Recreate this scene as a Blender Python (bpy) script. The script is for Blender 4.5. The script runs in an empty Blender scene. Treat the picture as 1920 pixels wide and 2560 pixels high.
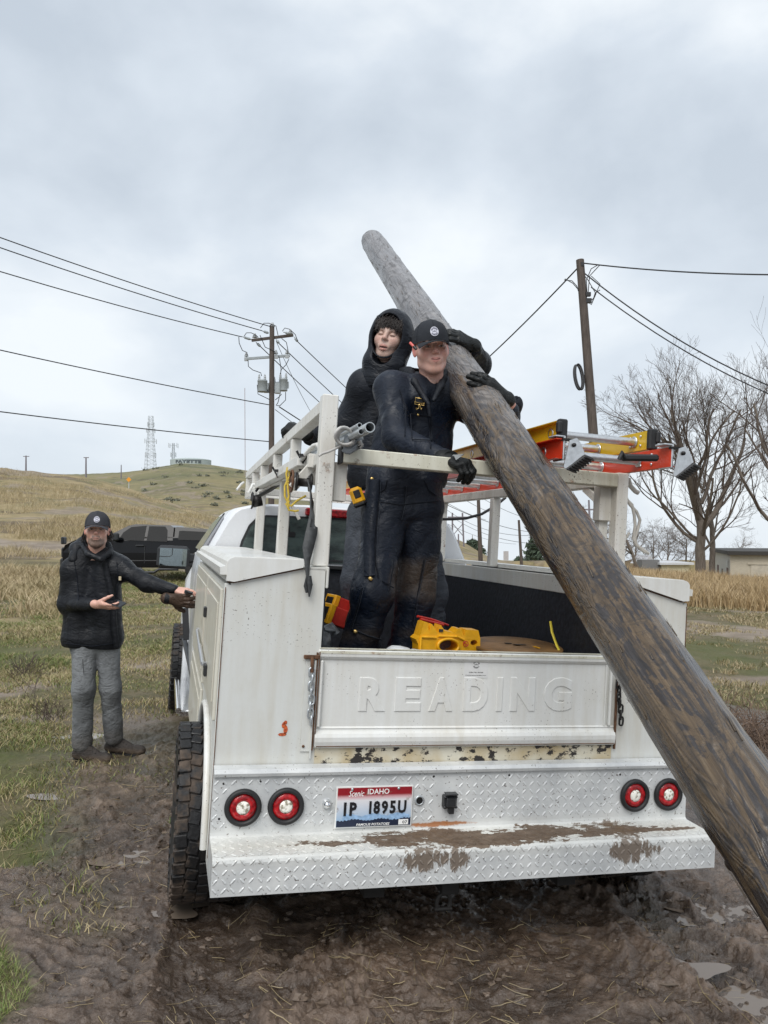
import bpy, math, random
import numpy as np
from mathutils import Vector, Matrix
random.seed(7); rng=np.random.default_rng(11)
S=bpy.context.scene
# ---------------- camera ----------------
F=1960.;CX,CY=960.,1280.;HZ=1335.;CAMH=1.62
pitch=math.atan((HZ-CY)/F)
cd=bpy.data.cameras.new('camera');cam=bpy.data.objects.new('camera',cd);S.collection.objects.link(cam)
cam.location=(0,0,CAMH);cam.rotation_euler=(math.pi/2+pitch,0,0)
cd.sensor_fit='VERTICAL';cd.sensor_height=36;cd.lens=36*F/2560;cd.clip_end=8000;cd.clip_start=.05
S.camera=cam
# ---------------- world ----------------
SUN_EL,SUN_AZ=math.radians(50),math.radians(195)
W=bpy.data.worlds.new('World');S.world=W;W.use_nodes=True
nt=W.node_tree;N=nt.nodes;L=nt.links;N.clear()
def nd(t,**k):
    n=N.new(t)
    for a,b in k.items():
        if a.startswith('i_'): n.inputs[a[2:].replace('_',' ')].default_value=b
        else: setattr(n,a,b)
    return n
out=nd('ShaderNodeOutputWorld');bg=nd('ShaderNodeBackground');L.new(bg.outputs[0],out.inputs[0])
sky=nd('ShaderNodeTexSky');sky.sky_type='NISHITA';sky.sun_disc=False;sky.sun_elevation=SUN_EL;sky.sun_rotation=SUN_AZ
tc=nd('ShaderNodeTexCoord');mp=nd('ShaderNodeMapping');mp.inputs['Scale'].default_value=(1.3,1.3,2.0);mp.inputs['Location'].default_value=(.55,.2,.25)
L.new(tc.outputs['Generated'],mp.inputs[0])
n1=nd('ShaderNodeTexNoise');n1.inputs['Scale'].default_value=2.3;n1.inputs['Detail'].default_value=6;n1.inputs['Roughness'].default_value=.5;n1.inputs['Distortion'].default_value=.15
L.new(mp.outputs[0],n1.inputs['Vector'])
cr=nd('ShaderNodeValToRGB');e=cr.color_ramp.elements
e[0].position=.34;e[0].color=(.59,.665,.755,1);e[1].position=.66;e[1].color=(1.0,1.05,1.09,1)
m_=cr.color_ramp.elements.new(.5);m_.color=(.75,.825,.91,1)
L.new(n1.outputs[0],cr.inputs[0])
# brighter towards the horizon
sx=nd('ShaderNodeSeparateXYZ');L.new(tc.outputs['Generated'],sx.inputs[0])
hr=nd('ShaderNodeMapRange');hr.inputs['From Min'].default_value=.0;hr.inputs['From Max'].default_value=.6;hr.inputs['To Min'].default_value=.42;hr.inputs['To Max'].default_value=0
L.new(sx.outputs[2],hr.inputs[0])
mh=nd('ShaderNodeMix',data_type='RGBA');L.new(hr.outputs[0],mh.inputs[0]);L.new(cr.outputs[0],mh.inputs[6]);mh.inputs[7].default_value=(.84,.91,.97,1)
sk=nd('ShaderNodeMix',data_type='RGBA',blend_type='MULTIPLY');sk.inputs[0].default_value=1;L.new(sky.outputs[0],sk.inputs[6]);sk.inputs[7].default_value=(.1,.1,.1,1)
mx=nd('ShaderNodeMix',data_type='RGBA');mx.inputs[0].default_value=.94;L.new(sk.outputs[2],mx.inputs[6]);L.new(mh.outputs[2],mx.inputs[7])
L.new(mx.outputs[2],bg.inputs[0]);bg.inputs[1].default_value=.58
sl=bpy.data.lights.new('sun','SUN');sl.energy=1.5;sl.angle=math.radians(40);sl.color=(1,.97,.93)
so=bpy.data.objects.new('sun',sl);S.collection.objects.link(so)
so.rotation_euler=(math.pi/2-SUN_EL,0,math.pi-SUN_AZ)
S.view_settings.view_transform='Standard';S.view_settings.look='None';S.view_settings.exposure=0.78;S.view_settings.gamma=1
# ---------------- coordinate helpers ----------------
cf=np.array([0,math.cos(pitch),math.sin(pitch)]);crr=np.array([1.,0,0]);cu=np.cross(crr,cf);C0=np.array([0,0,CAMH])
def ray(px,py): return cf+crr*(px-CX)/F-cu*(py-CY)/F
def P(px,py,d): return C0+ray(px,py)*d          # a photo point at a given real distance -> world
fd=ray(420,1330);fd/=np.linalg.norm(fd);r0=ray(8450,1804);rt=r0-fd*(r0@fd);rt/=np.linalg.norm(rt);upv=np.cross(rt,fd)
TO=P(525,2245,2.72);TR=np.stack([rt,fd,upv],1)
TM=Matrix([[*TR[0],TO[0]],[*TR[1],TO[1]],[*TR[2],TO[2]],[0,0,0,1]])   # service truck frame
def TL(*l): return TO+TR@np.array(l,float)
def on(px,py,ax,c):
    o=TR.T@(C0-TO);d=TR.T@ray(px,py);t=(c-o[ax])/d[ax];return o+d*t
def toL(w): return TR.T@(np.asarray(w)-TO)
I4=Matrix.Identity(4)
# ---------------- mesh builder ----------------
class MB:
    def __init__(s): s.v=[];s.f=[];s.n=0;s.sm=[]
    def add(s,v,f,smooth=False):
        v=np.asarray(v,float).reshape(-1,3);s.v.append(v)
        for q in f: s.f.append(tuple(int(i)+s.n for i in q))
        s.sm+= [smooth]*len(f);s.n+=len(v);return s
    def box(s,c,d,M=None,bev=0):
        x,y,z=[q/2 for q in d];c=np.asarray(c,float)
        if bev>0:
            b=min(bev,x*.9,y*.9,z*.9);v=[];
            for sx in(-1,1):
                for sy in(-1,1):
                    for sz in(-1,1):
                        v+=[(sx*x,sy*(y-b),sz*(z-b)),(sx*(x-b),sy*y,sz*(z-b)),(sx*(x-b),sy*(y-b),sz*z)]
            v=np.array(v)
            def idx(a,b_,c_,k): return ((a>0)*4+(b_>0)*2+(c_>0))*3+k
            f=[]
            for q in(-1,1):
                f.append([idx(q,-1,-1,0),idx(q,1,-1,0),idx(q,1,1,0),idx(q,-1,1,0)][::q])
                f.append([idx(-1,q,-1,1),idx(-1,q,1,1),idx(1,q,1,1),idx(1,q,-1,1)][::q])
                f.append([idx(-1,-1,q,2),idx(1,-1,q,2),idx(1,1,q,2),idx(-1,1,q,2)][::q])
            for a in(-1,1):
                for b_ in(-1,1):
                    f.append([idx(a,b_,-1,0),idx(a,b_,1,0),idx(a,b_,1,1),idx(a,b_,-1,1)][::-a*b_])
                    f.append([idx(a,-1,b_,0),idx(a,1,b_,0),idx(a,1,b_,2),idx(a,-1,b_,2)][::a*b_])
                    f.append([idx(-1,a,b_,1),idx(1,a,b_,1),idx(1,a,b_,2),idx(-1,a,b_,2)][::-a*b_])
                    for c_ in(-1,1): f.append([idx(a,b_,c_,0),idx(a,b_,c_,1),idx(a,b_,c_,2)][::a*b_*c_])
        else:
            v=np.array([(i*x,j*y,k*z) for i in(-1,1) for j in(-1,1) for k in(-1,1)])
            f=[(0,1,3,2),(4,6,7,5),(0,4,5,1),(2,3,7,6),(0,2,6,4),(1,5,7,3)]
        if M is not None: v=v@np.array(M).T
        return s.add(v+c,f)
    def beam(s,a,b,w,h,up=(0,0,1),bev=.003):
        a=np.asarray(a,float);b=np.asarray(b,float);y=b-a;l=np.linalg.norm(y);y/=l
        x=np.cross(y,up);x/=np.linalg.norm(x);z=np.cross(x,y)
        return s.box((a+b)/2,(w,l,h),np.stack([x,y,z],1),bev)
    def tube(s,pts,r,n=8,cap=True,closed=False,smooth=True):
        pts=np.asarray(pts,float);m=len(pts);r=np.broadcast_to(r,(m,))
        t=np.gradient(pts,axis=0) if not closed else np.roll(pts,-1,0)-np.roll(pts,1,0)
        t/=np.linalg.norm(t,axis=1)[:,None]+1e-12
        u=np.cross(t[0],(0,0,1.)); 
        if np.linalg.norm(u)<.1: u=np.cross(t[0],(1.,0,0))
        u/=np.linalg.norm(u);V=[];a=np.arange(n)*2*math.pi/n
        for i in range(m):
            u=u-t[i]*(u@t[i]);u/=np.linalg.norm(u);w=np.cross(t[i],u)
            V.append(pts[i]+r[i]*(np.cos(a)[:,None]*u+np.sin(a)[:,None]*w))
        V=np.concatenate(V);f=[]
        for i in range(m if closed else m-1):
            j=(i+1)%m
            for k in range(n):
                f.append((i*n+k,i*n+(k+1)%n,j*n+(k+1)%n,j*n+k))
        s.add(V,f,smooth)
        if cap and not closed:
            s.add(V[:n],[tuple(range(n))[::-1]]);s.add(V[-n:],[tuple(range(n))])
        return s
    def lathe(s,prof,o=(0,0,0),ax=(0,0,1),n=32,smooth=True,ang=2*math.pi):
        ax=np.asarray(ax,float);ax/=np.linalg.norm(ax);u=np.cross(ax,(0,0,1.))
        if np.linalg.norm(u)<.1:u=np.cross(ax,(1.,0,0))
        u/=np.linalg.norm(u);w=np.cross(ax,u);a=np.arange(n)*ang/n;V=[]
        for r,h in prof: V.append(np.asarray(o)+ax*h+max(r,1e-5)*(np.cos(a)[:,None]*u+np.sin(a)[:,None]*w))
        f=[]
        for i in range(len(prof)-1):
            for k in range(n): f.append((i*n+k,i*n+(k+1)%n,(i+1)*n+(k+1)%n,(i+1)*n+k))
        return s.add(np.concatenate(V),f,smooth)
    def prism(s,poly,fn,a,b,smooth=False):   # poly 2d, fn(p,t)->3d
        n=len(poly);V=[fn(p,a) for p in poly]+[fn(p,b) for p in poly]
        f=[tuple(range(n)),tuple(range(2*n-1,n-1,-1))]+[(i,i+n,(i+1)%n+n,(i+1)%n) for i in range(n)]
        return s.add(V,f)
    def loft(s,rings,smooth=True,cap=True):
        n=len(rings[0]);V=np.concatenate([np.asarray(r,float) for r in rings]);f=[]
        for i in range(len(rings)-1):
            for k in range(n): f.append((i*n+k,i*n+(k+1)%n,(i+1)*n+(k+1)%n,(i+1)*n+k))
        s.add(V,f,smooth)
        if cap: s.add(rings[0],[tuple(range(n))[::-1]]);s.add(rings[-1],[tuple(range(n))])
        return s
    def grid(s,G,smooth=True,flip=False):
        a,b=G.shape[:2];f=[]
        for i in range(a-1):
            for j in range(b-1):
                q=(i*b+j,i*b+j+1,(i+1)*b+j+1,(i+1)*b+j);f.append(q[::-1] if flip else q)
        return s.add(G.reshape(-1,3),f,smooth)
def fastmesh(name,V,Fq,smooth=False):
    V=np.asarray(V,np.float32);Fq=np.asarray(Fq,np.int32);me=bpy.data.meshes.new(name)
    me.vertices.add(len(V));me.vertices.foreach_set('co',V.ravel());k=Fq.shape[1]
    me.loops.add(Fq.size);me.loops.foreach_set('vertex_index',Fq.ravel())
    me.polygons.add(len(Fq));me.polygons.foreach_set('loop_start',np.arange(0,Fq.size,k,dtype=np.int32))
    me.update(calc_edges=True)
    me.polygons.foreach_set('use_smooth',np.full(len(Fq),smooth));return me
def attr(me,name,vals):
    a=me.attributes.new(name,'FLOAT','POINT');a.data.foreach_set('value',np.asarray(vals,np.float32))
def cattr(me,name,vals):
    a=me.attributes.new(name,'FLOAT_COLOR','POINT');v=np.ones((len(vals),4),np.float32);v[:,:3]=vals;a.data.foreach_set('color',v.ravel())
def tag(o,label=None,cat=None,group=None,kind=None):
    for k,v in(('label',label),('category',cat),('group',group),('kind',kind)):
        if v:o[k]=v
    return o
def thing(name,label,cat,loc=(0,0,0),group=None,M=None):
    o=bpy.data.objects.new(name,None);S.collection.objects.link(o);o.empty_display_size=.1
    o.matrix_world=M if M is not None else Matrix.Translation(Vector(loc))
    o.matrix_basis=M if M is not None else Matrix.Translation(Vector(loc))
    return tag(o,label,cat,group)
def mworld(o):
    M=o.matrix_basis.copy();p=o.parent
    while p: M=p.matrix_basis@M;p=p.parent
    return M
def obj(name,mb,m,parent=None,M=None,label=None,recenter=True):
    """mb in coordinates of M (default world); child vertices are stored in the parent's frame"""
    if isinstance(mb,MB):
        V=np.concatenate(mb.v) if mb.v else np.zeros((0,3))
        me=bpy.data.meshes.new(name);me.from_pydata(V.tolist(),[],mb.f)
        me.polygons.foreach_set('use_smooth',mb.sm);me.update()
    else: me=mb;me.name=name
    A=M.copy() if M is not None else I4.copy();loc=None
    if parent is not None: A=mworld(parent).inverted()@A
    elif recenter:
        co=np.empty(len(me.vertices)*3,np.float32);me.vertices.foreach_get('co',co);co=co.reshape(-1,3)
        R=np.array(A);w=co@R[:3,:3].T+R[:3,3];c=(w.min(0)+w.max(0))/2;c[2]=w[:,2].min();loc=Vector(c.tolist())
        A=Matrix.Translation(-loc)@A
    if A!=I4: me.transform(A)
    o=bpy.data.objects.new(name,me);S.collection.objects.link(o)
    if loc is not None:o.location=loc
    if parent is not None:o.parent=parent
    if m is not None:
        for q in(m if isinstance(m,(list,tuple)) else[m]): me.materials.append(q)
    if label:o['label']=label
    return o
def text_mb(s,h=1.0,ext=.0,bev=.0,off=0,width=None,shear=0,sp=1.0,center=True,res=2):
    c=bpy.data.curves.new('t','FONT');c.body=s;c.size=1;c.extrude=ext/h;c.bevel_depth=bev/h;c.offset=off;c.shear=shear;c.space_character=sp;c.resolution_u=res
    o=bpy.data.objects.new('t',c);S.collection.objects.link(o);bpy.context.view_layer.update()
    me=bpy.data.meshes.new_from_object(o.evaluated_get(bpy.context.evaluated_depsgraph_get()))
    V=np.array([v.co[:] for v in me.vertices]);f=[tuple(p.vertices) for p in me.polygons]
    bpy.data.objects.remove(o);bpy.data.curves.remove(c);bpy.data.meshes.remove(me)
    mn=V.min(0);mx=V.max(0);k=h/(mx[1]-mn[1])
    V[:,:2]-=mn[:2];V*=k
    if width: V[:,0]*=width/V[:,0].max()
    if center: V[:,0]-=V[:,0].max()/2;V[:,1]-=V[:,1].max()/2
    mb=MB();mb.add(V,f);return mb
def xf(mb,M):
    R=np.array(M);o=MB();o.n=mb.n;o.f=mb.f;o.sm=mb.sm;o.v=[v@R[:3,:3].T+R[:3,3] for v in mb.v];return o
def merge(*a):
    o=MB()
    for m in a:
        for v in m.v: o.v.append(v)
        o.f+=[tuple(i+o.n for i in q) for q in m.f];o.sm+=m.sm;o.n+=m.n
    return o
def frame(o,x,y,z):
    return Matrix([[x[i],y[i],z[i],o[i]] for i in range(3)]+[[0,0,0,1]])
def nrm(v): v=np.asarray(v,float);return v/np.linalg.norm(v)
# ---------------- noise ----------------
def hsh(*a):
    h=np.zeros(a[0].shape,np.uint32)
    for q,k in zip(a,(374761393,668265263,2147483647-5,)): h=(h^(q.astype(np.int64)*k).astype(np.uint32))*np.uint32(2246822519)
    h^=h>>np.uint32(13);h=h*np.uint32(3266489917);h^=h>>np.uint32(16);return h.astype(np.float32)/4294967295.
def vn(*p):
    """value noise, -1..1, any dimension (numpy)"""
    i=[np.floor(q) for q in p];f=[(q-j)for q,j in zip(p,i)];f=[t*t*(3-2*t) for t in f];o=0
    for c in range(2**len(p)):
        w=1;ii=[]
        for k in range(len(p)):
            b=(c>>k)&1;w=w*(f[k] if b else 1-f[k]);ii.append(i[k]+b)
        o=o+w*hsh(*ii)
    return (o*2-1)
def fbm(p,s,o=4,g=.5):
    r=0;a=1;t=0
    for k in range(o): r=r+a*vn(*[q*s*2**k+17.3*k for q in p]);t+=a;a*=g
    return r/t
def sstep(a,b,x): t=np.clip((x-a)/(b-a),0,1);return t*t*(3-2*t)
# ---------------- materials ----------------
class NB:
    def __init__(s,name):
        s.m=bpy.data.materials.new(name);s.m.use_nodes=True;s.t=s.m.node_tree;s.N=s.t.nodes;s.L=s.t.links
        s.b=s.N['Principled BSDF'];s.tc=s.N.new('ShaderNodeTexCoord')
    def put(s,a,b):
        if hasattr(a,'is_output'): s.L.new(a,b)
        else: b.default_value=(*a,1) if isinstance(a,tuple) and len(a)==3 and len(b.default_value)==4 else a
    def noise(s,scale,det=3,rough=.5,sc=(1,1,1),dist=0,v=None,w=0):
        mp=s.N.new('ShaderNodeMapping');mp.inputs['Scale'].default_value=sc;mp.inputs['Location'].default_value=(w,w*.7,w*1.3)
        s.L.new(v or s.tc.outputs['Object'],mp.inputs[0])
        n=s.N.new('ShaderNodeTexNoise');n.inputs['Scale'].default_value=scale;n.inputs['Detail'].default_value=det
        n.inputs['Roughness'].default_value=rough;n.inputs['Distortion'].default_value=dist;s.L.new(mp.outputs[0],n.inputs['Vector']);return n.outputs[0]
    def ramp(s,x,*st):
        r=s.N.new('ShaderNodeValToRGB');e=r.color_ramp.elements;s.L.new(x,r.inputs[0])
        for i,(p,c) in enumerate(st):
            q=e[i] if i<2 else e.new(p);
            if i<2:q.position=p
            c=(c,c,c) if isinstance(c,(int,float)) else c;q.color=(*c,1)
        return r.outputs[0]
    def mix(s,f,a,b,bt='MIX'):
        m=s.N.new('ShaderNodeMix');m.data_type='RGBA';m.blend_type=bt;s.put(f,m.inputs[0]);s.put(a,m.inputs[6]);s.put(b,m.inputs[7]);return m.outputs[2]
    def math(s,op,a,b=0.):
        m=s.N.new('ShaderNodeMath');m.operation=op;s.put(a,m.inputs[0]);s.put(b,m.inputs[1]);return m.outputs[0]
    def at(s,n):
        a=s.N.new('ShaderNodeAttribute');a.attribute_name=n;return a
    def bump(s,h,st=.3,d=.01):
        b=s.N.new('ShaderNodeBump');b.inputs['Strength'].default_value=st;b.inputs['Distance'].default_value=d;s.L.new(h,b.inputs['Height'])
        if s.b.inputs['Normal'].links: s.L.new(s.b.inputs['Normal'].links[0].from_socket,b.inputs['Normal'])
        s.L.new(b.outputs[0],s.b.inputs['Normal'])
    def set(s,**k):
        for a,v in k.items(): s.put(v,s.b.inputs[{'col':'Base Color','rough':'Roughness','metal':'Metallic','trans':'Transmission Weight','ior':'IOR','coat':'Coat Weight','spec':'Specular IOR Level','emit':'Emission Color','es':'Emission Strength','sheen':'Sheen Weight','alpha':'Alpha'}[a]])
        return s.m
def plain(name,col,rough=.5,metal=0,var=.15,sc=20,bump=0,coat=0):
    b=NB(name);n=b.noise(sc,4);c=tuple(q*(1-var) for q in col);c2=tuple(min(q*(1+var),.95) for q in col)
    b.set(col=b.ramp(n,(.3,c),(.7,c2)),rough=rough,metal=metal,coat=coat)
    if bump:b.bump(n,bump)
    return b.m
def paint(name,base=(.74,.75,.735),grime=.5,rust=.0,chips=.5,rough=.38,tint=(.50,.46,.37)):
    b=NB(name);n=b.noise(2.2,5,.6);st=b.noise(5,4,.6,(6,6,.6));fine=b.noise(60,3,.6);sp=b.noise(130,1,.4,w=3);spm=b.noise(4,2,w=9)
    g=b.ramp(b.math('MULTIPLY',n,st),(.14,0.),(.44,1.))
    c=b.mix(b.math('MULTIPLY',g,grime),base,tint)
    c=b.mix(b.math('MULTIPLY',fine,.16),c,(.42,.41,.38))
    if chips:
        k=b.math('MULTIPLY',b.ramp(sp,(.69,0.),(.72,1.)),b.ramp(spm,(.6-.25*chips,0.),(.72,1.)))
        c=b.mix(k,c,(.07,.045,.03))
    if rust:
        r=b.ramp(b.noise(9,6,.7,w=5),(.66-.22*rust,0.),(.74-.15*rust,1.));rc=b.ramp(b.noise(40,4,w=2),(.35,(.05,.03,.02)),(.6,(.30,.12,.035)))
        c=b.mix(r,c,rc)
    b.set(col=c,rough=b.math('ADD',b.math('MULTIPLY',n,.3),rough-.12),coat=.15);b.bump(b.noise(3,2),.08,.02);b.bump(fine,.05,.003);return b.m
def cloth(name,col,mud=0,rough=.55,fold=.35,spec=.28,wet=True):
    b=NB(name);n=b.noise(3.5,5,.6,(1,1,.8),.6);f=b.noise(9,4,.6,(1,1,1.6),1.2,w=4);w=b.noise(220,2);d=b.noise(6,6,.7,w=8)
    lo=tuple(q*.7 for q in col);hi=tuple(min(q*1.9+.004,1) for q in col)
    c=b.ramp(n,(.3,lo),(.75,hi))
    if mud:
        a=b.at('mudz');mk=b.ramp(b.math('MULTIPLY',a.outputs['Fac'],d),(.2,0.),(.42,1.));c=b.mix(b.math('MULTIPLY',mk,mud),c,(.10,.075,.055))
    r=b.ramp(b.noise(7,4,.6,w=6),(.35,rough-.22 if wet else rough),(.6,rough+.2))
    b.set(col=c,rough=r,spec=spec);cr_=b.noise(6.5,3,.5,(1,1,1.7),1.6,w=12);rg=b.ramp(b.math('ABSOLUTE',b.math('SUBTRACT',cr_,.5)),(.0,0.),(.07,1.));b.bump(rg,min(fold*.6,.4),.010);b.bump(f,fold,.03);b.bump(b.noise(24,4,.65,(1,1,1.8),1.,w=2),.3,.005);b.bump(w,.25,.001);return b.m
M={}
M['paint']=paint('white_truck_paint');M['paint2']=paint('old_white_box_paint',(.66,.675,.655),.65,chips=.35,rough=.45);M['paints']=paint('dirty_side_paint',(.66,.645,.57),.9,rust=.12,chips=.5,rough=.4)
M['rackp']=paint('rack_paint',(.74,.735,.70),.6,rust=.12,chips=1.0,rough=.5,tint=(.45,.40,.31));M['rackold']=paint('flaking_bar_paint',(.68,.67,.57),.8,rust=.38,chips=1,rough=.6,tint=(.40,.37,.25))
M['cabp']=paint('cab_paint',(.74,.76,.79),.08,chips=0,rough=.22)
M['black']=plain('black_rubber',(.014,.014,.015),.55,bump=.1);M['blackp']=plain('black_plastic',(.02,.021,.023),.4)
M['chrome']=plain('chrome',(.75,.76,.77),.12,1,.05);M['alu']=plain('aluminium',(.62,.63,.64),.36,.9,.12,60,.1);M['galv']=plain('galvanised_steel',(.52,.55,.57),.42,.75,.18,14,.05)
M['dark']=plain('dark_steel',(.03,.028,.027),.5,.5,.4);M['liner']=plain('black_bed_liner',(.012,.014,.02),.65,0,.5,40,.3)
M['rust']=plain('rusted_steel',(.13,.065,.035),.8,.2,.5,40,.3)
# ================= GROUND =================
def big(x,y):
    px=960+1960*x/np.maximum(y,1.0)
    u=np.maximum(x+.6,0);h=-2.5*np.tanh(u/40)
    front=sstep(2,8,y)
    # near hill on the left
    cx=[-9000,-600,0,131,204,310,425,560,700,820];cz=[1130,1150,1166,1183,1188,1215,1250,1292,1345,1392]
    pc=np.interp(px,cx,cz);zc=CAMH+(HZ-pc)/F*90;fx=sstep(860,700,px)
    t=np.clip((y-26)/64,0,1);rise=np.where(y<90,t*(.55+.45*t),1-.35*sstep(90,170,y))
    a=(x/ (np.abs(y)+1))
    nh=np.maximum(zc,0)*rise*fx
    # far hill
    fxl=[-9000,-800,0,204,309,366,436,463,528,613,700,850,950,1050,1130];fz=[1165,1175,1187,1187,1181,1174,1162,1160,1165,1177,1205,1285,1325,1350,1372]
    pf=np.interp(px,fxl,fz);zf=np.maximum(CAMH+(HZ-pf)/F*350-1.2,-6);f2=sstep(1150,1000,px)
    fh=zf*np.where(y<350,sstep(95,350,y),1-.3*sstep(350,900,y))*f2
    h=np.where(fx>0,h*(1-fx*sstep(20,50,y)),h)
    h=h+np.maximum(nh,0);h=np.where(y>95,np.maximum(h*(1-sstep(95,200,y)*.5),fh*sstep(95,150,y)) ,h)
    # valley towards the right
    r=sstep(950,1250,px)*(1-0);h=h-r*np.maximum(y-52,0)*.038
    # mound seen through the rack
    h=h+2.3*np.exp(-((px-1135)/75)**2)*np.exp(-((y-150)/30)**2)*1.4
    h=h+sstep(25,60,y)*fbm((x,y),.06,3)*.5*sstep(1000,700,px)+sstep(30,60,y)*fbm((x,y*.6),.35,3)*.22
    return h
def mudmask(x,y):
    n=fbm((x,y),.9,4)
    left=sstep(5.0,3.7,y+n*1.6+np.maximum(-x-1.3,0)*.8)
    truck=sstep(.9,.2,np.abs(x+.1-(y-4)*-.27)-1.1+n*.5)*sstep(9,4,y)
    right=sstep(9.6,7.6,y+n*1.6)*sstep(.6,1.4,x)
    m=np.maximum(np.maximum(left,truck),right)
    tuft=sstep(.46,.2,np.hypot((x+1.52)/.75,(y-2.85)/.95)+n*.55)
    tuft=np.maximum(tuft,sstep(.5,.3,np.hypot((x+2.2)/1.3,(y-4.0)/.5)+n*.2))
    return np.clip(m*(1-tuft),0,1)
def micro(x,y):
    m=mudmask(x,y);d=np.hypot(x,y)
    wx=x+.12*fbm((x,y),3.,2);wy=y+.12*fbm((x+9,y),3.,2)
    rid=1-np.abs(fbm((wx,wy*1.3),5.,4,.6))*2.2
    cl=fbm((wx,wy),11.,4,.62);c2=1-np.abs(fbm((wx,wy),19.,3,.6))*2.4;lump=sstep(-.25,.25,fbm((x+3,y),1.4,3))
    a=fbm((wx,wy),2.2,5,.55)*.045+np.maximum(rid-.45,0)**1.5*.030+(np.maximum(cl,0)**.8*.052+np.maximum(c2-.3,0)*.014)*(.35+.65*lump)+np.minimum(cl,0)*.012
    # footprints / tread bands
    band=np.sin((wx*.8+wy*1.7)*62+3*fbm((x,y),1.5,2))*sstep(.30,.5,fbm((x+4,y-3),1.1,2))*.006
    g=fbm((x,y),7,4,.6)*.02+fbm((x,y),1.3,3)*.05
    fx,fy=-.2655,.9641;rut=0
    for lx in(.016,2.03):
        ox,oy=TL(lx,.8,0)[:2];al=(x-ox)*fx+(y-oy)*fy;ac=(x-ox)*fy-(y-oy)*fx+.03*vn(al*1.3);w_=np.exp(-(ac/.145)**4)*sstep(.15,-.25,al)
        rut=rut+w_*(-.030+.011*np.sign(np.sin(al*2*math.pi/.085+np.abs(ac)*22))*sstep(-.1,.35,fbm((x,y+5),1.7,2)+.25))+.018*np.exp(-((np.abs(ac)-.19)/.045)**2)*sstep(.15,-.25,al)
    band=band+rut*m
    fade=sstep(45,12,d)
    return ((a+band)*m+g*(1-m))*fade, m
def ground_h(x,y):
    x=np.asarray(x,float);y=np.asarray(y,float);return big(x,y)+micro(x,y)[0]
az=np.unique(np.concatenate([np.linspace(-36,36,760),np.linspace(-180,180,145)]))[:-1]*math.pi/180
rr=np.concatenate([[.05,.4,.8],np.geomspace(1.15,9,520),np.geomspace(9.1,120,300),np.geomspace(123,700,110),np.geomspace(740,6000,22)])
A,Rr=np.meshgrid(az,rr);X=Rr*np.sin(A);Y=Rr*np.cos(A)
mi,mk=micro(X,Y);Zg=big(X,Y)+mi
na=len(az);nr=len(rr)
ii,jj=np.meshgrid(np.arange(nr-1),np.arange(na),indexing='ij');j2=(jj+1)%na
Fq=np.stack([ii*na+jj,ii*na+j2,(ii+1)*na+j2,(ii+1)*na+jj],-1).reshape(-1,4)
gm=fastmesh('ground',np.stack([X,Y,Zg],-1).reshape(-1,3),Fq,True)
PX=960+1960*X/np.maximum(Y,1.)
dn=fbm((X,Y),.5,4)
# light dirt paths (world bands), green strips
path=np.maximum.reduce([np.exp(-((Y-16.5+dn*1.5-.1*X)/1.5)**2)*sstep(2,4,X),np.exp(-((Y-10.5+dn*1.5)/.8)**2)*sstep(1.5,3,X)*.8,
  np.exp(-((Y-11-.6*X+dn*2)/.7)**2)*sstep(-1,-3,X)*.8,np.exp(-((Y-37.5+dn*1.+X*.05)/1.5)**2)*sstep(-5,-10,X),np.exp(-((Y-7.6-.2*X+dn*1.2)/.35)**2)*sstep(-.6,-1.5,X)*.7])
dirt=np.maximum(sstep(.12,.3,fbm((X*.5,Y*1.4),.35,4)),0)*.55*sstep(5,8,Y)
dry=np.clip(sstep(26,36,Y+dn*3)*sstep(340,120,Y+0*X),0,1)
dry=np.maximum(dry,sstep(10,16,Y)*sstep(-2,-5,X)*sstep(-.1,.25,dn))
attr(gm,'mud',mk.ravel());attr(gm,'path',np.maximum(path,dirt).ravel());attr(gm,'dry',dry.ravel());attr(gm,'hgt',(mi*(1+0*mk)).ravel())
attr(gm,'grn',np.clip(.5+1.6*fbm((X,Y),.7,3),0,1).ravel());attr(gm,'far',sstep(120,300,Y).ravel())
b=NB('ground_mat');ob=b.tc.outputs['Object']
n1=b.noise(1.3,6,.6);n2=b.noise(14,5,.65);n3=b.noise(70,4,.7);n4=b.noise(5,6,.65,w=5)
mud=b.ramp(b.math('ADD',b.math('MULTIPLY',n4,.6),b.math('MULTIPLY',n1,.4)),(.36,(.042,.027,.018)),(.5,(.115,.076,.051)),(.62,(.235,.170,.125)))
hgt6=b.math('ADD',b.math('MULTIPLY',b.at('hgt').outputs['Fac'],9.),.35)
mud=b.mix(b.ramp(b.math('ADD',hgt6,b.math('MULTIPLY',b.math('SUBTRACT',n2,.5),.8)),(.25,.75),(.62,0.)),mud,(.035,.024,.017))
mud=b.mix(b.math('MULTIPLY',n3,.4),mud,b.ramp(n2,(.35,(.045,.030,.021)),(.7,(.19,.145,.11))))
gr=b.ramp(b.noise(2.4,6,.7,w=1),(.34,(.075,.080,.026)),(.48,(.135,.115,.058)),(.64,(.20,.155,.10)),(.8,(.27,.22,.15)))
gr=b.mix(b.math('MULTIPLY',b.at('grn').outputs['Fac'],.75),gr,b.ramp(n2,(.3,(.055,.07,.018)),(.7,(.14,.155,.05))))
gr=b.mix(b.ramp(n2,(.4,0.),(.75,.7)),gr,(.055,.045,.028))
farg=b.ramp(b.noise(.035,6,.6,(1,1,2)),(.35,(.10,.11,.055)),(.55,(.20,.18,.09)),(.75,(.27,.22,.11)))
sc=b.ramp(b.noise(.16,5,.6,(1,1.6,1),w=7),(.56,0.),(.63,.75));farg=b.mix(sc,farg,(.085,.075,.055))
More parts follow.
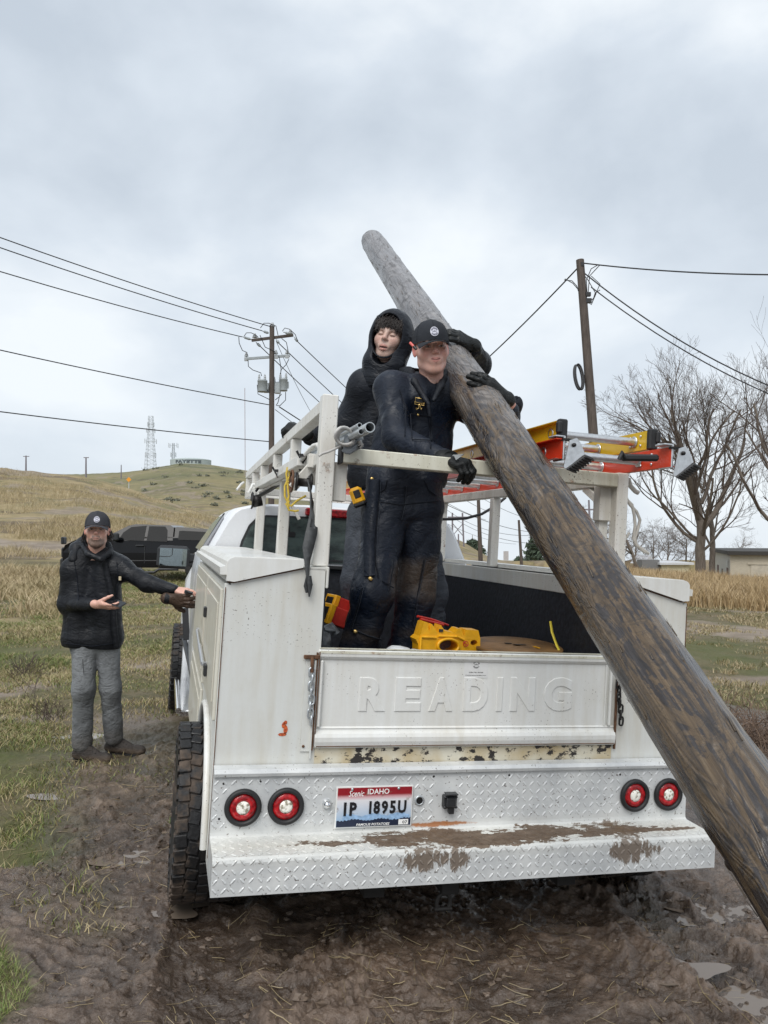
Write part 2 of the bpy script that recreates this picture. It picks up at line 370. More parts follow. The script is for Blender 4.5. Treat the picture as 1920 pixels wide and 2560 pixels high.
dr=b.ramp(b.noise(.35,6,.65,(1,1,1)),(.3,(.13,.125,.06)),(.5,(.25,.20,.105)),(.7,(.35,.27,.155)))
dk=b.ramp(b.noise(.12,5,.6,(1,3.2,1),w=3),(.54,0.),(.6,.8));dr=b.mix(dk,dr,(.12,.09,.06))
pt=b.ramp(n1,(.3,(.17,.135,.10)),(.7,(.30,.25,.20)))
c=b.mix(b.at('dry').outputs['Fac'],gr,dr);c=b.mix(b.at('far').outputs['Fac'],c,farg)
c=b.mix(b.ramp(b.math('MULTIPLY',b.at('path').outputs['Fac'],b.math('ADD',n2,.55)),(.3,0.),(.7,1.)),c,pt)
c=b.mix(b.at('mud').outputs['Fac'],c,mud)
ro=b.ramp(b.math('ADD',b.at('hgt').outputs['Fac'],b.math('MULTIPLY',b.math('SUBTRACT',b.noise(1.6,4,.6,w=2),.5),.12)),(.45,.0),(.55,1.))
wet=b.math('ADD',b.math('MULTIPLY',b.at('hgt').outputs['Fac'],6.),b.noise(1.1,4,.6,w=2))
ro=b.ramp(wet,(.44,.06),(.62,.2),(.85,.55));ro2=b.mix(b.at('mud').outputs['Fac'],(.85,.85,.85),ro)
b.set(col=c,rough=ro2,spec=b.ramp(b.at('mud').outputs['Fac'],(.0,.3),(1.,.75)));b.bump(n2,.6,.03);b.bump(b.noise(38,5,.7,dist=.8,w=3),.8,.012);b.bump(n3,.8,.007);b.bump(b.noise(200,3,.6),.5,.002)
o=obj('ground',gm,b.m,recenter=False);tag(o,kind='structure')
# puddles: flat water sheets showing where the mud dips below them
b=NB('puddle_water');b.set(col=(.17,.135,.105),rough=.04,spec=.8);b.bump(b.noise(6,2),.03,.01);pw=b.m
for (cx,cy,rx,ry,pc) in((1.42,2.86,.22,.20,45),(1.16,3.12,.16,.09,40),(1.55,3.7,.25,.12,40),(.95,2.72,.13,.07,35),(-1.30,3.95,.22,.10,38),(-.95,3.45,.2,.09,38),(-1.95,4.9,.22,.10,35),(-2.45,6.3,.35,.12,35)):
    th=np.linspace(0,2*math.pi,40,endpoint=False);q=1+.25*np.sin(3*th+cx)+.12*np.sin(5*th)
    gx_,gy_=np.meshgrid(np.linspace(cx-rx,cx+rx,24),np.linspace(cy-ry,cy+ry,24));gg=ground_h(gx_,gy_);zz=float(np.percentile(gg,pc))
    mb=MB();mb.add(np.stack([cx+rx*q*np.cos(th),cy+ry*q*np.sin(th),np.full(40,zz)],1),[tuple(range(40))]);tag(obj('puddle',mb,pw),kind='structure')
# ---------- grass and straw (uncountable) ----------
def blades(name,x,y,h,w,lean,colr,label,cat,bend=.5,lift=0.):
    n=len(x);z=ground_h(x,y)-.01+lift;a=rng.uniform(0,2*math.pi,n);la=rng.uniform(0,2*math.pi,n)
    h=h*rng.uniform(.5,1.25,n)*(.7+.6*np.clip(fbm((x,y),.8,2)+.5,0,1));ln=lean*h*rng.uniform(.2,1.3,n)
    dx,dy=np.cos(a)*w/2,np.sin(a)*w/2;B=np.stack([x,y,z],1);d=np.stack([dx,dy,0*dx],1)
    m=np.stack([np.cos(la)*ln*.35,np.sin(la)*ln*.35,h*.6],1);t=np.stack([np.cos(la)*ln,np.sin(la)*ln,h],1)
    V=np.stack([B-d,B+d,B+m+d*.7,B+m-d*.7,B+t],1).reshape(-1,3);k=np.arange(n)*5
    T=np.concatenate([np.stack([k,k+1,k+2],1),np.stack([k,k+2,k+3],1),np.stack([k+3,k+2,k+4],1)])
    me=fastmesh(name,V,T);attr(me,'rnd',np.repeat(np.clip(rng.random(n)*.65+.35*np.clip(.5-1.3*fbm((x,y),.7,3),0,1),0,1),5))
    b=NB(name+'_mat');b.set(col=b.ramp(b.at('rnd').outputs['Fac'],*colr),rough=.55)
    o=obj(name,me,b.m,recenter=False);tag(o,label,cat,kind='stuff');return o
def scatter(n,x0,x1,y0,y1,keep,pers=True):
    if pers:
        u=rng.uniform(0,1,n);y=y0*(y1/y0)**u;px=rng.uniform(x0,x1,n);x=(px-960)/1960*y
    else: x=rng.uniform(x0,x1,n);y=rng.uniform(y0,y1,n)
    k=keep(x,y);return x[k],y[k]
green=((.0,(.085,.13,.025)),(.35,(.17,.20,.05)),(.55,(.28,.23,.11)),(1.,(.44,.35,.20)))
straw=((.0,(.30,.22,.10)),(.5,(.42,.32,.16)),(1.,(.22,.15,.07)))
nz=lambda x,y:fbm((x,y),1.1,4)
x,y=scatter(250000,-80,820,3.2,30,lambda x,y:(mudmask(x,y)<rng.random(len(x))**1.6)&(nz(x,y)+.35*fbm((x,y),3.,2)>-.5+.22*(y<8)+rng.random(len(x))*.75))
blades('short_grass',x,y,.030+.0028*y,.0030+.0007*y,1.3,green,'short green and straw coloured grass on the muddy ground left of the truck','grass')
x,y=scatter(14000,-2.0,-1.0,2.1,3.5,lambda x,y:(mudmask(x,y)<.5),False)
blades('grass_tuft_patch',x,y,.055,.0035,1.5,((.0,(.06,.12,.02)),(.5,(.16,.22,.05)),(1.,(.35,.30,.15))),'bright green grass tuft at the lower left edge of the mud','grass')
x,y=scatter(110000,1480,2050,6.5,30,lambda x,y:(mudmask(x,y)<.4)&(nz(x,y)>-.15+rng.random(len(x))*.6))
blades('verge_grass',x,y,.045+.002*y,.004+.001*y,.9,((.0,(.12,.13,.045)),(.35,(.22,.19,.09)),(.7,(.33,.26,.15)),(1.,(.42,.34,.22))),'patchy green grass beside the dirt track right of the truck','grass')
x,y=scatter(80000,1430,2100,24,58,lambda x,y:fbm((x,y),.25,3)>-.35)
blades('tall_dry_grass',x,y,np.where(y>42,.34,.62),.026,.5,((.0,(.22,.145,.07)),(.45,(.40,.28,.14)),(.8,(.52,.40,.23)),(1.,(.17,.115,.075))),'tall tawny dry grass filling the field in front of the cream building','grass')
x,y=scatter(150000,-120,640,15,88,lambda x,y:((y>31)|(960+1960*x/y<150))&(np.abs(y-37.5+x*.05)>2)&(fbm((x,y*.7),.22,4)>-.22+rng.random(len(x))*.5))
blades('hill_dry_grass',x,y,.33,.022,1.0,((.0,(.20,.17,.085)),(.3,(.32,.26,.13)),(.6,(.42,.33,.19)),(1.,(.50,.40,.25))),'tufts of golden dry grass on the near hillside','grass')
x,y=scatter(5000,-1.9,1.6,1.7,4.6,lambda x,y:mudmask(x,y)>.3,False)
k=rng.random(len(x))<.25;x,y=x[k],y[k]
blades('mud_straw_bits',x,y,.012,.002,6.,straw,'short straw bits pressed into the brown mud','straw',lift=.012)
# long loose stalks lying on mud
mb=MB()
for i in range(540):
    if i<260: x0=rng.uniform(-1.3,1.4);y0=rng.uniform(1.8,3.4)
    elif i<310: x0=rng.uniform(-.3,.6);y0=rng.uniform(2.5,3.3)
    else: x0=rng.uniform(-2.6,-.7);y0=rng.uniform(3.4,5.8)
    a=rng.uniform(0,math.pi);l=rng.uniform(.03,.11) if rng.random()<.9 else rng.uniform(.12,.24);t=np.linspace(-.5,.5,5)
    xs=x0+np.cos(a)*t*l+.15*l*rng.normal()*t*t;ys=y0+np.sin(a)*t*l;zs=ground_h(xs,ys);zs=np.linspace(zs[0],zs[-1],5)*.6+zs*.4+.006
    mb.tube(np.stack([xs,ys,zs],1),rng.uniform(.0006,.0016),4,smooth=False)
b=NB('stalk');b.set(col=b.ramp(b.noise(3,2),(.3,(.15,.11,.06)),(.5,(.33,.26,.14)),(.7,(.09,.065,.04))),rough=.5)
tag(obj('loose_straw_stalks',mb,b.m,recenter=False),'loose pale straw stalks lying scattered over the mud','straw',kind='stuff')
# mud clods
mb=MB()
for i in range(1500):
    x0=rng.uniform(-1.9,1.7);y0=rng.uniform(1.8,5.2)
    if mudmask(np.array([x0]),np.array([y0]))[0]<.5: continue
    r=rng.uniform(.004,.012)*(1 if rng.random()<.93 else 1.6);z0=float(ground_h([x0],[y0])[0])
    d=nrm(rng.normal(size=3));V=[];
    for u in range(5):
        for v in range(7):
            th=math.pi*(u)/4;ph=2*math.pi*v/7;q=r*(1+rng.uniform(-.5,.6));V.append((x0+q*1.3*math.sin(th)*math.cos(ph),y0+q*math.sin(th)*math.sin(ph),z0+q*.65*math.cos(th)))
    mb.add(V,[(u*7+v,u*7+(v+1)%7,(u+1)*7+(v+1)%7,(u+1)*7+v) for u in range(4) for v in range(7)],False)
b=NB('clod');b.set(col=b.ramp(b.noise(9,3),(.3,(.055,.038,.027)),(.7,(.16,.12,.09))),rough=.45);b.bump(b.noise(90,3),.6,.004)
tag(obj('mud_clods',mb,b.m,recenter=False),'small lumps of wet brown mud scattered behind the truck','mud clods',kind='stuff')
# ================= TREES =================
bark=NB('bark');bark.set(col=bark.ramp(bark.noise(4,5,.65,(4,4,.5)),(.3,(.09,.07,.056)),(.7,(.22,.185,.15))),rough=.9);bark.bump(bark.noise(6,4,.6,(5,5,.6)),.8,.05);bark=bark.m
twigm=plain('twigs',(.10,.075,.06),.9);twigg=plain('grey_twigs',(.15,.125,.11),.9)
def branch(rs,acc,p,d,l,r,lv,mx,up=.12,spread=.65,nsub=(4,7)):
    n=max(3,int(4+l));pts=[p];q=np.array(p,float);dd=nrm(d)
    for i in range(n):
        dd=nrm(dd+rs.normal(size=3)*.11+np.array([0,0,up]));q=q+dd*l/n;pts.append(q.copy())
    rad=np.linspace(r,r*(.45 if lv<mx else .3),n+1);acc.append((lv,np.array(pts),rad))
    if lv>=mx: return
    k=rs.integers(*nsub)+(2 if lv==0 else 0)
    for i in range(k):
        t=(.28 if lv==0 else .2)+(.8)*((i+rs.random())/k);t=min(t,1.);j=min(int(t*n),n-1);b0=pts[j]+(pts[j+1]-pts[j])*(t*n-j)
        dj=nrm(pts[j+1]-pts[j]);s=rs.normal(size=3);s=nrm(s-dj*(s@dj));sp=spread*rs.uniform(.7,1.3)
        d2=nrm(dj*math.cos(sp)+s*math.sin(sp));branch(rs,acc,b0,d2,l*rs.uniform(.42,.72)*(1.15-.35*t),rad[j]*rs.uniform(.42,.62),lv+1,mx,up,spread,nsub)
def tree(name,label,loc,h,r,seed,mx=4,lean=(0,0,1),limbs=(),up=.1,spread=.6,nsub=(4,7),group=None,cat='tree',tm=None,frac=.62):
    rs=np.random.default_rng(seed);acc=[];loc=np.array(loc,float)
    branch(rs,acc,loc-np.array([0,0,.3]),lean,h*frac,r,0,mx,up*.4,spread,nsub)
    for (t,d,l,rr_) in limbs: branch(rs,acc,loc+nrm(lean)*h*t,d,l,rr_,1,mx,up,spread,nsub)
    o=thing(name,label,cat,loc,group);tr=MB();tw=[]
    for lv,pts,rad in acc:
        if lv==0:
            rad=rad.copy();rad[0]*=1.5;tr.tube(pts,rad,12)
        elif lv==1: tr.tube(pts,rad,7)
    mb=MB()
    for lv,pts,rad in acc:
        if lv>=2: mb.tube(pts,np.maximum(rad,.0062 if h>6 else .003),3 if lv>2 else 5,cap=False)
    obj('trunk',tr,bark,o);obj('twigs',mb,tm or twigm,o);return o
def GP(px,py,d):
    w=P(px,py,d);w[2]=float(ground_h([w[0]],[w[1]])[0]);return w
D=50;w=GP(1752,1440,D)
tree('bare_tree','tall bare tree with a thick furrowed trunk and spreading limbs left of the cream building',w,13.6,.34,5,5,(0.02,0,1),
 [(.16,(-.75,.1,.65),6.8,.12),(.22,(.6,.2,.8),7.5,.2),(.25,(-.55,-.3,.75),8,.2),(.12,(.75,-.2,.55),5.8,.09),(.30,(-.25,.3,1),6.5,.10),(.35,(.35,-.1,1),7,.13),(.18,(-.9,-.1,.4),6,.09),(.42,(-.4,0,1),5.5,.08),(.4,(.5,0,.9),5.2,.07)],up=.09,frac=.66,nsub=(4,6),spread=.6)
w=GP(1780,1442,51);tree('bare_tree','slimmer bare trunk growing just right of the thick furrowed tree trunk',w,9,.22,9,3,(.1,0,1),up=.08)
w=GP(1985,1442,42);tree('bare_tree','bare tree at the right edge with long dark limbs leaning left over the cream building',w,11,.24,21,4,(-.05,0,1),
 [(.22,(-.75,0,.75),6.5,.12),(.3,(-.45,.1,1),7,.12),(.4,(-.6,0,.7),5,.09),(.5,(-.2,-.2,1),5,.08)],up=.09,spread=.5,nsub=(3,6))
w=GP(1600,1440,62);tree('bare_tree','small grey bare tree with a leaning trunk behind the right toolbox lid',w,7.5,.16,31,4,(-.25,0,1),up=.04,spread=.8,tm=twigg)
for i,(px,d,h,sd,lb) in enumerate(((1560,80,7.5,41,'bare grey thicket tree behind the rack post'),(1660,85,8,42,'bare grey thicket tree behind the red shed'),(1715,80,8,43,'bare grey thicket tree behind the yellow shed'),(1625,90,8.5,44,'bare grey thicket tree between the rack post and the red shed'),(1840,75,6,45,'low bare bush behind the cream building roof'),(1590,95,7,46,'bare grey thicket tree nearest the dangling rope'))):
    w=GP(px,1420,d);tree('bare_shrub_tree',lb,w,h,.12,sd,4,(0,0,1),up=.02,spread=.9,nsub=(4,7),group='bare grey thicket behind the sheds',tm=twigg,frac=.5)
# conifers seen through the rack
cm=plain('conifer_green',(.06,.085,.055),.9)
def conifer(px,py,d,h,w_,lb,seed):
    w=P(px,py,d);rs=np.random.default_rng(seed);o=thing('conifer',lb,'tree',w,'small evergreens seen through the rack')
    t=MB();t.tube([w-np.array([0,0,6]),w+np.array([0,0,h*.9])],[.25,.05],6);obj('trunk',t,bark,o);mb=MB()
    for i in range(1600):
        z=rs.random()**.8;r=w_*(1-z)**.6*(.5+.5*rs.random());a=rs.random()*6.28;c=w+np.array([r*math.cos(a),r*math.sin(a),z*h-1.5]);s=.28
        q=c+rs.normal(size=(3,3))*s;mb.add(q,[(0,1,2)])
    obj('crown',mb,cm,o)
conifer(1352,1400,110,5.2,3.4,'dark round evergreen at the end of the field seen right of the rack upright',3)
conifer(1338,1385,125,6,1.2,'tall thin evergreen poking up behind the dark round one',4)
conifer(1181,1368,150,2.6,2.9,'small bushy evergreen on the tawny mound',5)
conifer(1300,1402,120,1.6,2.0,'lowest evergreen left of the dark round one',6)
# sage bushes on the far hill
sb=plain('sage',(.15,.155,.115),.95)
rs=np.random.default_rng(8);mb=MB()
for i in range(34):
    px=rs.uniform(360,640);d=rs.uniform(150,290);x0=(px-960)/1960*d;z0=float(big(np.array([x0]),np.array([d]))[0]);s=rs.uniform(.35,.85);m1=MB()
    for k in range(50):
        q=np.array([x0,d,z0+.15])+rs.normal(size=3)*[s*.8,s*.8,s*.3];m1.add(q+rs.normal(size=(3,3))*.28,[(0,1,2)])
    o=obj('sage_bush',m1,sb);tag(o,'small dark sage bush dotting the green slope below the water tank','bush','sage bushes on the far hillside')
# tumbleweed brush, right
w=GP(1870,1690,7.0);o=thing('dead_brush','tangled heap of brown dead weeds in the mud at the right edge','bush',w)
rs=np.random.default_rng(77);mb=MB();st=MB()
for i in range(1000):
    a=rs.uniform(0,6.28);r=rs.uniform(0,.9);p=w+np.array([math.cos(a)*r*1.1,math.sin(a)*r*.6,-.02]);d=nrm([rs.normal()*.7,rs.normal()*.6,rs.uniform(.2,1.1)]);pts=[p]
    for k in range(6): d=nrm(d+rs.normal(size=3)*.3-[0,0,.14]);p=p+d*rs.uniform(.05,.11);p[2]=max(p[2],w[2]-.02);pts.append(p.copy())
    (st if i%9==0 else mb).tube(pts,.0045 if i%9==0 else .0022,3,cap=False)
obj('stems',st,plain('dead_stem',(.14,.095,.065),.9),o);obj('twigs',mb,plain('dead_twig',(.19,.13,.095),.9),o)
# thin dead weed at left
def weed(px,py,d,h,n,lb,seed):
    w=GP(px,py,d);rs=np.random.default_rng(seed);mb=MB()
    for i in range(n):
        dd=nrm([rs.normal()*.45,rs.normal()*.45,1]);p=w+rs.normal(size=3)*[.05,.05,0];pts=[p]
        for k in range(6): dd=nrm(dd+rs.normal(size=3)*.22);p=p+dd*h/6;pts.append(p.copy())
        mb.tube(pts,.0025,3,cap=False)
        for k in(2,3,4): mb.tube([pts[k],pts[k]+nrm(rs.normal(size=3)+[0,0,.8])*h*.25],.0018,3,cap=False)
    tag(obj('dead_weed',mb,twigm),lb,'weed')
weed(78,1650,7.6,.42,5,'thin dead weed stalk standing at the left edge of the grass',1)
weed(128,1745,6.9,.2,24,'low brown tangle of dead weed left of the man on the grass',2)
weed(60,1500,9.,.3,30,'dry weed clump at the far left in front of the hill',3)
# ================= DISTANT BUILT THINGS =================
wood=NB('pole_wood');wood.set(col=wood.ramp(wood.noise(5,5,.65,(5,5,.4)),(.3,(.045,.034,.028)),(.7,(.12,.095,.08))),rough=.8);wood.bump(wood.noise(8,3,.6,(5,5,.3)),.5,.01);wood=wood.m
wireM=plain('cable',(.022,.022,.024),.5);greyM=plain('grey_steel',(.34,.37,.38),.5,.2);porc=plain('insulator',(.38,.40,.41),.3)
def V3(*a): return np.array(a,float)
def sag(a,b,s,n=24):
    t=np.linspace(0,1,n)[:,None];p=a*(1-t)+b*t;p[:,2]-=(4*s*(t*(1-t)))[:,0];return p
def wire(name,a,b,s,r,label,cat='power line',group=None,n=24):
    mb=MB();mb.tube(sag(np.array(a),np.array(b),s,n),r,5);return tag(obj(name,mb,wireM),label,cat,group)
# --- transformer pole ---
D=36.;top=P(680,813,D);base=top.copy();base[2]=float(ground_h([base[0]],[base[1]])[0])-.2
o=thing('utility_pole','wooden power pole carrying two crossarms and grey transformers behind the truck rack','utility pole',base)
mb=MB();mb.tube([base,base+(0,0,4),top],[.15,.135,.11],12);obj('pole',mb,wood,o)
mb=MB();mb.beam(P(629,851,D-.2),P(733,838,D+.3),.11,.12);obj('crossarm',mb,wood,o,label='dark wooden upper crossarm')
mb=MB();mb.beam(P(617,897,D-.2),P(725,889,D+.3),.10,.11);a2=obj('crossarm',mb,greyM,o,label='grey lower crossarm')
def ins(px,py,d=D,s=1.):
    c=P(px,py,d);m=MB();m.lathe([(.0,-.02),(.03*s,0),(.12*s,.02),(.12*s,.05),(.07*s,.08),(.10*s,.1),(.05*s,.16),(.06*s,.2),(.0,.21)],c,n=12);return m
obj('insulator',ins(637,845),porc,o);obj('insulator',ins(681,818),porc,o);obj('insulator',ins(726,836),porc,o)
for px,py in((616,892),(690,886),(718,885)):
    m=ins(px,py,D,.8);m.box(P(px,py+6,D),(.18,.1,.16));obj('fuse_cutout',m,porc,o)
def strain(a,b):
    m=MB();a=np.array(a);b=np.array(b);n=9
    for i in range(n):
        t=(i+.5)/n;c=a*(1-t)+b*t
    m.tube([a,a*.7+b*.3,a*.68+b*.32,a*.2+b*.8,b],[.02,.025,.06,.06,.02],8);return m
for (a,b,c,d) in((604,841,628,849),(655,827,672,833),(708,830,728,836),(640,856,652,867),(690,848,698,859),(735,842,745,855)):
    obj('strain_insulator',strain(P(a,b,D),P(c,d,D)),greyM,o)
def can(px,py,w,h,d,lb):
    c=P(px,py,d);r=w/2/F*d;hh=h/F*d;m=MB();m.lathe([(0,-hh/2),(r*.95,-hh/2),(r*.97,-hh/2+.03),(r,hh/2-.08),(r*1.05,hh/2-.07),(r*1.05,hh/2-.03),(r*.9,hh/2),(0,hh/2+.05)],c,n=24)
    q=obj('transformer',m,greyM,o,label=lb)
    for dx in(-.14,.12):
        m=MB();m.lathe([(.035,0),(.06,.02),(.06,.06),(.04,.08),(.055,.1),(.055,.14),(.03,.17),(.045,.2),(0,.28)],c+V3(dx,-.05,hh/2),n=10);obj('bushing',m,porc,q)
    m=MB();m.box(c+V3(r*.9,.05,0),(.14,.08,.3));obj('bracket',m,greyM,q)
can(656,965,24,30,D-.3,'left transformer can beside the pole');can(709,962,20,31,D,'right transformer can');can(694,970,17,27,D+.6,'transformer can behind the pole')
m=MB();m.box(P(681,970,D),(.75,.1,.45));obj('mounting_bracket',m,greyM,o)
m=MB()
for pts in(((620,898),(621,916),(632,925),(652,932),(654,940)),((597,842),(598,858),(606,876),(617,881),(618,888)),((698,892),(700,905),(703,925),(701,935)),((722,898),(715,912),(702,925),(702,936)),((704,846),(716,856),(720,876),(719,882)),((650,838),(663,868),(686,878),(689,884)),((643,962),(645,985),(668,996),(674,999)),((688,1000),(698,992),(704,985)),((714,980),(714,1000),(700,1014),(692,1014)),((700,985),(695,1006),(690,1014)),((610,841),(616,832),(628,832),(640,838),(646,844)),((651,820),(660,808),(672,808),(690,815),(695,838)),((706,828),(712,820),(724,823),(738,836),(744,852))):
    m.tube([P(a,b_,D-.15) for a,b_ in pts],.017,4)
obj('jumper_wires',m,wireM,o)
def W3(pa,pb,s,lb,r=.022,grp=None): return wire('power_line',P(*pa),P(*pb),s,r,lb,group=grp)
W3((-900,250,22),(681,818,D),.3,'topmost power line running from the upper left to the pole top')
W3((-900,285,22),(655,827,D),.3,'second power line from the top left reaching the pole beside its top insulator')
W3((-900,385,22),(604,842,D),.3,'third power line from the left ending at the upper crossarm tip')
W3((-900,660,22),(672,1012,D),.2,'fourth line from the left meeting the pole below the transformers')
W3((-900,905,22),(672,1104,D),.15,'lowest line at left ending low on the transformer pole')
W3((745,855,D),(1300,1290,90),1.2,'power line dropping right from the upper crossarm tip towards the hooded worker')
W3((698,859,D),(1250,1290,90),1.2,'power line dropping right from the middle of the crossarm behind the rack')
W3((652,867,D),(1215,1300,90),1.3,'power line passing behind the pole and dropping right under the crossarms')
W3((698,1017,D),(1330,1330,95),1.2,'thick cable leaving the pole to the right just below the transformers',.028)
W3((688,1024,D),(1290,1360,95),1.5,'thin cable leaving the pole right below the thick one',.015)
W3((690,852,D),(840,1120,50),.5,'thin guy wire crossing the other lines right of the transformers',.012)
# --- right pole ---
D2=25.;top=P(1450,650,D2);base=P(1503,1345,D2-.6);dv=nrm(base-top);base=base+dv*1.2
o=thing('utility_pole','leaning dark wooden pole at right with a hanging cable coil','utility pole',base)
mb=MB();mb.tube([base,(base+top)/2,top],[.165,.145,.125],14);obj('pole',mb,wood,o)
m=MB();c=P(1447,943,D2-.2)
for k in range(7):
    th=np.linspace(0,2*math.pi,28,endpoint=False);off=rs.normal(size=3)*[.02,.05,.02]
    m.tube(c+off+np.stack([np.cos(th)*.12,np.sin(th)*.2,np.sin(th)*.44],1),.02,5,closed=True)
tag(obj('cable_coil',m,wireM),'coiled black cable hanging on the left side of the leaning pole','cable coil')
m=MB();m.box(P(1470,736,D2-.15),(.16,.12,.12));m.box(P(1471,752,D2-.15),(.18,.12,.14));m.box(P(1456,660,D2-.13),(.1,.05,.12));obj('clamp',m,wireM,o)
m=MB()
for pts in(((1462,690),(1470,700),(1490,735),(1478,762),(1470,755)),((1500,725),(1488,732),(1480,758)),((1495,662),(1478,672),(1466,700),(1468,738)),((1478,690),(1500,710),(1485,745),(1476,752)),((1410,700),(1430,702),(1442,715),(1446,728)),((1412,697),(1432,708),(1444,722)),((1500,662),(1474,690),(1470,736))):
    m.tube([P(a,b_,D2-.1) for a,b_ in pts],.014,4)
obj('service_wires',m,wireM,o)
wire('overhead_cable',P(1459,658,D2),P(2700,650,17),.35,.022,'twisted black cable running right from the top of the leaning pole','overhead cable')
wire('overhead_cable',P(1462,684,D2),P(2500,1085,22),1.25,.022,'upper of the two cables sweeping down to the right edge from the leaning pole','overhead cable')
wire('overhead_cable',P(1478,718,D2),P(2500,1125,22),1.1,.02,'lower of the two cables sweeping down to the right edge from the leaning pole','overhead cable')
wire('overhead_cable',P(1450,664,D2),P(900,1135,40),.6,.024,'cable running down left from the leaning pole behind the workers','overhead cable')
# --- far poles ---
steel=plain('far_steel',(.52,.55,.58),.6,.1);farw=plain('far_wood',(.20,.18,.20),.9)
def simple_pole(pt,pb,d,r,lb,arm=None,m_=farw,name='utility_pole'):
    a=P(*pt,d);b_=P(*pb,d);b_=b_-[0,0,1.5];o=thing(name,lb,'utility pole',b_)
    mb=MB();mb.tube([b_,a],[r*1.2,r*.8],8);obj('pole',mb,m_,o)
    for x0,x1,y in(arm or []): mb=MB();mb.beam(P(x0,y,d),P(x1,y,d),.16,.18);obj('crossarm',mb,m_,o)
simple_pole((1196,1250),(1203,1400),60,.16,'bare pole behind the front worker seen through the rack, thickest of those there',m_=wood)
simple_pole((1297,1300),(1306,1412),75,.14,'thin bare pole seen just right of the inner rack upright',m_=wood)
simple_pole((1146,1335),(1147,1395),110,.12,'short plain pole under the twin steel mast')
simple_pole((1472,1250),(1476,1320),90,.13,'pole with one crossarm beside the leaning pole base',[(1455,1488,1274)])
simple_pole((65,1139),(65,1176),210,.22,'far crossarmed pole at the left end of the hill crest',[(58,73,1141)])
simple_pole((215,1143),(215,1188),180,.2,'far crossarmed pole on the hill crest left of the lattice tower',[(209,222,1144)])
simple_pole((303,1162),(303,1184),230,.16,'short bare post on the crest nearest the lattice tower')
D=130;mb=MB();o=thing('transmission_mast','pale twin legged transmission mast with a cross brace on the tawny mound','transmission tower',P(1147,1368,D))
mb=MB();mb.tube([P(1131,1375,D),P(1131,1282,D)],.15,6);obj('leg',mb,farw,o);mb=MB();mb.tube([P(1160,1375,D),P(1156,1282,D)],.15,6);obj('leg',mb,farw,o)
mb=MB();mb.beam(P(1119,1293,D),P(1168,1293,D),.2,.22);obj('crossarm',mb,farw,o)
mb=MB();mb.beam(P(1131,1308,D),P(1158,1340,D),.12,.12);mb.beam(P(1131,1340,D+.3),P(1158,1308,D+.3),.12,.12);obj('brace',mb,farw,o)
wire('power_line',P(1131,1293,D),P(1600,1330,70),2.5,.03,'faint far power line crossing the sky behind the rack')
wire('power_line',P(1100,1262,90),P(1400,1330,70),1.5,.02,'faint line drooping behind the inner rack upright')
# lattice towers
def lattice(name,lb,px,yt,yb,wt,wb,d,n,extra):
    b0=P(px,yb,d);h=(yb-yt)/F*d;b0[2]-=1;h+=1;mb=MB();o=thing(name,lb,'lattice tower',b0);L_=[]
    def lv(t):
        w=(wb+(wt-wb)*min(t*1.25,1))/F*d/2
        return [b0+V3(sx*w,sy*w,h*t) for sx,sy in((-1,-1),(1,-1),(1,1),(-1,1))]
    for k in range(4): mb.tube([lv(0)[k],lv(.8)[k],lv(1)[k]],.085,4)
    obj('legs',mb,steel,o);mb=MB()
    for i in range(n):
        A_=lv(i/n);B_=lv((i+1)/n)
        for k in range(4):
            j=(k+1)%4;mb.tube([A_[k],B_[j]],.035,3,cap=False);mb.tube([A_[j],B_[k]],.05,3,cap=False);mb.tube([B_[k],B_[j]],.05,3,cap=False)
    obj('lattice_bracing',mb,steel,o);mb=MB()
    for t,s in extra:
        q=lv(t);c=sum(q)/4
        for sx,sy in((-1,-1),(1,-1),(1,1),(-1,1)): mb.box(c+V3(sx*s,sy*s*.6,0),(.3,.3,2.0));mb.tube([c,c+V3(sx*s,sy*s*.6,0)],.06,3)
    obj('antenna',mb,steel,o);return o
lattice('radio_tower','tall pale lattice radio tower on the far hill left of the water tank',376,1040,1174,10,25,350,15,((.85,1.2),(.74,1.6),(.55,2.2),(.3,2.)))
lattice('radio_tower','shorter lattice mast with whip antennas beside the water tank',433,1108,1160,5,7,350,9,((.9,1.8),(.5,1.)))
m=MB();m.tube([P(613,1190,150),P(612,970,150)],.06,4);tag(obj('antenna_mast',m,plain('mast_red',(.42,.36,.37),.7)),'very thin pale guyed mast standing left of the transformer pole','mast')
# water tank
D=346;c=P(477,1169,D);c[2]-=4;r=50/F*D;h=(1169-1151)/F*D+4
o=thing('water_tank','low pale green water tank with dark letters on the hill top','water tank',c)
m=MB();m.lathe([(r,0),(r,h*.97),(r*1.01,h),(r*.99,h+.15),(r*.5,h+.8),(0,h+1.0)],c,n=64);obj('tank_wall',m,plain('tank_paint',(.46,.52,.52),.6),o)
tm=text_mb('PAYETTE',1.0,.05,.02,.03,sp=1.1);m=MB()
for v in tm.v:
    a=v[:,0]*2.1/ r+math.pi*1.5+.10;z=v[:,1]*1.35;rad=r+.1+v[:,2];m.add(np.stack([c[0]+rad*np.cos(a),c[1]+rad*np.sin(a),c[2]+h-1.15+z],1),tm.f)
obj('lettering',m,plain('tank_letters',(.10,.12,.13),.7),o)
# orange diamond sign
D=120;c=P(322,1199,D);o=thing('warning_sign','tiny orange diamond road sign on the hillside','sign',P(322,1212,D))
m=MB();m.box(c,(.55,.05,.55),np.array([[math.cos(.785),0,-math.sin(.785)],[0,1,0],[math.sin(.785),0,math.cos(.785)]]));obj('sign_face',m,plain('sign_orange',(.75,.30,.02),.6),o)
m=MB();m.box(c-V3(0,-.06,.8),(.08,.05,1.8));obj('post',m,steel,o)
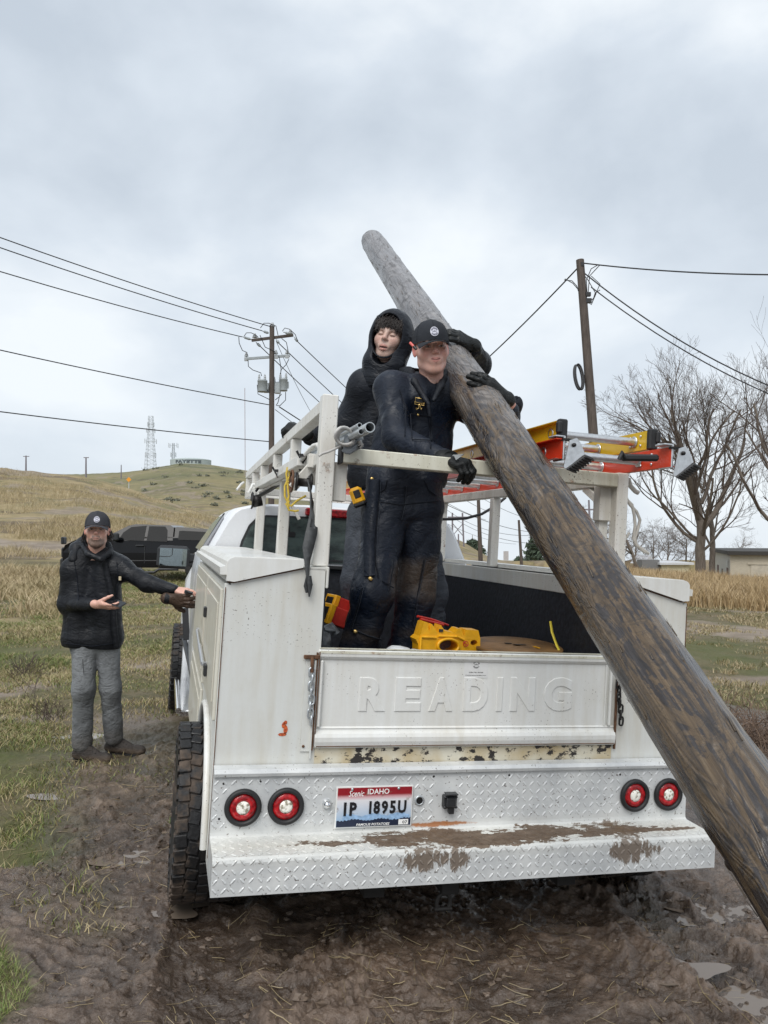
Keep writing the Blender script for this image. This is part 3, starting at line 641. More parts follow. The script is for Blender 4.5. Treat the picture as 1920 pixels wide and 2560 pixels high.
# --- cream brick building at right ---
def ground_at(px,py,d): return P(px,py,d)
o=thing('cream_building','long flat roofed cream brick building at the right edge','building',P(1800,1450,52))
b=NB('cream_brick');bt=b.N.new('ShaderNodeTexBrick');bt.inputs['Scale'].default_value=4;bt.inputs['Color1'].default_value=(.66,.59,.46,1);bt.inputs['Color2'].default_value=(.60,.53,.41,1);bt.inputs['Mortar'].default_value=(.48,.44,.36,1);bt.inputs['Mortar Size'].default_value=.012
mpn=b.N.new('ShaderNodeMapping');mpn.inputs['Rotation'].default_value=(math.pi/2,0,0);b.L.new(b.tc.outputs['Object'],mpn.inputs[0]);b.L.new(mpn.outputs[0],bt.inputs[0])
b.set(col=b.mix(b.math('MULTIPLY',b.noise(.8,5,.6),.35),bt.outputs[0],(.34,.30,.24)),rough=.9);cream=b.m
A_=P(1826,1453,50);B_=P(1786,1447,61);E_=P(2250,1453,46);zt=P(1826,1387,50)[2];zb=A_[2]-.4
def wall(mb,p,q,z0,z1,th=.3):
    p=np.array(p);q=np.array(q);d=nrm([q[0]-p[0],q[1]-p[1],0]);n_=np.array([-d[1],d[0],0])*th
    v=[(*p[:2],z0),(*q[:2],z0),(*(q+n_)[:2],z0),(*(p+n_)[:2],z0)];mb.add(v+[(a,b_,z1) for a,b_,_ in v],[(0,1,5,4),(1,2,6,5),(2,3,7,6),(3,0,4,7),(4,5,6,7),(3,2,1,0)])
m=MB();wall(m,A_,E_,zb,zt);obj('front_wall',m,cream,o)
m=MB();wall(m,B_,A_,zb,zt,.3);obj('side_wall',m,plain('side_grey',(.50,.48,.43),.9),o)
m=MB();m.add([(A_[0]-.25,A_[1]-.3,zt),(E_[0],E_[1]-.3,zt),(E_[0],E_[1]+14,zt),(B_[0]-.25,B_[1]+.3,zt),(A_[0]-.25,A_[1]-.3,zt+.24),(E_[0],E_[1]-.3,zt+.24),(E_[0],E_[1]+14,zt+.24),(B_[0]-.25,B_[1]+.3,zt+.24)],[(3,2,1,0),(4,5,6,7),(0,1,5,4),(1,2,6,5),(2,3,7,6),(3,0,4,7)]);obj('roof_edge',m,plain('roof_edge',(.055,.05,.045),.8),o)
dk=plain('dark_opening',(.03,.025,.025),.5);dkr=plain('door_brown',(.09,.045,.04),.6)
def onwall(p,q,t,z0,z1,w,off=.03):
    p=np.array(p);q=np.array(q);d=nrm([q[0]-p[0],q[1]-p[1],0]);n_=np.array([d[1],-d[0],0])*off;c=p+(q-p)*t;mb=MB();a=c-d*w/2+n_;b_=c+d*w/2+n_
    v=[(*a[:2],z0),(*b_[:2],z0),(*b_[:2],z1),(*a[:2],z1)];n2=-n_/off*(off+.02);v+= [(x+n2[0],y+n2[1],z) for x,y,z in v];mb.add(v,[(0,1,2,3),(7,6,5,4),(0,4,5,1),(1,5,6,2),(2,6,7,3),(3,7,4,0)]);return mb
obj('door',onwall(B_,A_,.28,zb,zt-.95,1.1),dkr,o);obj('door',onwall(B_,A_,.86,zb,zt-.9,.95),dkr,o);obj('window',onwall(B_,A_,.56,zt-1.6,zt-1.1,.8),dk,o)
obj('transom_panel',onwall(B_,A_,.86,zt-.85,zt-.4,.9),plain('pale_panel',(.5,.5,.47),.6),o);obj('garage_door',onwall(A_,E_,.36,zb,zt-.62,4.2,.05),plain('garage_door',(.56,.50,.40),.7,sc=3),o);obj('lintel',onwall(A_,E_,.36,zt-.6,zt-.5,4.5,.09),cream,o)
# far sheds
def shed(name,lb,x0,x1,yb,yt,d,depth,colm,roofm,gable=False):
    a=P(x0,yb,d);q=P(x1,yb,d);z1=P(x0,yt,d)[2];z0=a[2]-.5;o=thing(name,lb,'shed',a);m=MB();m.box(((a[0]+q[0])/2,d+depth/2,(z0+z1)/2),(q[0]-a[0],depth,z1-z0));obj('wall',m,colm,o)
    m=MB();xc=(a[0]+q[0])/2;w=(q[0]-a[0])/2+.3
    if gable: m.prism([(-w,0),(w,0),(0,1.0)],lambda p,t:(xc+p[0],d-.3+t*(depth+.6),z1+.003+p[1]),0,1)
    else: m.box((xc,d+depth/2,z1+.12),(2*w,depth+.8,.2))
    obj('roof',m,roofm,o);return o,a,q,z0,z1
o,a,q,z0,z1=shed('storage_shed','low pale yellow shed with a flat light roof left of the thick tree trunk',1653,1722,1440,1412,72,5,plain('yellow_wall',(.60,.55,.38),.8),plain('shed_roof',(.55,.56,.57),.5))
m=MB();m.box((a[0]-.9,73,z1-.35),(1.6,1.5,1.6));obj('lean_to',m,plain('lean_grey',(.16,.16,.16),.8),o)
shed('red_shed','small dark red gabled shed half hidden in the thicket',1611,1634,1440,1411,88,4,plain('red_wall',(.16,.055,.045),.8),plain('pale_roof',(.5,.5,.52),.5),True)
m=MB();m.box(P(1265,1389,140),(.9,.06,1.6));tag(obj('road_sign',m,plain('sign_grey',(.42,.40,.40),.6)),'pale blank road sign beside the track seen through the rack','sign')
# ================= BLACK PICKUP (faces left) =================
D=27.;PXM=F/D
bk=NB('black_car_paint');bk.set(col=(.004,.004,.005),rough=.12,spec=.3);bk=bk.m
gl=NB('tinted_glass');gl.set(col=(.012,.014,.015),rough=.05,spec=.3);gl=gl.m
tyreM=plain('tyre_rubber',(.017,.016,.016),.75,var=.4,bump=.3);rimM=plain('dark_rim',(.06,.06,.062),.35,.7)
gx=lambda px:(px-420)/PXM; gz=lambda py:(1452-py)/PXM     # metres along / above the tyre line
org=P(420,1452,D);org[2]=float(ground_h([org[0]],[org[1]])[0])-.0
o=thing('pickup_truck','black crew cab pickup with a matching canopy parked at the foot of the hill','pickup truck',org);PMx=Matrix.Translation(Vector(org.tolist()))
HW=.98
def side_loft(prof,ins_,y0,y1,nb=5):   # prof (x,z) polygon; top points pulled inwards by ins_(z)
    rings=[]
    for s in(-1,1):
        pass
    mb=MB();n=len(prof);R0=[(x,-(HW-ins_(z)),z) for x,z in prof];R1=[(x,(HW-ins_(z)),z) for x,z in prof]
    mb.add(R0+R1,[tuple(range(n)),tuple(range(2*n-1,n-1,-1))]+[(i,i+n,(i+1)%n+n,(i+1)%n) for i in range(n)]);return mb
tum=lambda z:max(0,(z-1.2))*.34
wf,wr=gx(236),gx(510)
def arch(cx,r,z0,n=8): return [(cx+r*math.cos(a),.42+r*math.sin(a)) for a in np.linspace(math.pi,0,n)][::1]
body=[(gx(186),.55)]+[(gx(184),.95),(gx(190),1.2),(gx(215),gz(1352)),(gx(262),gz(1345)),(gx(608),gz(1345)),(gx(612),.6)]
bot=[(wr+.5,.5)]+[(wr+.5*math.cos(a),.45+.5*math.sin(a)) for a in np.linspace(.1,math.pi-.1,8)]+[(wr-.5,.45),(wf+.5,.45)]+[(wf+.5*math.cos(a),.45+.5*math.sin(a)) for a in np.linspace(.1,math.pi-.1,8)]+[(wf-.5,.5)]
obj('body',side_loft(body+bot,tum,0,1),bk,o,PMx)
cab_=[(gx(258),1.35),(gx(286),gz(1348)+.04),(gx(338),gz(1318)),(gx(356),gz(1314)),(gx(440),gz(1317)),(gx(449),gz(1322)),(gx(449),1.35)]
obj('cab',side_loft(cab_,tum,0,1),bk,o,PMx)
can_=[(gx(452),1.40),(gx(452),gz(1323)),(gx(456),gz(1321)),(gx(545),gz(1328)),(gx(608),gz(1330)),(gx(610),1.40)]
obj('canopy',side_loft(can_,lambda z:tum(z)+.02,0,1),bk,o,PMx)
def sidepane(poly,name,m_,off=.012):
    mb=MB();n=len(poly);R0=[(x,-(HW-tum(z))-off,z) for x,z in poly];R1=[(x,-(HW-tum(z))+.02,z) for x,z in poly]
    mb.add(R0+R1,[tuple(range(n)),tuple(range(2*n-1,n-1,-1))]+[(i,i+n,(i+1)%n+n,(i+1)%n) for i in range(n)]);obj(name,mb,m_,o,PMx)
def Q(*p): return [(gx(a),gz(b_)) for a,b_ in p]
glg=NB('wet_side_glass');glg.set(col=(.007,.008,.009),rough=.08,spec=.08);glg=glg.m
sidepane(Q((318,1352),(328,1334),(346,1321),(382,1318),(379,1355)),'window',glg);sidepane(Q((386,1355),(389,1319),(428,1320),(434,1328),(436,1357)),'window',glg)
sidepane(Q((462,1352),(463,1331),(470,1330),(560,1335),(562,1355)),'canopy_window',glg)
mb=MB();mb.add([(gx(284),-.72,gz(1347)+.02),(gx(338),-.66,gz(1319)+.03),(gx(338),.66,gz(1319)+.03),(gx(284),.72,gz(1347)+.02)],[(0,1,2,3)])
wsm=NB('windscreen');wsm.set(col=(.35,.42,.43),rough=.1);obj('windscreen',mb,wsm.m,o,PMx)
for px in(382,387): 
    pass
mb=MB();mb.box((gx(371),-HW-.02,gz(1366)),(.28,.03,.05),bev=.01);obj('door_handle',mb,M['blackp'],o,PMx)
mb=MB();mb.beam((gx(382),-HW-.002,.6),(gx(383),-HW-.002,1.2),.006,.012,(1,0,0));mb.beam((gx(446),-HW-.002,.6),(gx(446),-HW-.002,1.2),.006,.012,(1,0,0));mb.box((gx(400),-HW-.002,gz(1402)),(3.6,.006,.03));obj('panel_lines',mb,plain('panel_gap',(.05,.05,.052),.4),o,PMx)
mb=MB();mb.box((gx(317),-HW-.17,gz(1345)),(.2,.16,.26),bev=.04);mb.box((gx(312),-HW-.05,gz(1352)),(.1,.25,.06));obj('side_mirror',mb,M['blackp'],o,PMx)
mb=MB();mb.lathe([(.0,.03),(.075,.03),(.09,.0)],(gx(477),-HW-.0,gz(1386)),(0,-1,0),20);obj('fuel_cap',mb,M['alu'],o,PMx)
mb=MB();mb.tube([(gx(330),-HW-.05,.42),(gx(375),-HW-.05,.42),(gx(385),-HW-.1,.30),(gx(408),-HW-.1,.30),(gx(418),-HW-.05,.40),(gx(465),-HW-.05,.40)],.045,8);obj('side_step',mb,M['blackp'],o,PMx)
mb=MB();mb.box((gx(183),0,.62),(.18,1.9,.3),bev=.05);mb.box((gx(180),0,.95),(.1,1.7,.35),bev=.05);obj('front_bumper',mb,M['blackp'],o,PMx)
mb=MB();mb.box((gx(176),-.6,1.35),(.1,.3,.25),bev=.03);obj('headlight',mb,M['blackp'],o,PMx)
for x0 in(wf,wr):
    for sy in(-1,1):
        w_=obj('wheel',MB().lathe([(.02,-.12),(.2,-.12),(.22,-.14),(.0,-.1)],(x0,sy*.86,.43),(0,sy,0),24),rimM,o,PMx)
        m2=MB().lathe([(.23,-.13),(.40,-.13),(.43,-.09),(.43,.09),(.40,.13),(.23,.13)],(x0,sy*.84,.43),(0,sy,0),32);obj('tyre',m2,tyreM,w_,PMx)
# roof highlights come from the sky; rain runnels on the side glass come from the gloss
# ================= SERVICE TRUCK (truck frame: x right, y forward, z up) =================
T=thing('service_truck','white service body utility truck with a ladder rack seen from behind in the mud','truck',M=TM)
def tp(name,mb,m,parent=None,label=None): return obj(name,mb,m,parent or T,TM,label)
CXT=1.025
def exx(prof,x0,x1): # extrude (y,z) profile along x
    mb=MB();mb.prism(prof,lambda p,t:(t,p[0],p[1]),x0,x1);return mb
# bumper with real raised lugs
dp=NB('diamond_plate');o_=dp.tc.outputs['Object'];sx_=dp.N.new('ShaderNodeSeparateXYZ');dp.L.new(o_,sx_.inputs[0]);X_,Y_,Z_=sx_.outputs
def bell(b,v,c,w): return b.math('SUBTRACT',1.,b.math('MINIMUM',b.math('ABSOLUTE',b.math('DIVIDE',b.math('SUBTRACT',v,c),w)),1.))
nn=dp.noise(7,6,.65);nf=dp.noise(26,7,.75,(.6,1.3,1),w=2);nst=dp.noise(34,6,.75,(1,1,.30),w=4)
c=dp.ramp(nn,(.3,(.50,.515,.52)),(.7,(.70,.71,.70)))
c=dp.mix(dp.ramp(dp.noise(85,3,.6,w=3),(.64,0.),(.69,.85)),c,(.08,.06,.045))
stp=dp.math('MULTIPLY',bell(dp,Y_,.1,.17),bell(dp,Z_,.13,.05));xm=bell(dp,X_,1.15,1.05)
mk_=dp.ramp(dp.math('MULTIPLY',dp.math('MULTIPLY',stp,dp.ramp(dp.noise(6,4,.6,(1,2,1),w=11),(.36,.75),(.60,1.7))),dp.math('MULTIPLY',nf,dp.math('POWER',xm,.5))),(.300,0.),(.325,1.))
c=dp.mix(dp.math('MULTIPLY',stp,.45),c,(.72,.68,.56))
c=dp.mix(mk_,c,dp.ramp(nf,(.4,(.10,.066,.042)),(.7,(.20,.15,.11))))
drip=dp.math('MULTIPLY',bell(dp,Z_,.09,.13),dp.math('MULTIPLY',nst,dp.ramp(dp.noise(1.6,2,.5,(1,.01,.01),w=1),(.42,0.),(.6,1.))));c=dp.mix(dp.ramp(drip,(.30,0.),(.33,.85)),c,(.13,.085,.05))
rus=dp.math('MULTIPLY',dp.math('MULTIPLY',bell(dp,X_,.90,.28),bell(dp,Z_,.150,.022)),dp.noise(40,6,.75,(.6,1,1),w=8));c=dp.mix(dp.ramp(rus,(.20,0.),(.30,.9)),c,(.40,.14,.03))
dp.set(col=c,rough=dp.math('ADD',dp.math('MULTIPLY',mk_,.35),.36),metal=.12);dp.bump(nf,.2,.004);M['dp']=dp.m
bp=[(0,0),(0,.114),(.004,.124),(.014,.13),(.19,.132),(.198,.138),(.2,.15),(.2,.355),(.186,.358),(.182,.370),(.19,.384),(.236,.388),(.236,0.0)]
mb=exx(bp,0,2.055)
def lug(c,u,v,n_,L=.0148,w=.0048,h=.0026):
    c=np.asarray(c);mb.add([c-u*L,c-u*L*.45-v*w,c+u*L*.45-v*w,c+u*L,c+u*L*.45+v*w,c-u*L*.45+v*w,c-u*L*.5+n_*h,c+u*L*.5+n_*h],[(0,1,6),(1,2,7,6),(2,3,7),(3,4,7),(4,5,6,7),(5,0,6)],False)
ex,ey,ez=np.eye(3)
pt=.0315
for fi,(o0,du,dv,nn_,nv) in enumerate(((V3(0,0,.008),ex,ez,-ey,4),(V3(0,.018,.131),ex,ey,ez,6),(V3(0,.2,.163),ex,ez,-ey,6))):
    for j in range(nv):
        for i in range(int(2.05/pt)):
            a=math.radians(48 if (i+j)%2 else -48+0);u=du*math.cos(a)+dv*math.sin(a);v=-du*math.sin(a)+dv*math.cos(a)
            p=o0+du*(.012+pt*i)+dv*(.012+pt*j);lx,lz=p[0],p[2]
            if fi==2 and ((.46<lx<.79 and lz<.32) or any(math.hypot(lx-a_,lz-.241)<.082 for a_ in(.115,.277,1.791,1.957)) or (.885<lx<.985)or(.79<lx<.835 and .22<lz<.27) or (.42<lx<.46 and .22<lz<.27)): continue
            lug(p,u,v,nn_)
bump=tp('bumper',mb,M['dp'])
# bolt holes
mb=MB()
for x_,z_ in((.038,.33),(.03,.2),(.175,.335),(.52,.335),(.87,.34),(1.2,.338),(1.72,.33),(1.99,.33),(2.0,.2)): mb.lathe([(0,.0008),(.0045,.0008),(.0045,-.01)],(x_,.2,z_),(0,-1,0),10)
tp('bolt_hole',mb,M['dark'],bump)
# tail lights
red=NB('red_lens');red.set(col=red.ramp(red.noise(55,1),(.35,(.20,.004,.007)),(.65,(.50,.015,.02))),rough=.2);red.bump(red.noise(120,0),.3,.002)
clr=NB('clear_lens');clr.set(col=clr.ramp(clr.noise(75,1,.5,w=3),(.36,(.30,.27,.20)),(.52,(.90,.88,.80))),rough=.25);clr.bump(clr.noise(110,0),.5,.004)
for x_,lb in((.115,'outermost left tail light'),(.277,'second tail light from the left'),(1.791,'inner right tail light'),(1.957,'right tail light half hidden by the pole')):
    z_=.242;k=tp('tail_light',MB().lathe([(.066,-.0),(.070,.006),(.069,.016),(.062,.021),(.054,.019),(.051,.012),(.049,.004)],(x_,.2,z_),(0,-1,0),40),M['black'],T,lb)
    obj('red_lens',MB().lathe([(.051,.006),(.048,.013),(.036,.016),(.0265,.0165),(.026,.0135)],(x_,.2,z_),(0,-1,0),40),red.m,k,TM)
    obj('clear_lens',MB().lathe([(.0262,.012),(.024,.0165),(.012,.018),(0,.0182)],(x_,.2,z_),(0,-1,0),24),clr.m,k,TM)
# licence plate
pc=NB('plate_face');px_=pc.N.new('ShaderNodeSeparateXYZ');pc.L.new(pc.tc.outputs['Object'],px_.inputs[0]);zz=pc.math('DIVIDE',pc.math('SUBTRACT',px_.outputs[2],.150),.161)
pc.set(col=pc.mix(pc.ramp(pc.noise(25,4,.6),(.6,0.),(.68,.6)),pc.ramp(zz,(.20,(.32,.45,.60)),(.66,(.70,.69,.71)),(.74,(.60,.36,.38)),(.80,(.27,.012,.02))),(.2,.14,.1)),rough=.3)
PX0,PX1,PZ0,PZ1=.4705,.7835,.1500,.3105
mb=MB();mb.box(((PX0+PX1)/2,.1925,(PZ0+PZ1)/2),(PX1-PX0,.004,PZ1-PZ0),bev=.0015)
lp=tp('license_plate',mb,plain('plate_rim',(.72,.72,.70),.35,var=.1))
def front(mb,x_,y_,z_): return xf(mb,Matrix(((1,0,0,x_),(0,0,-1,y_),(0,1,0,z_),(0,0,0,1))))  # text plane -> rear face
mb=MB();mb.box(((PX0+PX1)/2,.1898,(PZ0+PZ1)/2),(PX1-PX0-.011,.0016,PZ1-PZ0-.011));obj('plate_face',mb,pc.m,lp,TM)
navy=plain('plate_navy',(.014,.022,.05),.35,var=.2);wht=plain('plate_white',(.85,.85,.83),.35,var=.02);blk=plain('plate_black',(.012,.012,.014),.3,var=.05);mtn=plain('plate_mountain',(.27,.42,.62),.35,var=.25,sc=60)
xs=np.linspace(PX0+.006,PX1-.006,46);poly=[(a,PZ0+.030+.003*math.sin(a*60)+(.006 if i%2 else 0)*rs.uniform(.3,1)) for i,a in enumerate(xs)]+[(PX1-.006,PZ0+.006),(PX0+.006,PZ0+.006)]
mb=MB();mb.prism(poly,lambda p,t:(p[0],.1883+t,p[1]),0,.0005);obj('tree_line',mb,navy,lp,TM)
xs=np.linspace(PX0+.03,PX1-.012,22);poly=[(a,PZ0+.043+.014*abs(math.sin(a*31+1))*(1 if i%2 else .7)) for i,a in enumerate(xs)]+[(PX1-.012,PZ0+.028),(PX0+.03,PZ0+.028)]
mb=MB();mb.prism(poly,lambda p,t:(p[0],.18875+t,p[1]),0,.0003);obj('mountains',mb,mtn,lp,TM)
obj('lettering',merge(front(text_mb('Scenic',.023,.0003,0,.004,.062,.35),.551,.1885,.2835),front(text_mb('IDAHO',.021,.0003,0,.012,.088),.640,.1885,.2895),front(text_mb('FAMOUS POTATOES',.0095,.0003,0,.012,.135,.2),.624,.1879,.1632)),wht,lp,TM)
obj('registration',merge(front(text_mb('1P',.052,.0012,.0003,.035,.052,sp=1.1),.529,.1882,.2245),front(text_mb('I895U',.052,.0012,.0003,.03,.152,sp=1.25),.681,.1882,.2275)),blk,lp,TM)
mb=MB();mb.box((.748,.1877,.1685),(.040,.0008,.020));obj('month_sticker',mb,wht,lp,TM);obj('sticker_text',front(text_mb('07',.012,.0002,0,.015,.02),.754,.1870,.1675),blk,lp,TM)
mb=MB()
for x_ in(.533,.722): mb.lathe([(.0055,0),(.005,.003),(0,.004)],(x_,.1895,.300),(0,-1,0),12)
obj('screw',mb,M['galv'],lp,TM)
mb=MB();mb.lathe([(.019,0),(.019,.006),(.015,.012),(.012,.020),(.006,.025),(0,.026)],(.437,.2,.244),(0,-1,0),20);obj('plate_lamp',mb,M['chrome'],bump,TM)
mb=MB();mb.lathe([(.020,.0),(.020,.005),(.014,.006),(.0135,.004)],(.814,.2,.246),(0,-1,0),20);obj('hole_collar',mb,M['galv'],bump,TM)
mb=MB();mb.lathe([(0,.0045),(.0136,.0045)],(.814,.2,.246),(0,-1,0),20);obj('socket_hole',mb,plain('void_black',(.003,.003,.003),.9),bump,TM)
mb=MB();mb.box((.937,.186,.244),(.056,.03,.052),bev=.004);mb.box((.937,.166,.245),(.040,.012,.036),bev=.004);mb.box((.937,.168,.279),(.05,.035,.006),bev=.002);mb.box((.945,.184,.208),(.022,.02,.026),bev=.002)
for a_,c_ in((-.024,.02),(.024,.02),(-.024,-.02),(.024,-.02)): mb.lathe([(.006,0),(.005,.004),(0,.005)],(.937+a_,.172,.244+c_),(0,-1,0),8)
tp('trailer_socket',mb,M['blackp'],bump)
# boxes
def mirx(mb): # mirror across the truck centre line
    o=MB();o.n=mb.n;o.sm=mb.sm;o.f=[q[::-1] for q in mb.f];o.v=[v*[-1,1,1]+[2*CXT,0,0] for v in mb.v];return o
ra=.46;yc=.79
sp_=[(.245,.0),(.245,1.07),(2.72,1.07),(2.72,.0),(yc+ra,.0)]+[(yc+ra*math.cos(a),.04+ra*math.sin(a)) for a in np.linspace(.05,math.pi-.05,14)]+[(yc-ra,.0)]
def side_box():
    m=MB();m.prism(sp_,lambda p,t:(t,p[0],p[1]),.0,.02)                       # outer skin with wheel arch
    m.add([(.02,.245,0),(.385,.245,0),(.385,.245,1.148),(.30,.245,1.148),(.02,.245,1.082),(.02,.27,0),(.385,.27,0),(.385,.27,1.148),(.30,.27,1.148),(.02,.27,1.082)],[(0,4,3,2,1)[::-1],(5,6,7,8,9)[::-1],(0,1,6,5),(1,2,7,6),(2,3,8,7),(3,4,9,8),(4,0,5,9)])
    m.box((.3775,1.49,.60),(.015,2.44,1.09));m.box((.2,2.71,.53),(.36,.02,1.06))
    m.add([(.30,.245,1.15),(.388,.245,1.156),(.388,2.72,1.156),(.30,2.72,1.15),(.30,.245,1.142),(.388,.245,1.142),(.388,2.72,1.142),(.30,2.72,1.142)],[(0,1,2,3)[::-1],(4,5,6,7),(0,4,5,1)[::-1],(1,5,6,2)[::-1],(2,6,7,3)[::-1],(3,7,4,0)[::-1]])
    m.box((.393,1.48,1.115),(.010,2.49,.085),bev=.003)
    m.box((.005,.262,.56),(.018,.03,1.03),bev=.003)
    return m
arch=MB();arch.tube([(-.012,yc+(ra+.0)*math.cos(a),.04+(ra+.0)*math.sin(a)) for a in np.linspace(.0,math.pi,24)],.014,8)
arch2=MB();arch2.prism([(yc+(ra)*math.cos(a),.04+(ra)*math.sin(a)) for a in np.linspace(0,math.pi,18)]+[(yc+(ra-.012)*math.cos(a),.04+(ra-.012)*math.sin(a)) for a in np.linspace(math.pi,0,18)],lambda p,t:(t,p[0],p[1]),.02,.36)
lidp=[(.000,1.084),(.000,1.108),(-.024,1.108),(-.026,1.136),(-.006,1.142),(-.002,1.160),(.010,1.173),(.026,1.179),(.15,1.183),(.300,1.183),(.300,1.160),(.04,1.150),(.045,1.084)]
def lid():
    m=MB();m.prism(lidp,lambda p,t:(p[0],t,p[1]),.240,2.76)
    m.add([(.0,.228,1.086),(.030,.228,1.083),(.292,.228,1.150),(.300,.228,1.180),(.026,.228,1.177),(.010,.228,1.171),(.0,.228,1.158),
      (.0,.241,1.086),(.030,.241,1.083),(.292,.241,1.150),(.300,.241,1.180),(.026,.241,1.177),(.010,.241,1.171),(.0,.241,1.158)],[tuple(range(7)),tuple(range(13,6,-1))]+[(i,i+7,(i+1)%7+7,(i+1)%7) for i in range(7)])
    return m
def doors():
    m=MB()
    for (y0,y1,z0,z1) in((.30,1.26,.54,1.05),(1.30,2.66,.50,1.05),(1.30,2.66,.06,.47)): m.box((-.007,(y0+y1)/2,(z0+z1)/2),(.014,y1-y0,z1-z0),bev=.004);m.box((-.016,(y0+y1)/2,(z0+z1)/2),(.005,y1-y0-.12,z1-z0-.12),bev=.002)
    return m
def latch():
    m=MB()
    for y_,z_ in((1.12,.88),(.78,.655)): m.box((-.025,y_,z_),(.016,.06,.05),bev=.004)
    return m
def strut():
    m=MB();m.tube([(-.03,1.785,.71),(-.034,1.3,.69),(-.03,.84,.668)],.007,8);m.tube([(-.032,1.32,.691),(-.034,.86,.669)],.010,8)
    for y_,z_ in((1.79,.71),(.84,.668)): m.box((-.018,y_,z_),(.03,.025,.025))
    return m
bx=tp('side_box',side_box(),M['paint2'],label='left rear toolbox body with a scratched panel');tp('wheel_arch',merge(arch,arch2),M['paint'],bx);ld=tp('box_lid',lid(),M['paint'],bx)
tp('compartment_door',doors(),M['paints'],bx);obj('paddle_latch',latch(),M['blackp'],T,TM);obj('door_strut',strut(),M['alu'],T,TM)
m=MB();m.add([(.005,.2437,1.079),(.03,.2437,1.077),(.295,.2437,1.143),(.295,.2437,1.1485),(.03,.2437,1.0825),(.005,.2437,1.0845)],[tuple(range(6))]);m.box((.0,.243,.55),(.003,.003,1.02));obj('lid_seam',m,M['rust'],T,TM)
bx2=tp('side_box',mirx(side_box()),M['paint2'],label='right rear toolbox body behind the pole');tp('wheel_arch',mirx(merge(arch,arch2)),M['paint'],bx2);tp('box_lid',mirx(lid()),M['paint'],bx2);tp('compartment_door',mirx(doors()),M['paint'],bx2)
obj('lid_seam',mirx(m),M['rust'],T,TM)
# torn sticker
stM=NB('torn_sticker');stM.set(col=stM.ramp(stM.noise(90,2,.5,(1,1,.6)),(.46,(.60,.12,.03)),(.5,(.03,.02,.02)),(.56,(.55,.10,.03))),rough=.5);c0=on(708,1822,1,.243)
m=MB()
for (dx,dz,w,h,a) in((.002,.014,.014,.022,.2),(.010,-.004,.014,.03,-.3),(-.002,-.022,.026,.012,.3),(.008,.024,.012,.012,.6)):
    th=np.linspace(0,6.28,9)[:-1];q=1+.35*rs.random(8);m.add([(c0[0]+dx+w/2*q[i]*math.cos(t),.2436,c0[2]+dz+h/2*q[i]*math.sin(t)) for i,t in enumerate(th)],[tuple(range(8))])
obj('torn_sticker',m,stM.m,T,TM,'small torn orange sticker')
# bed
m=MB();m.box((CXT,1.49,.42),(1.27,2.42,.03));tp('bed_floor',m,M['liner'])
m=MB();m.box((1.6585,1.48,.745),(.006,2.44,.66));tp('bed_liner',m,M['liner'],label='black inner wall of the right side box')
m=MB();m.box((.3915,1.48,.745),(.006,2.44,.66));tp('bed_liner',m,M['liner'],label='black inner wall of the left side box')
m=MB();m.box((CXT,2.72,.75),(1.26,.02,.63));m.box((CXT,2.722,.2),(2.0,.015,.4));tp('bed_front_wall',m,M['liner'])
m=MB();m.box((CXT,2.70,1.075),(1.26,.05,.022));tp('bed_front_rail',m,M['black'])
# sill strip under tailgate
sillm=NB('peeling_sill');sn=sillm.noise(26,5,.7,(1,1,1.4));sl2=sillm.noise(5,3,.6,w=3);sillm.set(col=sillm.mix(sillm.ramp(sillm.math('MULTIPLY',sn,sillm.math('ADD',sl2,.5)),(.53,0.),(.565,1.)),sillm.ramp(sillm.noise(8,4,w=7),(.35,(.60,.57,.47)),(.65,(.46,.37,.22))),(.025,.02,.018)),rough=.6)
m=MB();m.box((1.04,.250,.416),(1.31,.02,.062));tp('peeling_sill',m,sillm.m)
# tailgate
gp=[(.236,.448),(.226,.456),(.221,.475),(.221,.492),(.227,.505),(.240,.513),(.243,.520),(.239,.524),(.246,.530),(.246,.790),(.238,.797),(.231,.806),(.230,.820),(.238,.832),(.262,.835),(.276,.822),(.276,.448)]
tg=tp('tailgate',exx(gp,.378,1.703),M['paint'])
for q_ in((1.676,.236,.012,.02,.005),(1.655,.241,.006,.01,.002),(.392,.236,.012,.02,.005)): m=MB();m.box((q_[0],q_[1],.66),(q_[2],q_[3],.262),bev=q_[4]);tp('edge_flange',m,M['paint'],tg)
m=MB();m.box((1.04,.2495,.8365),(1.318,.020,.0022));m.box((1.04,.2298,.8235),(1.318,.0022,.010));tp('worn_top_edge',m,M['rackold'],tg)
m=MB();m.box((1.701,.2285,.64),(.0035,.004,.37));m.box((.3795,.2285,.64),(.0035,.004,.37));m.box((1.04,.2195,.4585),(1.31,.002,.003));tp('rusty_edge',m,M['rust'],tg)
def LX(cx,cy): return on(880+cx*.3617,1640+cy*.3617,1,.246)
L_=MB()
for ch,x0,x1 in(('R',55,240),('E',303,484),('A',540,705),('D',775,945),('I',1005,1045),('N',1100,1270),('G',1330,1525)):
    a=LX(x0,140);b_=LX(x1,140);top=LX((x0+x1)/2,148)[2];bot=LX((x0+x1)/2,382)[2]
    t=text_mb(ch,top-bot,.0012,.0022,.045,b_[0]-a[0],res=4);L_=merge(L_,front(t,(a[0]+b_[0])/2,.2462,(top+bot)/2))
obj('embossed_lettering',L_,M['paint'],tg,TM)
sx0=LX(778,20);sx1=LX(936,152);m=MB();sc_=(sx0+sx1)/2;m.box((sc_[0],.2450,sc_[2]),(sx1[0]-sx0[0],.0012,sx0[2]-sx1[2]));stk=obj('company_sticker',m,plain('sticker_white',(.66,.66,.65),.4,var=.06),T,TM)
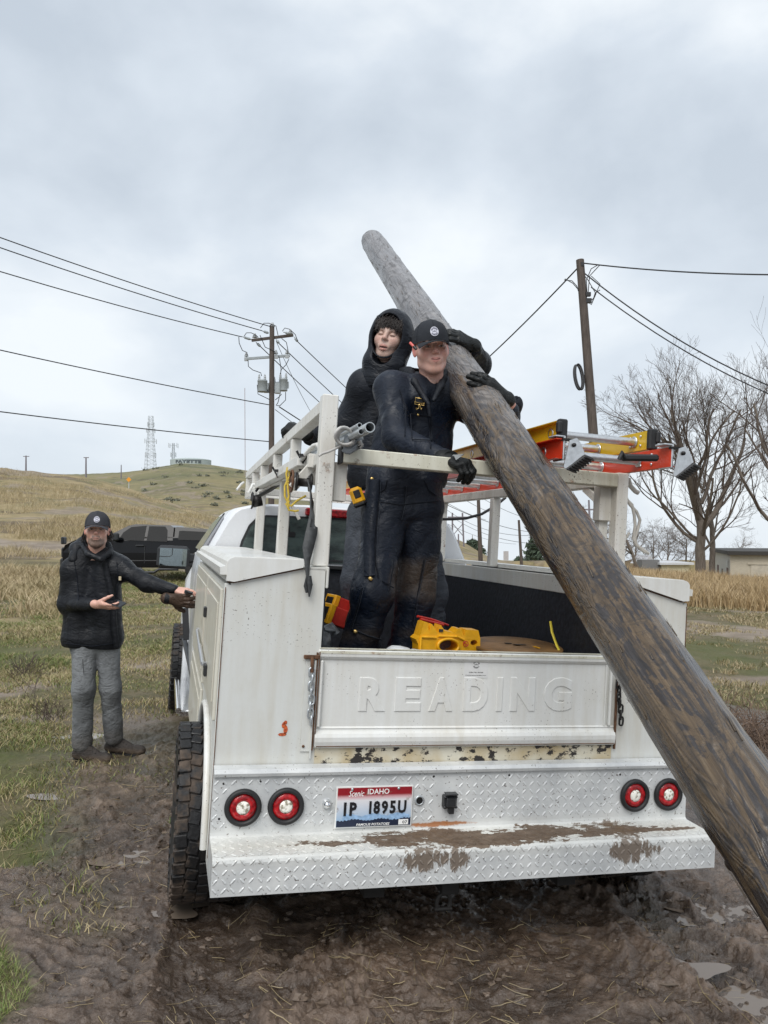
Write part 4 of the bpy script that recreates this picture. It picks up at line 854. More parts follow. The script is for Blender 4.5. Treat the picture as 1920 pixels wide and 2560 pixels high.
def arc_text(s,R,a0,a1,h,flip=False):
    out_=MB();n=len(s)
    for i,ch in enumerate(s):
        if ch==' ':continue
        a=a0+(a1-a0)*(i/(n-1));t=text_mb(ch,h,h*.02,0,.02);rot=a-math.pi/2 if not flip else a+math.pi/2
        out_=merge(out_,xf(t,Matrix.Translation((R*math.cos(a),R*math.sin(a),0))@Matrix.Rotation(rot,4,'Z')))
    return out_
def badge(R):
    r=R*.72;m=merge(arc_text('FREEDOM',r,math.radians(150),math.radians(30),R*.36),arc_text('ELECTRIC',r,math.radians(215),math.radians(325),R*.34,True))
    m.box((0,0,0),(R*1.15,R*.06,R*.02));m.box((0,R*.16,0),(R*.07,R*.2,R*.02));m.box((0,0,.00),(R*.8,R*.14,R*.01));return m
W_=sx1[0]-sx0[0];H_=sx0[2]-sx1[2]
obj('sticker_print',merge(front(badge(.0175),sc_[0],.2442,sc_[2]+H_*.20),front(text_mb('208-741-9338',.0046,.0001,0,.02,W_*.6),sc_[0],.2442,sc_[2]-H_*.21),front(text_mb('freedomelectricidaho.com',.0034,.0001,0,.02,W_*.86),sc_[0],.2442,sc_[2]-H_*.36)),blk,stk,TM)
# latch posts & chains
m=MB();m.box((.352,.2415,.62),(.050,.004,.37));m.box((.365,.236,.60),(.006,.012,.38));tp('latch_plate',m,M['paint2'],label='left latch plate with rusty edges')
m=MB();m.box((.348,.232,.803),(.062,.012,.016),bev=.003);m.tube([(.350,.225,.81),(.350,.222,.775),(.352,.222,.745)],.007,8);m.lathe([(.006,0),(.005,.004),(0,.005)],(.338,.24,.455),(0,-1,0),8);m.box((1.7085,.238,.63),(.006,.012,.4));m.box((.3722,.24,.63),(.006,.014,.38));tp('tailgate_latch',m,M['rust'])
def chain(x0,y0,z0,n,name,lb,m_,dx=0,s=.034):
    m=MB()
    for i in range(n):
        c=V3(x0+dx*i+.002*math.sin(i*2),y0,z0-i*s*.78);a=math.radians(78 if i%2 else 12)+.2*math.sin(i);u=V3(math.cos(a),math.sin(a),0);pts=[]
        for t in np.linspace(0,2*math.pi,16,endpoint=False):
            pts.append(c+u*.0105*math.cos(t)+ez*(.0085*np.sign(math.sin(t))+.0105*math.sin(t)))
        m.tube(pts,.0042,6,closed=True)
    return tp(name,m,m_,label=lb)
chain(.350,.222,.745,8,'safety_chain','left rusty tailgate chain',M['galv'],.001)
cc=on(1544,1722,1,.225);chain(cc[0],.222,cc[2]+.02,7,'safety_chain','right black tailgate chain beside the pole',M['dark'],.004)
# ladder rack
rk=MB();rk.beam((.37,.31,1.157),(.37,.31,1.851),.066,.06,(0,1,0),.004);R1=tp('rack_post',rk,M['rackp'],label='tall left rear rack post')
rk=MB();rk.beam((.37,.34,1.811),(.37,3.52,1.748),.055,.055,bev=.004);tp('rack_rail',rk,M['rackp'],label='raised left top rail of the rack')
for i,y_ in enumerate((1.14,1.82,2.47,3.0,3.49)):
    rk=MB();zt_=1.812-(y_-.3)*.0197;rk.beam((.37,y_,zt_-.03),(.37,y_,1.605 if y_<3.2 else 1.56),.05,.05,(0,1,0),.003);tp('rack_upright',rk,M['rackp'])
rk=MB();rk.beam((.37,.34,1.595),(.37,3.49,1.585),.052,.05,bev=.004);tp('rack_rail',rk,M['rackp'],label='lower left rail of the rack')
rk=MB();rk.beam((.315,.55,1.600),(.315,2.28,1.590),.045,.045,bev=.003);tp('winch_track',rk,M['rackp'])
for y_ in(1.42,2.55):
    rk=MB();rk.beam((.37,y_,1.15),(.37,y_,1.572),.056,.056,(0,1,0),.004);tp('rack_post',rk,M['rackp'],label='left rack post %s'%('nearest the rear post' if y_<2 else 'standing near the cab'))
rk=MB();rk.box((.440,.36,1.505),(.054,.06,.16),bev=.003);tp('bar_receiver',rk,M['rackp'],label='left receiver box hanging under the rear bar')
rk=MB();rk.box((1.677,.36,1.503),(.078,.06,.158),bev=.003);rk.beam((1.674,.375,1.17),(1.674,.375,1.43),.045,.045,(0,1,0));tp('bar_receiver',rk,M['rackp'],label='right receiver box under the bar end')
rk=MB();rk.beam((.430,.300,1.610),(1.69,.300,1.606),.055,.062,bev=.004);tp('rear_bar',rk,M['rackold'])
m=MB();m.box((.428,.300,1.610),(.012,.062,.070),bev=.003);tp('bar_end_cap',m,M['black'])
rk=MB();rk.beam((1.721,.31,1.165),(1.721,.31,1.642),.056,.06,(0,1,0),.004);tp('rack_post',rk,M['rackp'],label='right rear rack post')
rk=MB();rk.beam((1.721,.34,1.612),(1.721,3.5,1.618),.05,.052,bev=.004);rk.beam((1.721,.36,1.47),(1.721,.60,1.592),.04,.04);rk.beam((1.721,2.62,1.595),(1.721,2.80,1.19),.04,.04);tp('rack_rail',rk,M['rackp'],label='right rail of the rack under the ladders')
for y_ in(1.70,2.66): rk=MB();rk.beam((1.721,y_,1.165),(1.721,y_,1.588),.052,.05,(0,1,0),.003);tp('rack_post',rk,M['rackp'],label='right rack post %s'%('in the middle' if y_<2 else 'near the cab'))
for y_,z_ in((2.66,1.575),(3.48,1.600)): rk=MB();rk.beam((.40,y_,z_),(1.695,y_,z_),.045,.045,bev=.003);tp('rack_crossbar',rk,M['rackp'])
# support of front crossbar on the cab roof side
rk=MB();rk.beam((.37,2.86,1.585),(.40,2.70,1.20),.03,.03);rk.beam((.56,2.68,1.56),(.66,2.68,1.40),.022,.02,(0,1,0));tp('rack_brace',rk,M['rackp'])
# white bent tube and hooks on the left
m=MB();q=lambda x,y,a=0,c=.30:on(560+x*.2411,960+y*.2411,a,c)
m.tube([q(800,785,1,.55),q(870,700,1,.50),q(930,640,1,.45),q(970,628,1,.42),q(1000,670,1,.40),q(1005,760,1,.40)],.010,8);tp('bent_tube',m,M['paint'])
m=MB();m.tube([on(609,1206,1,3.4),on(603,1210,1,3.35),on(592,1224,1,3.3)],.009,6);m.tube([on(643,1212,1,2.7),on(632,1211,1,2.7),on(622,1232,1,2.7)],.012,6);tp('rack_hook',m,M['paint'])
# ratchet winch + bracket
wc=on(758,1205,1,.50)
m=MB();m.lathe([(.0,-.035),(.040,-.035),(.040,-.026),(.020,-.026),(.020,.026),(.040,.026),(.040,.035),(0,.035)],wc,(1,0,0),24);wn=tp('strap_winch',m,M['dark'],label='dark winch drum near the rear post')
m=MB();m.tube([wc+V3(.0,.045*math.cos(t),.045*math.sin(t))+V3(-.05,0,0) for t in np.linspace(0,6.28,20,endpoint=False)],.005,6,closed=True);m.lathe([(0,-.052),(.022,-.052),(.022,-.045),(.014,-.045)],wc,(1,0,0),10);obj('drum_ring',m,M['rust'],T,TM)
m=MB();p0=on(783,1165,1,.48);m.beam(p0+V3(.01,0,.02),wc+V3(-.045,0,-.03),.012,.04,(1,0,0));m.beam(p0+V3(.03,0,.02),wc+V3(.045,0,-.01),.008,.04,(1,0,0));m.box(p0+V3(0,0,.02),(.05,.05,.06),bev=.003);obj('winch_bracket',m,M['rackp'],T,TM)
w2=on(642,1252,1,2.2);m=MB();m.lathe([(0,-.03),(.038,-.03),(.038,.03),(0,.03)],w2,(1,0,.3),16);m.tube([w2+V3(-.03,.05*math.cos(t),.05*math.sin(t)) for t in np.linspace(0,5,16)],.006,6);m.tube([on(650,1238,1,2.1),on(675,1225,1,2.0),on(700,1208,1,1.7)],.012,6);m.tube([on(640,1228,1,2.2),on(655,1208,1,2.15),on(680,1190,1,2.0)],.008,6);tp('strap_winch',m,M['dark'],label='dark winch hook at the far end of the track')
strapM=plain('webbing',(.045,.048,.05),.6,var=.3,sc=60,bump=.2)
def ribbon(pts,w,dirs,th=.0025):
    pts=np.array(pts,float);mb=MB();t=np.gradient(pts,axis=0);t/=np.linalg.norm(t,axis=1)[:,None];w=np.broadcast_to(w,(len(pts),));R=[]
    for i in range(len(pts)):
        d=np.asarray(dirs[i] if np.ndim(dirs)>1 else dirs,float);d=nrm(d-t[i]*(d@t[i]));n_=np.cross(t[i],d)
        R.append([pts[i]-d*w[i]/2-n_*th,pts[i]+d*w[i]/2-n_*th,pts[i]+d*w[i]/2+n_*th,pts[i]-d*w[i]/2+n_*th])
    mb.loft(R,True);return mb
sp=[(772,1205,.45),(778,1240,.4),(785,1290,.30),(779,1330,.26),(770,1370,.25),(768,1400,.235),(769,1440,.222),(767,1465,.222),(768,1482,.222)]
pts=[on(a,b_,1,c_) for a,b_,c_ in sp];dr=[nrm([math.cos(a),math.sin(a),0]) for a in(1.2,1.3,.8,.2,.1,.6,1.0,.6,.2)]
m=ribbon(pts,[.03,.03,.045,.048,.045,.03,.022,.03,.012],dr);m2=ribbon([on(772,1440,1,.22),on(775,1462,1,.219),on(773,1492,1,.22)],[.02,.022,.004],(1,.3,0))
tag(obj('hanging_strap',merge(m,m2),strapM,None,TM),'black twisted webbing strap hanging frayed from the winch beside the rear rack post','strap')
for (a,b_,y_) in((758,1140,.55),(695,1178,1.2),(751,1160,.7)): tie=MB();c1=on(a,b_,1,y_);tie.tube([c1+V3(-.03,0,.02),c1+V3(0,0,-.03),c1+V3(.03,0,.025)],.006,5);tie.box(c1+V3(0,-.02,.0),(.04,.03,.012));tp('tie_wrap',tie,M['black'])
# cab
def hw(z): return float(np.interp(z,[-.1,.3,.8,.95,1.08,1.12,1.367,1.43,1.46,1.485,1.50],[1.0,1.03,1.035,1.03,1.01,1.0,.871,.83,.79,.70,.58]))
def cabring(y,top,ins_=0,zb=-.05):
    zs=[zb,.3,.8,.95,1.08,1.367,1.43,1.46,1.485,1.50];zs=[min(z,1.08+(z-1.08)*max((top-1.08)/.435,.001)) if z>1.08 else z for z in zs];L0=[1.0,1.03,1.035,1.03,1.01,.871,.83,.79,.70,.58]
    r=[(CXT-(w-ins_),y,z) for w,z in zip(L0,zs)]+[(CXT-.3,y,zs[-1]+.012),(CXT+.3,y,zs[-1]+.012)]
    return r+[(2*CXT-x_,y,z) for x_,y,z in r[:10][::-1]]
m=MB();m.loft([cabring(2.80,1.50,.03),cabring(2.83,1.515,.008),cabring(3.1,1.53),cabring(4.0,1.53),cabring(4.25,1.50),cabring(4.9,1.10,.02)]);cab=tp('cab',m,M['cabp'])
def ringh(y,top,w): return [(CXT-w,y,.0),(CXT-w-.02,y,.4),(CXT-w,y,.8),(CXT-w+.06,y,top-.06),(CXT-w+.18,y,top),(CXT+w-.18,y,top),(CXT+w-.06,y,top-.06),(CXT+w,y,.8),(CXT+w+.02,y,.4),(CXT+w,y,.0)]
m=MB();m.loft([ringh(4.86,1.05,1.05),ringh(5.3,1.0,1.05),ringh(5.75,.93,1.0),ringh(5.85,.85,.95)]);tp('hood',m,M['cabp'])
glc=NB('cab_rear_glass');glc.set(col=glc.ramp(glc.noise(6,4,.6,(1,1,2.5)),(.35,(.018,.026,.026)),(.6,(.06,.085,.08))),rough=.08,spec=.7);glc.bump(glc.noise(120,3,.6,(1,1,2.)),.35,.004)
wp=[(.265,1.10),(.29,1.22),(.335,1.33),(.385,1.385),(.45,1.405),(.9,1.418),(1.15,1.418),(1.60,1.405),(1.665,1.385),(1.715,1.33),(1.76,1.22),(1.785,1.10)]
def rearp(poly,y,t=.008): 
    m=MB();m.prism(poly,lambda p,k:(p[0],y+k,p[1]),0,t);return m
tp('window_seal',rearp([(CXT+(a-CXT)*1.02,1.08+(z-1.08)*1.045 if z>1.1 else z) for a,z in wp],2.790),M['blackp'],cab)
rw=tp('rear_window',rearp(wp,2.786),glc.m,cab)
m=MB();m.box((.80,2.783,1.26),(.018,.006,.30));m.box((1.25,2.783,1.26),(.018,.006,.30));m.box((CXT,2.783,1.12),(1.5,.006,.012));obj('window_divider',m,M['blackp'],cab,TM)
m=MB();m.box((.60,2.781,1.293),(.105,.004,.036),bev=.0015);m.box((.61,2.781,1.33),(.01,.003,.04));obj('interior_mirror',m,plain('mirror_back',(.006,.006,.007),.5),cab,TM)
m=MB();m.box((CXT,2.775,1.462),(.62,.05,.058),bev=.01);bl=tp('brake_light',m,red.m,cab)
m=MB();m.box((.86,2.748,1.452),(.05,.004,.04));m.box((1.19,2.748,1.452),(.05,.004,.04));obj('cargo_lamp',m,clr.m,bl,TM)
# side windows
swg=NB('green_side_glass');swg.set(col=(.20,.29,.27),rough=.08);swd=NB('dark_side_glass');swd.set(col=swd.ramp(swd.noise(60,3),(.4,(.10,.10,.115)),(.6,(.2,.2,.22))),rough=.3)
def sidepn(poly,mm,name,off=.006):
    mb=MB();n=len(poly);P0=[(CXT-hw(z)-off,y,z) for y,z in poly];P1=[(CXT-hw(z)+.01,y,z) for y,z in poly]
    mb.add(P0+P1,[tuple(range(n)),tuple(range(2*n-1,n-1,-1))]+[(i,i+n,(i+1)%n+n,(i+1)%n) for i in range(n)]);tp(name,mb,mm,cab)
sidepn([(3.0,1.13),(3.04,1.38),(3.38,1.41),(3.45,1.13)],swd.m,'side_window');sidepn([(3.52,1.13),(3.50,1.41),(3.95,1.41),(4.25,1.36),(4.55,1.13)],swg.m,'side_window')
sidepn([(3.45,1.10),(3.44,1.43),(3.50,1.43),(3.52,1.10)],M['blackp'],'window_pillar',.012)
m=MB();hc=on(486,1508,1,3.35);m.lathe([(0,-.07),(.018,-.055),(.024,0),(.018,.055),(0,.07)],hc+V3(.01,.03,0),(0,1,0),14);tp('door_handle',m,M['chrome'],cab)
m=MB();m.beam(on(463,1520,1,3.75),on(466,1600,1,3.7),.05,.02,(0,1,0));m.tube([on(461,1600,1,3.9),on(474,1655,1,3.5),on(482,1692,1,3.2)],.022,8);tp('side_trim',m,M['blackp'],cab)
m=MB();m.beam((-.0,2.95,-.02),(-.0,4.15,-.02),.14,.05,bev=.01);m.tube([(-.07,2.95,.0),(-.07,4.15,.0)],.022,8);tp('running_board',m,M['chrome'])
m=MB();m.tube([(.0,4.67+.47*math.cos(a),.04+.47*math.sin(a)) for a in np.linspace(-.1,math.pi+.1,24)],.035,8);tp('fender_flare',m,M['cabp'])
# tow mirror
mc=(P(394,1362,0)+0);a0=on(394,1362,1,4.3);a1=on(472,1424,1,4.3);cx_,cz_=(a0[0]+a1[0])/2,(a0[2]+a1[2])/2;w_,h_=abs(a1[0]-a0[0]),abs(a0[2]-a1[2])
m=MB();m.box((cx_,4.34,cz_),(w_,.09,h_),bev=.03);m.box((cx_-.01,4.40,cz_),(w_*.85,.07,h_*.8),bev=.03);mr=tp('tow_mirror',m,M['blackp'])
m=MB();m.beam((cx_+w_*.3,4.36,cz_+.0),(.07,4.36,cz_+.0),.06,.075,bev=.01);m.beam((cx_+w_*.3,4.36,cz_-.05),(.07,4.36,cz_-.06),.05,.04,bev=.01);tp('mirror_arm',m,M['blackp'],mr)
mg=NB('mirror_glass');mg.set(col=(.30,.35,.36),rough=.03,metal=1.);m=MB();m.box((cx_,4.292,cz_),(w_*.82,.006,h_*.76),bev=.002);tp('mirror_glass',m,mg.m,mr)
m=MB();m.tube([(cx_-w_*.43,4.288,cz_+h_*.02),(cx_-w_*.12,4.288,cz_+h_*.02),(cx_-w_*.04,4.288,cz_+h_*.10),(cx_-w_*.04,4.288,cz_+h_*.4)],.004,6);obj('spot_mirror_rim',m,M['blackp'],mr,TM)
# wheels
tm_=NB('muddy_tyre');tn=tm_.noise(6,5,.65);tm_.set(col=tm_.mix(tm_.ramp(tn,(.50,0.),(.60,1.)),(.010,.010,.011),tm_.ramp(tm_.noise(30,4),(.3,(.04,.028,.02)),(.7,(.11,.082,.062)))),rough=tm_.ramp(tn,(.4,.38),(.6,.8)));tm_.bump(tm_.noise(45,4,.7),.6,.006);tm_=tm_.m
def wheel(x0,x1,y_,z_,R,lb,side):
    c=V3((x0+x1)/2,y_,z_);hwd=(x1-x0)/2;m=MB();m.lathe([(.02,-.05),(.12,-.05),(.2,-.02),(.21,hwd*.75),(.235,hwd*.9),(.235,-hwd*.9),(.1,-hwd*.6),(0,-hwd*.6)],c,(side,0,0),32)
    w=tp('wheel',m,M['dark'],label=lb);m=MB();m.lathe([(.22,-hwd*.85),(.26,-hwd*.98),(R-.07,-hwd),(R-.028,-hwd*.95),(R-.012,-hwd*.82),(R-.012,hwd*.82),(R-.028,hwd*.95),(R-.07,hwd),(.26,hwd*.98),(.22,hwd*.85)],c,(1,0,0),72)
    N_=40
    for i in range(N_):
        for k,(xo,wd,ph) in enumerate(((-hwd*.80,hwd*.30,0),(-hwd*.42,hwd*.30,.5),(-.0,hwd*.30,0),(hwd*.42,hwd*.30,.5),(hwd*.80,hwd*.30,0))):
            a=2*math.pi*(i+ph)/N_;rd=V3(0,math.cos(a),math.sin(a));tg_=V3(0,-math.sin(a),math.cos(a));tw=.25 if k in(1,3) else -.1
            Mx=np.stack([nrm(ex+tg_*tw),nrm(tg_-ex*tw),rd],1);m.box(c+ex*xo+rd*(R-.009),(wd*1.22,.050,.012),Mx,.003)
    for i in range(N_):
        for s in(-1,1):
            a=2*math.pi*i/N_;rd=V3(0,math.cos(a),math.sin(a));tg_=V3(0,-math.sin(a),math.cos(a));m.box(c+ex*s*hwd*.985+rd*(R-.045),(.012,.03,.05),np.stack([ex,tg_,rd],1),.003)
    tp('tyre',m,tm_,w)
wheel(-.118,.135,.79,.040,.378,'left rear wheel caked in mud',-1);wheel(1.915,2.168,.79,.040,.378,'right rear wheel',1);wheel(-.115,.155,4.67,.035,.39,'left front wheel turned towards the man',-1);wheel(1.895,2.165,4.67,.035,.39,'right front wheel',1)
# underside
m=MB()
for x_ in(.62,1.43): m.box((x_,2.4,.0),(.08,4.6,.16))
m.tube([(.1,.79,.02),(.9,.79,.02),(.98,.79,.02),(1.07,.79,.02),(1.95,.79,.02)],[.045,.05,.14,.05,.045],12);m.box((CXT,1.8,.08),(1.3,1.9,.2));m.tube([(1.25,.5,.0),(1.25,2.5,.03)],.05,8);m.box((1.0,2.75,.05),(1.2,.1,.4));tp('chassis',m,plain('chassis_black',(.010,.009,.008),.8))
m=MB();m.box((.93,.25,-.055),(.07,.30,.07),bev=.004);m.box((.93,.30,-.04),(.5,.06,.06));m.tube([(.91+.028*math.cos(t),.12,-.125+.034*math.sin(t)) for t in np.linspace(-.6,3.74,16)],.008,8);m.tube([(.875,.12,-.15),(.945,.12,-.15)],.008,8);tp('tow_hitch',m,plain('hitch_dark',(.012,.011,.010),.7))
# ================= THINGS CARRIED ON THE RACK =================
orM=plain('orange_fibreglass',(.62,.045,.012),.35,var=.12,sc=6);yeM=plain('yellow_fibreglass',(.66,.42,.012),.35,var=.12,sc=6)
def ladder(name,lb,y0,y1,xl,xr,z0,hr,rm,rungy,feet,g=None,skew=0.):
    o=thing(name,lb,'ladder',TL((xl+xr)/2,y0,z0),g);
    for x_,s in((xl,1),(xr,-1)):
        m=MB();pr=[(0,0),(.030,0),(.030,.004),(.004,.004),(.004,hr-.004),(.030,hr-.004),(.030,hr),(0,hr)]
        m.prism(pr,lambda p,t:(x_+s*p[0]*-1+ (skew if s<0 else 0)*0,t,z0+p[1]),y0+(-skew if s<0 else 0),y1);obj('side_rail',m,rm,o,TM)
        m=MB()
        for i,yy in enumerate(np.arange(rungy,y1-.1,.305)): m.lathe([(.017,.0),(.025,.0),(.026,.004),(.017,.006)],(x_+(.001 if s>0 else -.001)-s*.0,yy,z0+hr/2),(s,0,0),14)
        for i,yy in enumerate(np.arange(rungy,y1-.1,.305)): m.lathe([(.017,-.002),(.024,-.002),(.024,-.005),(.016,-.006)],(x_-s*.0,yy,z0+hr/2),(s,0,0),14)
        obj('rung_collar',m,M['alu'],o,TM)
        m=MB()
        for yy in(y0+.06,y0+.14): m.lathe([(.006,.0),(.005,.003),(0,.004)],(x_+s*.003,yy,z0+hr*.25),(s,0,0),8);m.lathe([(.006,.0),(.005,.003),(0,.004)],(x_+s*.003,yy,z0+hr*.75),(s,0,0),8)
        obj('rivet',m,M['alu'],o,TM)
    for yy in np.arange(rungy,y1-.1,.305):
        m=MB();a=np.arange(24)*math.pi/12;r=.0172*(1+.04*np.cos(a*12));V=[]
        for x_ in(xl,xr): V+= [(x_,yy+r[i]*math.cos(a[i]),z0+hr/2+r[i]*math.sin(a[i])) for i in range(24)]
        m.add(V,[(i,(i+1)%24,24+(i+1)%24,24+i) for i in range(24)],True);obj('rung',m,M['alu'],o,TM)
    return o
ol=ladder('extension_ladder','orange extension ladder with swivel feet lying lowest on the right side of the rack',.04,4.7,1.285,1.740,1.647,.082,orM,.20,True,skew=.07)
yl=ladder('extension_ladder','yellow ladder section with black end caps lying on top of the orange ladder',.15,4.4,1.345,1.755,1.740,.082,yeM,.26,False)
for x_,s in((1.345,1),(1.755,-1)):
    m=MB();m.box((x_-s*.012,.145,1.781),(.042,.03,.092),bev=.006);m.box((x_-s*.03,.135,1.79),(.022,.03,.05),bev=.006);obj('end_cap',m,M['black'],yl,TM)
for x_,yy,lb in((1.285,.04,'left swivel foot'),(1.740,-.03,'right swivel foot')):
    m=MB();m.box((x_+.006,yy+.04,1.690),(.010,.09,.098),bev=.003);m.box((x_-.012,yy+.03,1.737),(.045,.07,.008),bev=.003)
    for k in range(4): m.box((x_+.013,yy+.04,1.655+k*.02),(.006,.09,.006),bev=.002)
    ft=obj('foot_bracket',m,M['alu'],ol,TM,lb)
    tri=[(.013,.030),(.030,.012),(.052,-.030),(-.030,-.098),(-.040,-.092),(-.018,.018)];BL=V3(x_+.026-.034,yy-.04,1.700-.096);RR_=V3(x_+.026+.052,yy-.04,1.700-.032);d2=V3(.060,.045,-.004);m=MB()
    m.prism(tri,lambda p,t:(x_+.026+p[0],yy-.042+t,1.700+p[1]),0,.005)
    obj('swivel_foot',m,M['alu'],ft,TM)
    dd=(RR_-BL)/np.linalg.norm(RR_-BL);n_=nrm(np.cross(dd,d2));n_=n_ if n_[2]<0 else -n_;m=MB();V=[BL,RR_,RR_+d2,BL+d2];m.add(V+[v+n_*.010 for v in V],[(0,1,2,3),(7,6,5,4),(0,4,5,1),(1,5,6,2),(2,6,7,3),(3,7,4,0)])
    for k in range(8): q=BL+(RR_-BL)*(k+.5)/8+n_*.013;m.beam(q,q+d2,.007,.009,tuple(n_),bev=.001)
    obj('rubber_tread',m,M['black'],ft,TM)
    m=MB();m.lathe([(.009,0),(.008,.01),(0,.012)],(x_+.026,yy-.040,1.700),(0,-1,0),10);m.box((x_+.065,yy+.02,1.675),(.03,.03,.05),bev=.004);m.box((x_+.02,yy,1.725),(.05,.02,.01));obj('pivot_bolt',m,M['dark'],ft,TM)
m=MB();m.beam((1.545,.02,1.672),(1.70,.0,1.682),.035,.028,bev=.008);m.tube([(1.545,.0,1.672),(1.53,-.005,1.69),(1.52,-.0,1.66)],.009,6);obj('rung_lock',m,M['black'],ol,TM)
m=MB();aa=on(1490,1095,1,.9);m.box((1.68,1.1,1.86),(.16,.5,.05),np.array(Matrix.Rotation(.12,3,'X')),.01);tag(obj('white_bracket_box',m,M['rackp'],None,TM),'weathered white box section standing behind the yellow ladder','bracket')
# flapping cord ends at right
m=MB();Q1=lambda l:[on(a,b_,1,.32) for a,b_ in l];m.tube(Q1([(1570,1196),(1576,1215),(1588,1228),(1596,1232)]),.011,7);tag(obj('cord_end',m,plain('old_cord',(.52,.49,.44),.7),None,TM),'short stub of dirty white cord on the right rack post','cord')
m=MB();m.tube(Q1([(1566,1245),(1575,1262),(1592,1280),(1600,1300),(1595,1322),(1587,1345),(1592,1365),(1605,1372),(1622,1385)]),.007,6);m.tube(Q1([(1566,1248),(1580,1262),(1586,1290),(1588,1315),(1583,1345),(1590,1362),(1612,1381)]),.007,6);m.tube(Q1([(1573,1332),(1562,1350),(1556,1372),(1554,1400),(1560,1412)]),.006,6);tag(obj('dangling_cord',m,plain('old_cord2',(.50,.47,.42),.7),None,TM),'dirty white cord dangling in loops off the right rack post','cord')
# black cable behind the bar
m=MB();m.tube([on(a,b_,1,2.3) for a,b_ in((1100,1298),(1130,1298),(1165,1296),(1205,1285),(1240,1264),(1264,1244))],.010,7);tag(obj('black_cable',m,M['black'],None,TM),'black cable drooping along the right rail behind the workers','cable')
# conduit bundle
cb=thing('conduit_bundle','three galvanised conduit pipes tied to the left rear rack post','pipe bundle',TL(.43,.0,1.66))
def pipe(px,py,yy,r,lb):
    a=on(px,py,1,yy);m=MB();bq=a+V3(-.035,1.9,-.02);m.tube([a,bq],r,20,cap=False);m.tube([a+V3(0,.001,0),bq],r*.82,20,cap=False);m.lathe([(r*.82,0),(r,0)],a,(0,-1,0),20);obj('pipe',m,M['galv'],cb,TM,lb)
pipe(925,1068,.02,.020,'widest pipe on the right');pipe(899,1063,.12,.0098,'thin upper pipe');pipe(903,1079,.06,.0115,'thin lower pipe')
m=MB()
for k in range(3):
    c1=on(862+k*3,1090+k*2,1,.20+.02*k);m.tube([c1+V3(.042*math.cos(t),.01*math.sin(2*t)+.02*math.cos(t),.034*math.sin(t)) for t in np.linspace(0,6.28,18,endpoint=False)],.0065,6,closed=True)
m.tube([on(a,b_,1,.22) for a,b_ in((852,1115),(838,1122),(820,1130),(806,1134),(797,1140))],.0055,6);m.tube([on(a,b_,1,.22) for a,b_ in((898,1102),(902,1112),(897,1120),(905,1108))],.009,6)
tag(obj('lashing_cord',m,plain('grey_cord',(.48,.47,.45),.7,bump=.2),None,TM),'grey cord lashing the conduit pipes to the post','cord')
m=MB();cp=on(872,1110,1,.24);
for k in range(5): m.tube([cp+V3(rs.normal()*.02,0,.03),cp+V3(rs.normal()*.02,-.01,0),cp+V3(rs.normal()*.02+.01,0,-.035)],.011,6)
tag(obj('rag',m,cloth('grey_rag',(.22,.24,.26)),None,TM),'crumpled grey rag tucked beneath the tied pipes','rag')
# yellow rope
m=MB();R=lambda l:[on(a,b_,1,.84) for a,b_ in l];ye2=plain('yellow_rope',(.62,.45,.06),.6,bump=.3,sc=60)
m.tube(R([(719,1168),(716,1185),(718,1205),(722,1240),(717,1262),(722,1275),(738,1278),(747,1276)]),.0055,6);m.tube(R([(722,1168),(724,1190),(712,1215),(712,1240),(722,1262),(728,1265),(742,1252),(765,1239)]),.0055,6);m.tube(R([(717,1206),(728,1203),(722,1213),(716,1211)]),.006,6);m.tube(R([(714,1248),(724,1254),(714,1260),(724,1266)]),.006,6)
tag(obj('yellow_rope',m,ye2,None,TM),'knotted yellow rope tied around the left rack rail','rope')
# ================= THINGS IN THE BED =================
redp=plain('red_plastic',(.50,.03,.02),.4,var=.2);yelp=plain('yellow_plastic',(.80,.40,.01),.38,var=.15,bump=.1)
dq=nrm([.93,.2,-.30]);nq=nrm(np.cross(dq,(0,1.,0)))
def levelbox(px,py,y_,L,h,lb):
    a=on(px,py,1,y_);u=np.array([.92,.25,-.30]);u=nrm(u);v=nrm(np.cross(u,(0,0,1.)));w=np.cross(v,u);Mx=np.stack([u,v,w],1)
    o=thing('red_case',lb,'case',TL(*a),'red cases with yellow ends');m=MB();m.box(a+u*L/2,(L,.10,h),Mx,.006);obj('case_body',m,redp,o,TM);m=MB();m.box(a-u*.012,(.03,.108,h*1.1),Mx,.004);obj('end_cap',m,yelp,o,TM);m=MB();m.box(a-u*.0285,(.004,.07,h*.7),Mx,.001);obj('end_slot',m,M['dark'],o,TM)
levelbox(834,1508,1.15,.26,.075,'upper red case with a yellow end leaning behind the front worker');levelbox(822,1535,1.05,.26,.092,'lower red case with a yellow end leaning behind the front worker')
# yellow moulded tray (reel carrier)
o=thing('yellow_carrier','yellow moulded plastic wire carrier with a round hole resting behind the tailgate','carrier',TL(1.02,.55,.76))
pa=on(1062,1562,1,.52);pb=on(1200,1583,1,.62)
def Yq(px,py): 
    t=(px-1045)/(1200-1045);return on(px,py,1,.50+.10*t)
outl=[(1040,1598),(1050,1590),(1060,1556),(1068,1556),(1073,1580),(1080,1560),(1088,1572),(1096,1584),(1103,1563),(1112,1577),(1128,1580),(1137,1582),(1146,1572),(1153,1572),(1160,1590),(1166,1574),(1196,1576),(1201,1598),(1200,1632),(1046,1632),(1046,1612)]
fc=np.array([Yq(a,b_) for a,b_ in outl]);hole=[(1120+24*math.cos(t),1615+16*math.sin(t)) for t in np.linspace(0,2*math.pi,20,endpoint=False)];hc_=np.array([Yq(a,b_) for a,b_ in hole])
import mathutils
from mathutils.geometry import tessellate_polygon
